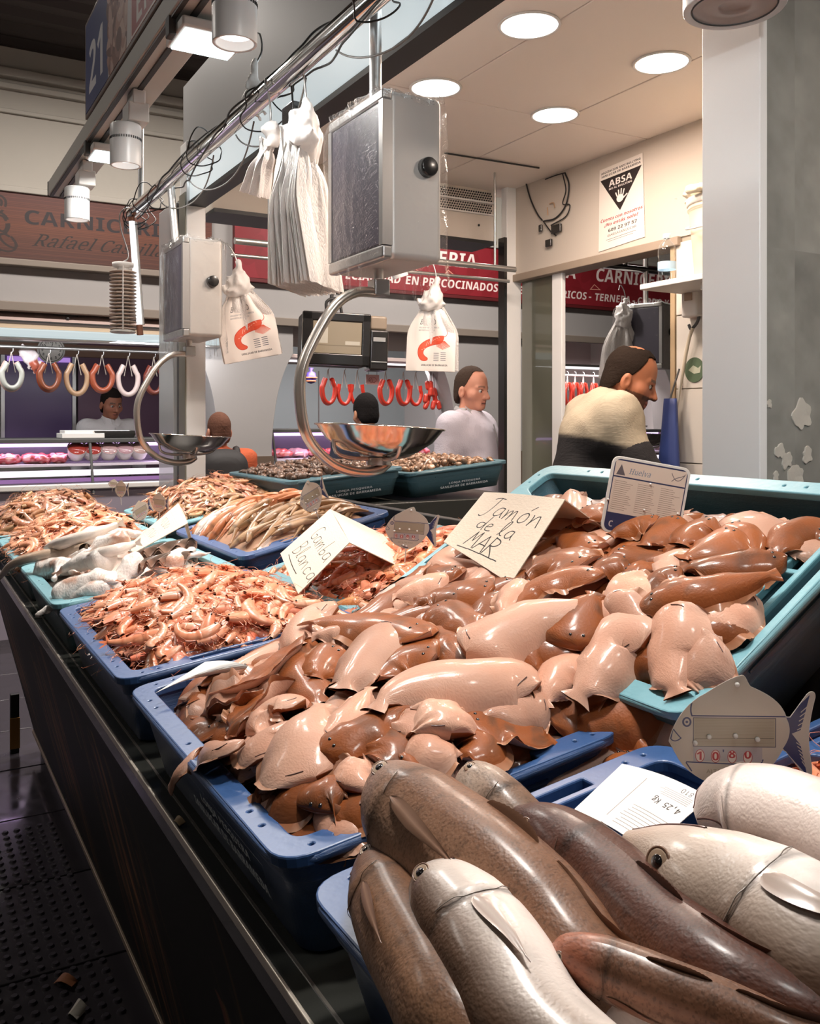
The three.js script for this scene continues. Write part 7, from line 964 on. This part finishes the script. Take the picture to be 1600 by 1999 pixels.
{
  const d = struct('door_1', bx(-0.6, 0.72, 0, 2.15, 8.44, 8.5, 0.004), M.brushed, 'steel cold-room door panels behind the butcher'); part('seam', [bx(0.10, 0.115, 0.2, 2.1, 8.43, 8.445), bx(0.4, 0.41, 0.2, 2.1, 8.43, 8.445)], M.darkGrey, d); part('handle', bx(0.33, 0.35, 1.3, 1.48, 8.39, 8.44, 0.006), M.darkGrey, d);
  const w = struct('window_2', bx(0.80, 1.35, 1.25, 2.02, 8.43, 8.5, 0.004), mat(col(0.16, 0.10, 0.24), 0.25), 'dark purple-lit cold-room window'); part('window_frame', [bx(0.77, 0.80, 1.22, 2.05, 8.41, 8.5), bx(1.35, 1.38, 1.22, 2.05, 8.41, 8.5), bx(0.77, 1.38, 2.02, 2.05, 8.41, 8.5), bx(0.77, 1.38, 1.22, 1.25, 8.41, 8.5)], M.brushed, w); part('light_strip', bx(0.82, 1.33, 1.94, 1.98, 8.40, 8.43), glow(col(0.5, 0.28, 0.8), 0.8), w);
  struct('wall_butcher_panel', bx(1.4, 2.14, 0, 2.15, 8.42, 8.5), mat(col(0.2, 0.1, 0.16), 0.4), 'dark wine-coloured panel behind the butcher'); struct('trim_11', bx(-0.6, 2.14, 1.99, 2.1, 8.38, 8.43, 0.004), mat(col(0.35, 0.2, 0.14), 0.6), 'brown shelf strip behind the sausages');
}
{
  const c = inside(99, 684, 7.6), t = art(256, 256, (g, w, h) => { g.fillStyle = '#d8d2ca'; g.fillRect(0, 0, w, h); g.strokeStyle = '#4a4644'; g.lineWidth = 6; g.beginPath(); g.arc(128, 128, 118, 0, 7); g.stroke(); g.fillStyle = '#3a3634'; g.font = 'bold 40px sans-serif'; g.textAlign = 'center'; for (let i = 1; i <= 12; i++) g.fillText(String(i), 128 + Math.sin(i * Math.PI / 6) * 88, 142 - Math.cos(i * Math.PI / 6) * 88); g.lineWidth = 7; g.beginPath(); g.moveTo(128, 128); g.lineTo(86, 100); g.moveTo(128, 128); g.lineTo(140, 60); g.stroke(); });
  const s = thing('wall_clock', 'round white wall clock behind the hanging sausages', 'clock', null, c); part('case', lathe([[0, 0], [0.1, 0], [0.104, 0.01], [0.104, 0.035], [0.096, 0.036]], 32).rotateX(Math.PI / 2), M.white, s); const f = new THREE.CircleGeometry(0.097, 32); f.translate(0, 0, 0.03); part('dial', f, new THREE.MeshStandardMaterial({ map: t, roughness: 0.5 }), s); part('bracket', bx(-0.01, 0.01, 0.1, 0.64, -0.01, 0.01), M.brushed, s);
}
{ const s = thing('paper_stack', 'stack of white wrapping paper on the dark case ledge', 'paper'), c = inside(158, 845, 6.6); part('stack', [bx(c.x - 0.14, c.x + 0.14, 1.302, 1.335, 6.5, 6.75, 0.003), bx(c.x - 0.12, c.x + 0.15, 1.335, 1.355, 6.52, 6.74, 0.003)], M.white, s); const k = inside(222, 845, 6.6), q = thing('metal_tray', 'dark metal tray on the case ledge before the butcher', 'tray'); part('tray', skin([rloop(0.3, 0.2, 0.02, 0.05), rloop(0.25, 0.16, 0.02, 0)], false, true).translate(k.x, 1.302, k.z), M.darkGrey, q); part('lining', skin([rloop(0.29, 0.19, 0.02, 0.05), rloop(0.24, 0.15, 0.02, 0.008)].reverse(), true, false).translate(k.x, 1.302, k.z), M.brushed, q); }
// shop between the piers: ledge, sausages, pale back wall
{
  const s = thing('shop_ledge', 'pinkish ledge with hooks above the red sausages', 'ledge'); part('ledge', bx(2.42, 4.06, 1.90, 1.93, 6.34, 6.7, 0.004), mat(col(0.6, 0.48, 0.46), 0.5), s); part('rail', rod(V(2.42, 1.87, 6.5), V(4.06, 1.87, 6.5), 0.01, 8), M.brushed, s); part('light_bar', bx(2.5, 4.0, 1.875, 1.90, 6.56, 6.62), glow(col(1, 0.95, 0.98), 1.4), s);
  const l = new THREE.RectAreaLight(col(1, 0.93, 0.95), 36, 1.5, 0.08); l.position.set(3.25, 1.86, -6.6); l.lookAt(3.25, 1.0, -7.2); l.castShadow = true; scene.add(l);
}
struct('wall_shop_back', bx(2.3, 4.45, 0, 2.6, 7.9, 8.0), mat(col(0.46, 0.52, 0.52), 0.5), 'pale blue-grey back wall of the arched shop'); struct('wall_shop_back', bx(4.6, 6.9, 0, 2.6, 7.9, 8.0), mat(col(0.62, 0.52, 0.5), 0.5), 'pinkish back wall of the third shop');
struct('trim_12', [bx(2.9, 2.91, 1.3, 1.9, 7.89, 7.9), bx(3.5, 3.51, 1.3, 1.9, 7.89, 7.9), bx(2.42, 4.06, 2.0, 2.17, 6.5, 6.52)], mat(col(0.3, 0.27, 0.26), 0.5));
for (const [px, n, lb] of [[640, 2, 'behind the scale arm'], [672, 1, 'third from the scale arm, with a wide U shape'], [697, 1, 'touching the wide U-shaped one'], [752, 2, 'beside the pink pig picture'], [787, 2, 'before the last pair'], [811, 1, 'last on the rail before the bunch']]) { const c = inside(px, 740, 6.5); sausage('sausage_ring', 'bright red sausage ring, ' + lb, null, c.x, 1.80, 6.5, 0.115, 0.185, [0.62, 0.035, 0.018], n, n === 1); }
{ const c = inside(842, 770, 6.5), s = thing('sausage_bunch', 'hanging bunch of small red sausages near the smiling man', 'sausages', null, c); for (let i = 0; i < 12; i++) part('link', new THREE.CapsuleGeometry(0.022, 0.04, 4, 8).rotateZ(rr(-0.5, 0.5)).translate(rr(-0.06, 0.06), -0.09 + (i % 4) * 0.055, rr(-0.02, 0.03)), phys(col(0.62, 0.05, 0.03), 0.3, { clearcoat: 0.6 }), s); part('string', [0.03, -0.02, 0].map((x) => rod(new THREE.Vector3(x, 0.05, 0), new THREE.Vector3(x * 0.5, 1.86 - c.y, 0), 0.003, 5)), M.darkGrey, s); }
{ const c = inside(727, 741, 6.5), s = thing('pig_picture', 'small pink card with a pig drawing among the red sausages', 'picture', null, c), t = art(256, 160, (g, w, h) => { g.fillStyle = '#e6b8b4'; g.fillRect(0, 0, w, h); g.strokeStyle = '#b0605e'; g.lineWidth = 7; g.beginPath(); g.ellipse(128, 84, 74, 44, 0, 0, 7); g.stroke(); g.beginPath(); g.ellipse(76, 84, 18, 14, 0, 0, 7); g.stroke(); g.beginPath(); g.arc(108, 66, 5, 0, 7); g.arc(128, 110, 5, 0, 7); g.stroke(); for (const x of [90, 110, 150, 170]) { g.beginPath(); g.moveTo(x, 120); g.lineTo(x, 142); g.stroke(); } }); part('card', sheet(new THREE.Vector3(-0.06, -0.04, 0), new THREE.Vector3(0.06, -0.04, 0), new THREE.Vector3(0.06, 0.04, 0), new THREE.Vector3(-0.06, 0.04, 0), 0.003), new THREE.MeshStandardMaterial({ map: t, roughness: 0.5 }), s); part('hanger', [rod(new THREE.Vector3(-0.04, 0.04, 0), new THREE.Vector3(-0.04, 1.87 - c.y, 0), 0.002, 5), rod(new THREE.Vector3(0.04, 0.04, 0), new THREE.Vector3(0.04, 1.87 - c.y, 0), 0.002, 5)], M.darkGrey, s); }
{ const c = inside(607, 735, 6.7), s = thing('bauble', 'small purple and orange patterned bag hanging at the arch', 'bag', null, c); part('bag', lathe([[0, -0.06], [0.03, -0.05], [0.045, -0.01], [0.035, 0.03], [0.01, 0.045], [0.02, 0.07], [0, 0.07]], 14), mat(new THREE.Color(0x3a2a66), 0.5), s); part('stripe', [new THREE.TorusGeometry(0.045, 0.006, 5, 14).rotateX(Math.PI / 2).translate(0, -0.01, 0), new THREE.TorusGeometry(0.036, 0.006, 5, 14).rotateX(Math.PI / 2).translate(0, -0.038, 0)], mat(new THREE.Color(0xb5623a), 0.5), s); }
for (const [px, py, C, lb] of [[870, 770, [0.42, 0.16, 0.08], 'brown cured ham hanging behind the smiling man'], [858, 745, [0.5, 0.22, 0.1], 'lighter cured ham behind the red sausage bunch']]) { const c = inside(px, py, 6.9), s = thing('ham', lb, 'ham', null, c); part('ham', lump(0, 0, 0, 0.08, 0.16, 0.06, C, px), redMeat, s); part('string', rod(new THREE.Vector3(0, 0.14, 0), new THREE.Vector3(0, 1.9 - c.y, 0), 0.004, 6), M.darkGrey, s); }
// third shop, through the side opening
{ const s = thing('meat_rail', 'steel rail with hanging meat beyond the side opening', 'rail'); part('rail', rod(V(4.98, 1.86, 6.7), V(6.6, 1.86, 6.7), 0.012, 8), M.brushed, s); part('shelf', bx(4.98, 6.6, 1.93, 1.95, 6.5, 6.95), M.brushed, s); part('light_bar', bx(5.0, 6.55, 1.91, 1.93, 6.5, 6.55), glow(col(1, 0.94, 0.96), 1.2), s); const l = new THREE.RectAreaLight(col(1, 0.9, 0.92), 36, 1.5, 0.08); l.position.set(5.8, 1.88, -6.62); l.lookAt(5.8, 1.0, -7.3); l.castShadow = true; scene.add(l); }
[1107, 1122, 1138, 1158, 1175].forEach((px, i) => { const c = inside(px, 740, 6.7); sausage('sausage_ring', 'dark red sausages through the side opening, ' + ['by the white post', 'second from the white post', 'third from the white post', 'fourth from the white post', 'touching the head of the bending man'][i], null, c.x, 1.83, 6.7, 0.075, 0.2, [0.5, 0.03, 0.015], 2); });
for (let i = 0; i < 4; i++) { const c = inside(1112 + i * 16, 812, 6.9); solo('roast_meat', lump(c.x, c.y, -c.z, 0.07, 0.09, 0.06, [0.42, 0.15, 0.06], i + 60), redMeat, 'brown roast meat stacked beyond the white post', 'meat', 'roast meats beyond the white post'); }
{ const s = thing('meat_shelf', 'shelf of roast meats beyond the white post', 'shelf'); part('shelf', bx(4.98, 6.6, 1.36, 1.375, 6.7, 7.1), M.brushed, s); }
{ const s = scaleA.clone(); s.name = numbered('hanging_scale'); s.userData = { category: 'scale', label: 'hanging scale of the stall beyond, seen through the side opening' }; s.position.copy(V(3.78, 1.72, 3.72)); s.rotation.y = 0.35; scene.add(s); const p = thing('hanging_pipe', 'steel pipe seen through the side opening', 'pipe'); part('pipe', rod(V(3.0, 2.30, 3.85), V(5.4, 2.30, 3.85), 0.02, 14), M.steel, p); each('stay', [rod(V(3.62, 2.3, 3.85), V(3.62, 2.62, 3.85), 0.016), rod(V(5.2, 2.3, 3.85), V(5.2, 3.83, 3.85), 0.016)], M.steel, p); }
// ================================================================ people
const SKIN = [0.50, 0.235, 0.135], skinM = mat(0xffffff, 0.55, { vertexColors: true });
// body in its own frame: feet at 0, facing +z, right hand at -x
function figure(label, pos, turn, o) {
  const s = thing('person', label, 'person', null, pos); s.rotation.y = turn; const k = (o.h ?? 1.72) / 1.72, lean = o.lean ?? 0, R = (p) => { const y = p[1] - 0.95, c = Math.cos(lean), q = Math.sin(lean); return y > 0 ? [p[0] * k, (0.95 + y * c) * k, (p[2] + y * q) * k] : [p[0] * k, p[1] * k, p[2] * k]; };
  const J = { pel: R([0, 0.95, 0]), bel: R([0, 1.10, 0.02]), che: R([0, 1.30, 0.01]), nek: R([0, 1.47, 0.0]), sL: R([0.18, 1.40, 0]), sR: R([-0.18, 1.40, 0]), hL: R([0.09, 0.92, 0]), hR: R([-0.09, 0.92, 0]), kL: R([0.11, 0.50, 0.02]), kR: R([-0.11, 0.50, 0.02]), aL: R([0.11, 0.08, -0.02]), aR: R([-0.11, 0.08, -0.02]) };
  const eL = o.eL ? R(o.eL) : R([0.25, 1.13, -0.02]), eR = o.eR ? R(o.eR) : R([-0.25, 1.13, -0.02]), wL = o.wL ? R(o.wL) : R([0.26, 0.90, 0.10]), wR = o.wR ? R(o.wR) : R([-0.26, 0.90, 0.10]);
  const f = o.fat ?? 1, tor = [[J.pel, J.bel, 0.135 * f * k, 0.14 * f * k], [J.bel, J.che, 0.14 * f * k, 0.135 * f * k], [[J.sL[0] * 0.6, J.sL[1] - 0.07, J.sL[2]], [J.sR[0] * 0.6, J.sR[1] - 0.07, J.sR[2]], 0.11 * f * k, 0.11 * f * k], [J.sL, J.sR, 0.066 * k, 0.066 * k], [J.che, J.nek, 0.12 * k, 0.055 * k]];
  const arms = [[J.sL, eL, 0.062 * k, 0.046 * k], [eL, wL, 0.046 * k, 0.03 * k], [J.sR, eR, 0.062 * k, 0.046 * k], [eR, wR, 0.046 * k, 0.03 * k]], legs = [[J.hL, J.kL, 0.095 * k, 0.06 * k], [J.kL, J.aL, 0.058 * k, 0.038 * k], [J.hR, J.kR, 0.095 * k, 0.06 * k], [J.kR, J.aR, 0.058 * k, 0.038 * k], [J.hL, J.hR, 0.11 * k, 0.11 * k]];
  const feet = [[J.aL, [J.aL[0], 0.04, J.aL[2] + 0.15], 0.04, 0.035], [J.aR, [J.aR[0], 0.04, J.aR[2] + 0.15], 0.04, 0.035]];
  // head placed on the neck, turned and tilted
  const hd = new THREE.Object3D(); hd.position.set(...R([0, 1.50 - (o.sink ?? 0), 0.015 + (o.sink ?? 0) * 0.8])); hd.rotation.set((o.nod ?? 0) + lean * 0.6, o.look ?? 0, o.tilt ?? 0, 'YXZ'); hd.updateMatrix(); const H = (x, y, z) => new THREE.Vector3(x * k, y * k, z * k).applyMatrix4(hd.matrix).toArray(), inv = hd.matrix.clone().invert();
  const hands = []; for (const [w, e, sg] of [[wL, eL, 1], [wR, eR, -1]]) { const a = new THREE.Vector3(...w), d = a.clone().sub(new THREE.Vector3(...e)).normalize(), side = new THREE.Vector3(0, 1, 0).cross(d).normalize(), dn = d.clone().cross(side); const P = a.clone().addScaledVector(d, 0.07 * k); hands.push([w, P.toArray(), 0.026 * k, 0.03 * k], [a.clone().addScaledVector(d, 0.03).addScaledVector(side, 0.02 * sg).toArray(), P.clone().addScaledVector(side, 0.028).toArray(), 0.02 * k, 0.014 * k]); for (let i = 0; i < 4; i++) { const q0 = P.clone().addScaledVector(side, (i - 1.5) * 0.019), L = [0.062, 0.07, 0.068, 0.052][i] * k, q1 = q0.clone().addScaledVector(d, L * 0.6).addScaledVector(dn, 0.006), q2 = q1.clone().addScaledVector(d, L * 0.4).addScaledVector(dn, 0.02); hands.push([q0.toArray(), q1.toArray(), 0.0092 * k, 0.0085 * k], [q1.toArray(), q2.toArray(), 0.0085 * k, 0.0075 * k]); } const tb = a.clone().addScaledVector(d, 0.03).addScaledVector(side, -0.03 * sg), t1 = tb.clone().addScaledVector(d, 0.035).addScaledVector(side, -0.02 * sg); hands.push([tb.toArray(), t1.toArray(), 0.012 * k, 0.0095 * k]); }
  const fieldOf = (list, sm) => (x, y, z) => { const p = [x, y, z]; let v = 9; for (const q of list) v = smin(v, capsule(p, q[0], q[1], q[2], q[3]), sm); return v; };
  const bound = (list, m) => { const P = list.flatMap((q) => [[q[0], q[2]], [q[1], q[3]]]); return [[0, 1, 2].map((i) => Math.min(...P.map(([p, r]) => p[i] - r)) - m), [0, 1, 2].map((i) => Math.max(...P.map(([p, r]) => p[i] + r)) + m)]; };
  const mesh = (list, sm, cell, grow = 0, paint, wr = 0) => { const L = list.map((q) => [q[0], q[1], q[2] + grow, q[3] + grow]), [lo, hi] = bound(L, cell * 2 + 0.01), F = fieldOf(L, sm); return net(wr ? (x, y, z) => F(x, y, z) + wr * (fbm(x * 9 + 3, y * 14 + x * 6, z * 9, 3) - 0.5) : F, lo, hi, cell, paint); };
  // skin: trunk with arms and legs, head, hands - one continuous body
  const headF = (x, y, z) => { const q = new THREE.Vector3(x, y, z).applyMatrix4(inv).divideScalar(k), p = [q.x, q.y, q.z]; const ax = Math.abs(q.x), m = [ax, q.y, q.z]; let v = smin(ellip(p, [0, 0.135, 0.0], [0.076, 0.098, 0.096]), ellip(p, [0, 0.065, 0.035], [0.058, 0.075, 0.062]), 0.03); v = smin(v, ellip(p, [0, 0.012, 0.072], [0.024, 0.018, 0.02]), 0.025); v = smin(v, capsule(p, [0, -0.06, -0.02], [0, 0.06, 0.0], 0.055, 0.05), 0.025); v = smin(v, capsule(p, [0, 0.105, 0.093], [0, 0.066, 0.116], 0.009, 0.0125), 0.012); v = smin(v, capsule(m, [0, 0.066, 0.104], [0.014, 0.063, 0.098], 0.009, 0.008), 0.008); v = smin(v, capsule(m, [0.012, 0.118, 0.090], [0.046, 0.119, 0.072], 0.008, 0.008), 0.012); v = smin(v, capsule(m, [0, 0.038, 0.092], [0.02, 0.037, 0.083], 0.0075, 0.005), 0.008); v = smin(v, capsule(m, [0, 0.027, 0.090], [0.017, 0.028, 0.082], 0.008, 0.005), 0.008); v = smin(v, ellip(m, [0.055, 0.075, 0.05], [0.02, 0.024, 0.025]), 0.02); const eye = ellip(m, [0.031, 0.10, 0.088], [0.015, 0.010, 0.014]); v = Math.max(v, -eye); v = smin(v, ellip(m, [0.080, 0.088, -0.008], [0.011, 0.032, 0.020]), 0.006); v = Math.max(v, -ellip(m, [0.092, 0.090, -0.002], [0.007, 0.02, 0.011])); return v * k; };
  const hp = (x, y, z) => new THREE.Vector3(x, y, z).applyMatrix4(inv).divideScalar(k), tone = o.skin ?? SKIN;
  const skinPaint = (x, y, z) => { const q = hp(x, y, z); let c = tone.slice(), n = fbm(x * 30, y * 30, z * 30, 2); c = c.map((v) => v * (0.9 + 0.2 * n)); if (q.y > -0.05 && q.y < 0.25 && Math.abs(q.x) < 0.12) { const lip = Math.abs(q.y - 0.033) < 0.012 && Math.abs(q.x) < 0.024 && q.z > 0.075; if (lip) c = mix3(c, [0.42, 0.12, 0.09], 0.5); if (Math.abs(q.y - 0.0325) < 0.003 && Math.abs(q.x) < 0.022 && q.z > 0.07) c = [0.12, 0.04, 0.03]; const cheek = Math.exp(-((Math.abs(q.x) - 0.04) ** 2 + (q.y - 0.075) ** 2) / 0.0008); c = mix3(c, [0.6, 0.22, 0.15], cheek * 0.35); if (o.beard && q.y < 0.062 && q.z > 0.0 && q.y > -0.03 && !lip) c = mix3(c, o.beard, 0.75 * smooth(q.y, -0.045, -0.01)); if (o.beard && q.y < 0.06 && q.y > 0.044 && q.z > 0.07) c = mix3(c, o.beard, 0.6); const brow = Math.abs(q.y - 0.125 + (Math.abs(q.x) - 0.03) ** 2 * 6) < 0.0055 && Math.abs(q.x) > 0.012 && Math.abs(q.x) < 0.05 && q.z > 0.05; if (brow) c = mix3(c, o.brow ?? [0.05, 0.03, 0.02], 0.85); } return c; };
  const nk = [J.che, R([0, 1.54 - (o.sink ?? 0) * 1.6, 0.01 + (o.sink ?? 0) * 0.9]), 0.06 * k, 0.052 * k], headLo = H(0, 0.1, 0), bodyG = mesh([...tor.map((q) => [q[0], q[1], q[2] * 0.94, q[3] * 0.94]), ...arms, ...legs, ...feet, nk], 0.04, 0.016, -0.006, skinPaint);
  const hg = net(headF, headLo.map((v) => v - 0.185 * k), headLo.map((v) => v + 0.185 * k), 0.0042, skinPaint), hds = [0, 1].map((i) => mesh(hands.slice(i * 11, i * 11 + 11), 0.008, 0.0045, 0, skinPaint));
  part('body', merge([bodyG, hg, ...hds]), skinM, s);
  for (const sg of [-1, 1]) { const e = H(sg * 0.031, 0.10, 0.0785), g = part('eye', new THREE.SphereGeometry(0.0118 * k, 12, 8).translate(...e), phys(col(0.62, 0.56, 0.52), 0.15, { clearcoat: 1 }), s), d = new THREE.Vector3(...H(sg * 0.031, 0.098, 0.0885)); part('iris', new THREE.SphereGeometry(0.0052 * k, 10, 8).translate(d.x, d.y, d.z), eyeM, g); }
  // hair: a cap over the skull, cut away from the face
  if (o.hair) { const hf = (x, y, z) => { const q = hp(x, y, z), g = o.hairGrow ?? 0.009; let v = ellip([q.x, q.y, q.z], [0, 0.137, -0.004], [0.076 + g, 0.098 + g, 0.096 + g]); v = smin(v, ellip([q.x, q.y, q.z], [0, 0.07, -0.05], [0.062 + g, 0.07, 0.045 + g]), 0.02); const line = (o.hairline ?? 0.175) - Math.max(0, -q.z + 0.045) * 1.5 - Math.max(0, Math.abs(q.x) - 0.05) * 1.2; v = Math.max(v, (line - q.y) * 0.8); v = Math.max(v, (0.02 - q.y)); if (o.bald) v = Math.max(v, -ellip([q.x, q.y, q.z], o.bald[0], o.bald[1])); v = Math.max(v, -ellip([Math.abs(q.x), q.y, q.z], [0.085, 0.085, 0.0], [0.02, 0.036, 0.026])); return (v + (noise(q.x * 220, q.y * 120, q.z * 220) - 0.5) * 0.003) * k; }; const c = headLo; part('hair', net(hf, c.map((v) => v - 0.17 * k), c.map((v) => v + 0.17 * k), 0.0048), phys(col(...o.hair), 0.9, { specularIntensity: 0.25, bumpMap: per(fineTex, 20), bumpScale: 0.003 }), s); }
  // clothes
  const cloth = (n, list, c, grow, wr, extra, lb) => part(n, mesh(list, 0.045, 0.0125, grow, extra, wr), extra ? mat(0xffffff, 0.85, { vertexColors: true, bumpMap: per(fineTex, 6), bumpScale: 0.002 }) : mat(col(...c), 0.85, { bumpMap: per(fineTex, 6), bumpScale: 0.002 }), s, lb);
  const upper = (a, t) => [a[0], a[0].map((v, i) => lerp(v, a[1][i], t)), a[2], lerp(a[2], a[3], t)], sl = o.sleeve ?? 0.6, sleeves = sl <= 1 ? [upper(arms[0], sl), upper(arms[2], sl)] : [arms[0], upper(arms[1], sl - 1), arms[2], upper(arms[3], sl - 1)];
  cloth('shirt', [...tor.slice(0, 4), [J.che, [J.nek[0], J.nek[1] - 0.03, J.nek[2]], 0.115 * k, 0.062 * k], ...sleeves], o.shirt, 0.010, 0.022, o.shirtPaint); cloth('trousers', legs, o.trousers ?? [0.03, 0.03, 0.04], 0.012, 0.012); part('shoes', mesh(feet, 0.02, 0.012, 0.012), M.black, s);
  if (o.collar) { const c = []; for (const sg of [-1, 1]) c.push(sheet(new THREE.Vector3(...R([sg * 0.005, 1.40, 0.115])), new THREE.Vector3(...R([sg * 0.075, 1.445, 0.085])), new THREE.Vector3(...R([sg * 0.07, 1.51, 0.02])), new THREE.Vector3(...R([sg * 0.02, 1.475, 0.085])), 0.004, 4, 4, 0.008)); c.push(mesh([[R([0.055, 1.485, 0.01]), R([0, 1.495, -0.06]), 0.018, 0.018], [R([-0.055, 1.485, 0.01]), R([0, 1.495, -0.06]), 0.018, 0.018]], 0.02, 0.008)); part('collar', c, mat(col(...o.collar), 0.85), s); part('placket', tube([R([0, 1.41, 0.135 * f]), R([0, 1.3, 0.158 * f]), R([0, 1.12, 0.175 * f]), R([0, 0.97, 0.155 * f])].map((p) => new THREE.Vector3(...p)), 0.004, 20, 6), mat(col(...o.collar.map((v) => v * 0.8)), 0.8), s); }
  if (o.apron) { cloth('apron', [[J.pel, J.bel, 0.137 * f * k, 0.142 * f * k], [J.bel, [J.che[0], J.che[1] - 0.06, J.che[2]], 0.142 * f * k, 0.135 * f * k], [J.hL, [J.kL[0], J.kL[1] + 0.1, J.kL[2]], 0.11, 0.09], [J.hR, [J.kR[0], J.kR[1] + 0.1, J.kR[2]], 0.11, 0.09]], o.apron, 0.02, 0.02); }
  if (o.gloves) for (const q of [0, 2]) cloth('sleeve', [[arms[q][0].map((v, i) => lerp(v, arms[q][1][i], 0.55)), arms[q][1], 0.055, 0.052], arms[q + 1]], o.gloves, 0.012, 0.02, null, 'black long under-sleeve');
  if (o.straps) { part('backpack', mesh([[R([0.05, 1.36, -0.17]), R([0.05, 1.05, -0.2]), 0.1, 0.12], [R([-0.05, 1.36, -0.17]), R([-0.05, 1.05, -0.2]), 0.1, 0.12]], 0.06, 0.014), mat(col(...o.straps), 0.7), s); for (const sg of [-1, 1]) part('strap', tube([R([sg * 0.1, 1.40, -0.12]), R([sg * 0.115, 1.475, -0.02]), R([sg * 0.12, 1.40, 0.12]), R([sg * 0.14, 1.15, 0.12])].map((p) => new THREE.Vector3(...p)), 0.022, 20, 8), mat(col(...o.straps), 0.7), s); }
  return s;
}
const facing = (dx, dd) => Math.atan2(dx, -dd);   // turn so that the body's front points along (x, distance)
{ // man bending at the side opening, seen from behind his shoulder
  const c = atDepth(1130, 900, 3.6); figure('bearded balding man in khaki and black bending over beside the tiled wall', new THREE.Vector3(c.x, 0, c.z), facing(0.868, -0.36), { h: 1.79, fat: 1.06, lean: 0.2, nod: 0.24, look: -0.34, sink: 0.06, hairGrow: 0.005, hair: [0.022, 0.014, 0.010], hairline: 0.205, bald: [[0.0, 0.236, -0.02], [0.05, 0.03, 0.05]], beard: [0.05, 0.025, 0.016], skin: [0.42, 0.155, 0.075], shirt: [0.40, 0.34, 0.25], shirtPaint: (x, y, z) => { const cut = 1.37 - 0.05 * smooth(z, -0.1, 0.15) + 0.08 * smooth(z, 0.15, 0.3); return mix3([0.014, 0.012, 0.013], [0.44, 0.37, 0.27], smooth(y, cut - 0.009, cut + 0.009)); }, sleeve: 0.75, gloves: [0.014, 0.012, 0.014], trousers: [0.02, 0.02, 0.025], eL: [0.28, 1.16, 0.14], wL: [0.22, 1.06, 0.36], eR: [-0.27, 1.15, 0.13], wR: [-0.2, 1.04, 0.36] });
}
{ // smiling man in a pale lilac shirt
  const c = atDepth(912, 900, 5.0); figure('smiling grey-haired man in a pale lilac shirt looking sideways', new THREE.Vector3(c.x, 0, c.z), facing(0.42, -0.75), { h: 1.71, fat: 1.2, nod: 0.08, look: -0.12, hair: [0.055, 0.035, 0.026], hairline: 0.208, hairGrow: 0.004, skin: [0.62, 0.27, 0.175], shirt: [0.60, 0.54, 0.60], collar: [0.42, 0.40, 0.40], sleeve: 1.6, brow: [0.2, 0.1, 0.07] });
}
{ const c = atDepth(213, 850, 7.15); figure('dark-haired butcher in a white coat behind the purple meat case', new THREE.Vector3(c.x, 0, c.z), facing(0.15, -0.9), { h: 1.67, nod: 0.2, look: 0.1, hairGrow: 0.005, hair: [0.018, 0.012, 0.01], hairline: 0.17, skin: [0.40, 0.15, 0.085], shirt: [0.74, 0.70, 0.70], collar: [0.72, 0.68, 0.68], sleeve: 1.7 }); }
{ const c = atDepth(428, 900, 5.3); figure('person with shaved brown hair, orange-red shirt and dark backpack by the grey pier', new THREE.Vector3(c.x, 0, c.z), facing(0.15, 1), { h: 1.46, look: 0.2, hair: [0.14, 0.065, 0.045], hairGrow: 0.003, hairline: 0.16, skin: [0.45, 0.2, 0.13], shirt: [0.48, 0.09, 0.03], sleeve: 0.6, straps: [0.02, 0.017, 0.018] }); }
{ const c = atDepth(718, 900, 5.6); figure('person with black hair and navy top half hidden by the large pan', new THREE.Vector3(c.x, 0, c.z), facing(0.1, 1), { h: 1.58, nod: 0.2, hair: [0.012, 0.01, 0.01], hairline: 0.16, shirt: [0.022, 0.026, 0.05], sleeve: 0.7 }); }
scene.traverse((o) => { if (o.isMesh) { o.castShadow = true; o.receiveShadow = true; } });
renderer.render(scene, camera);
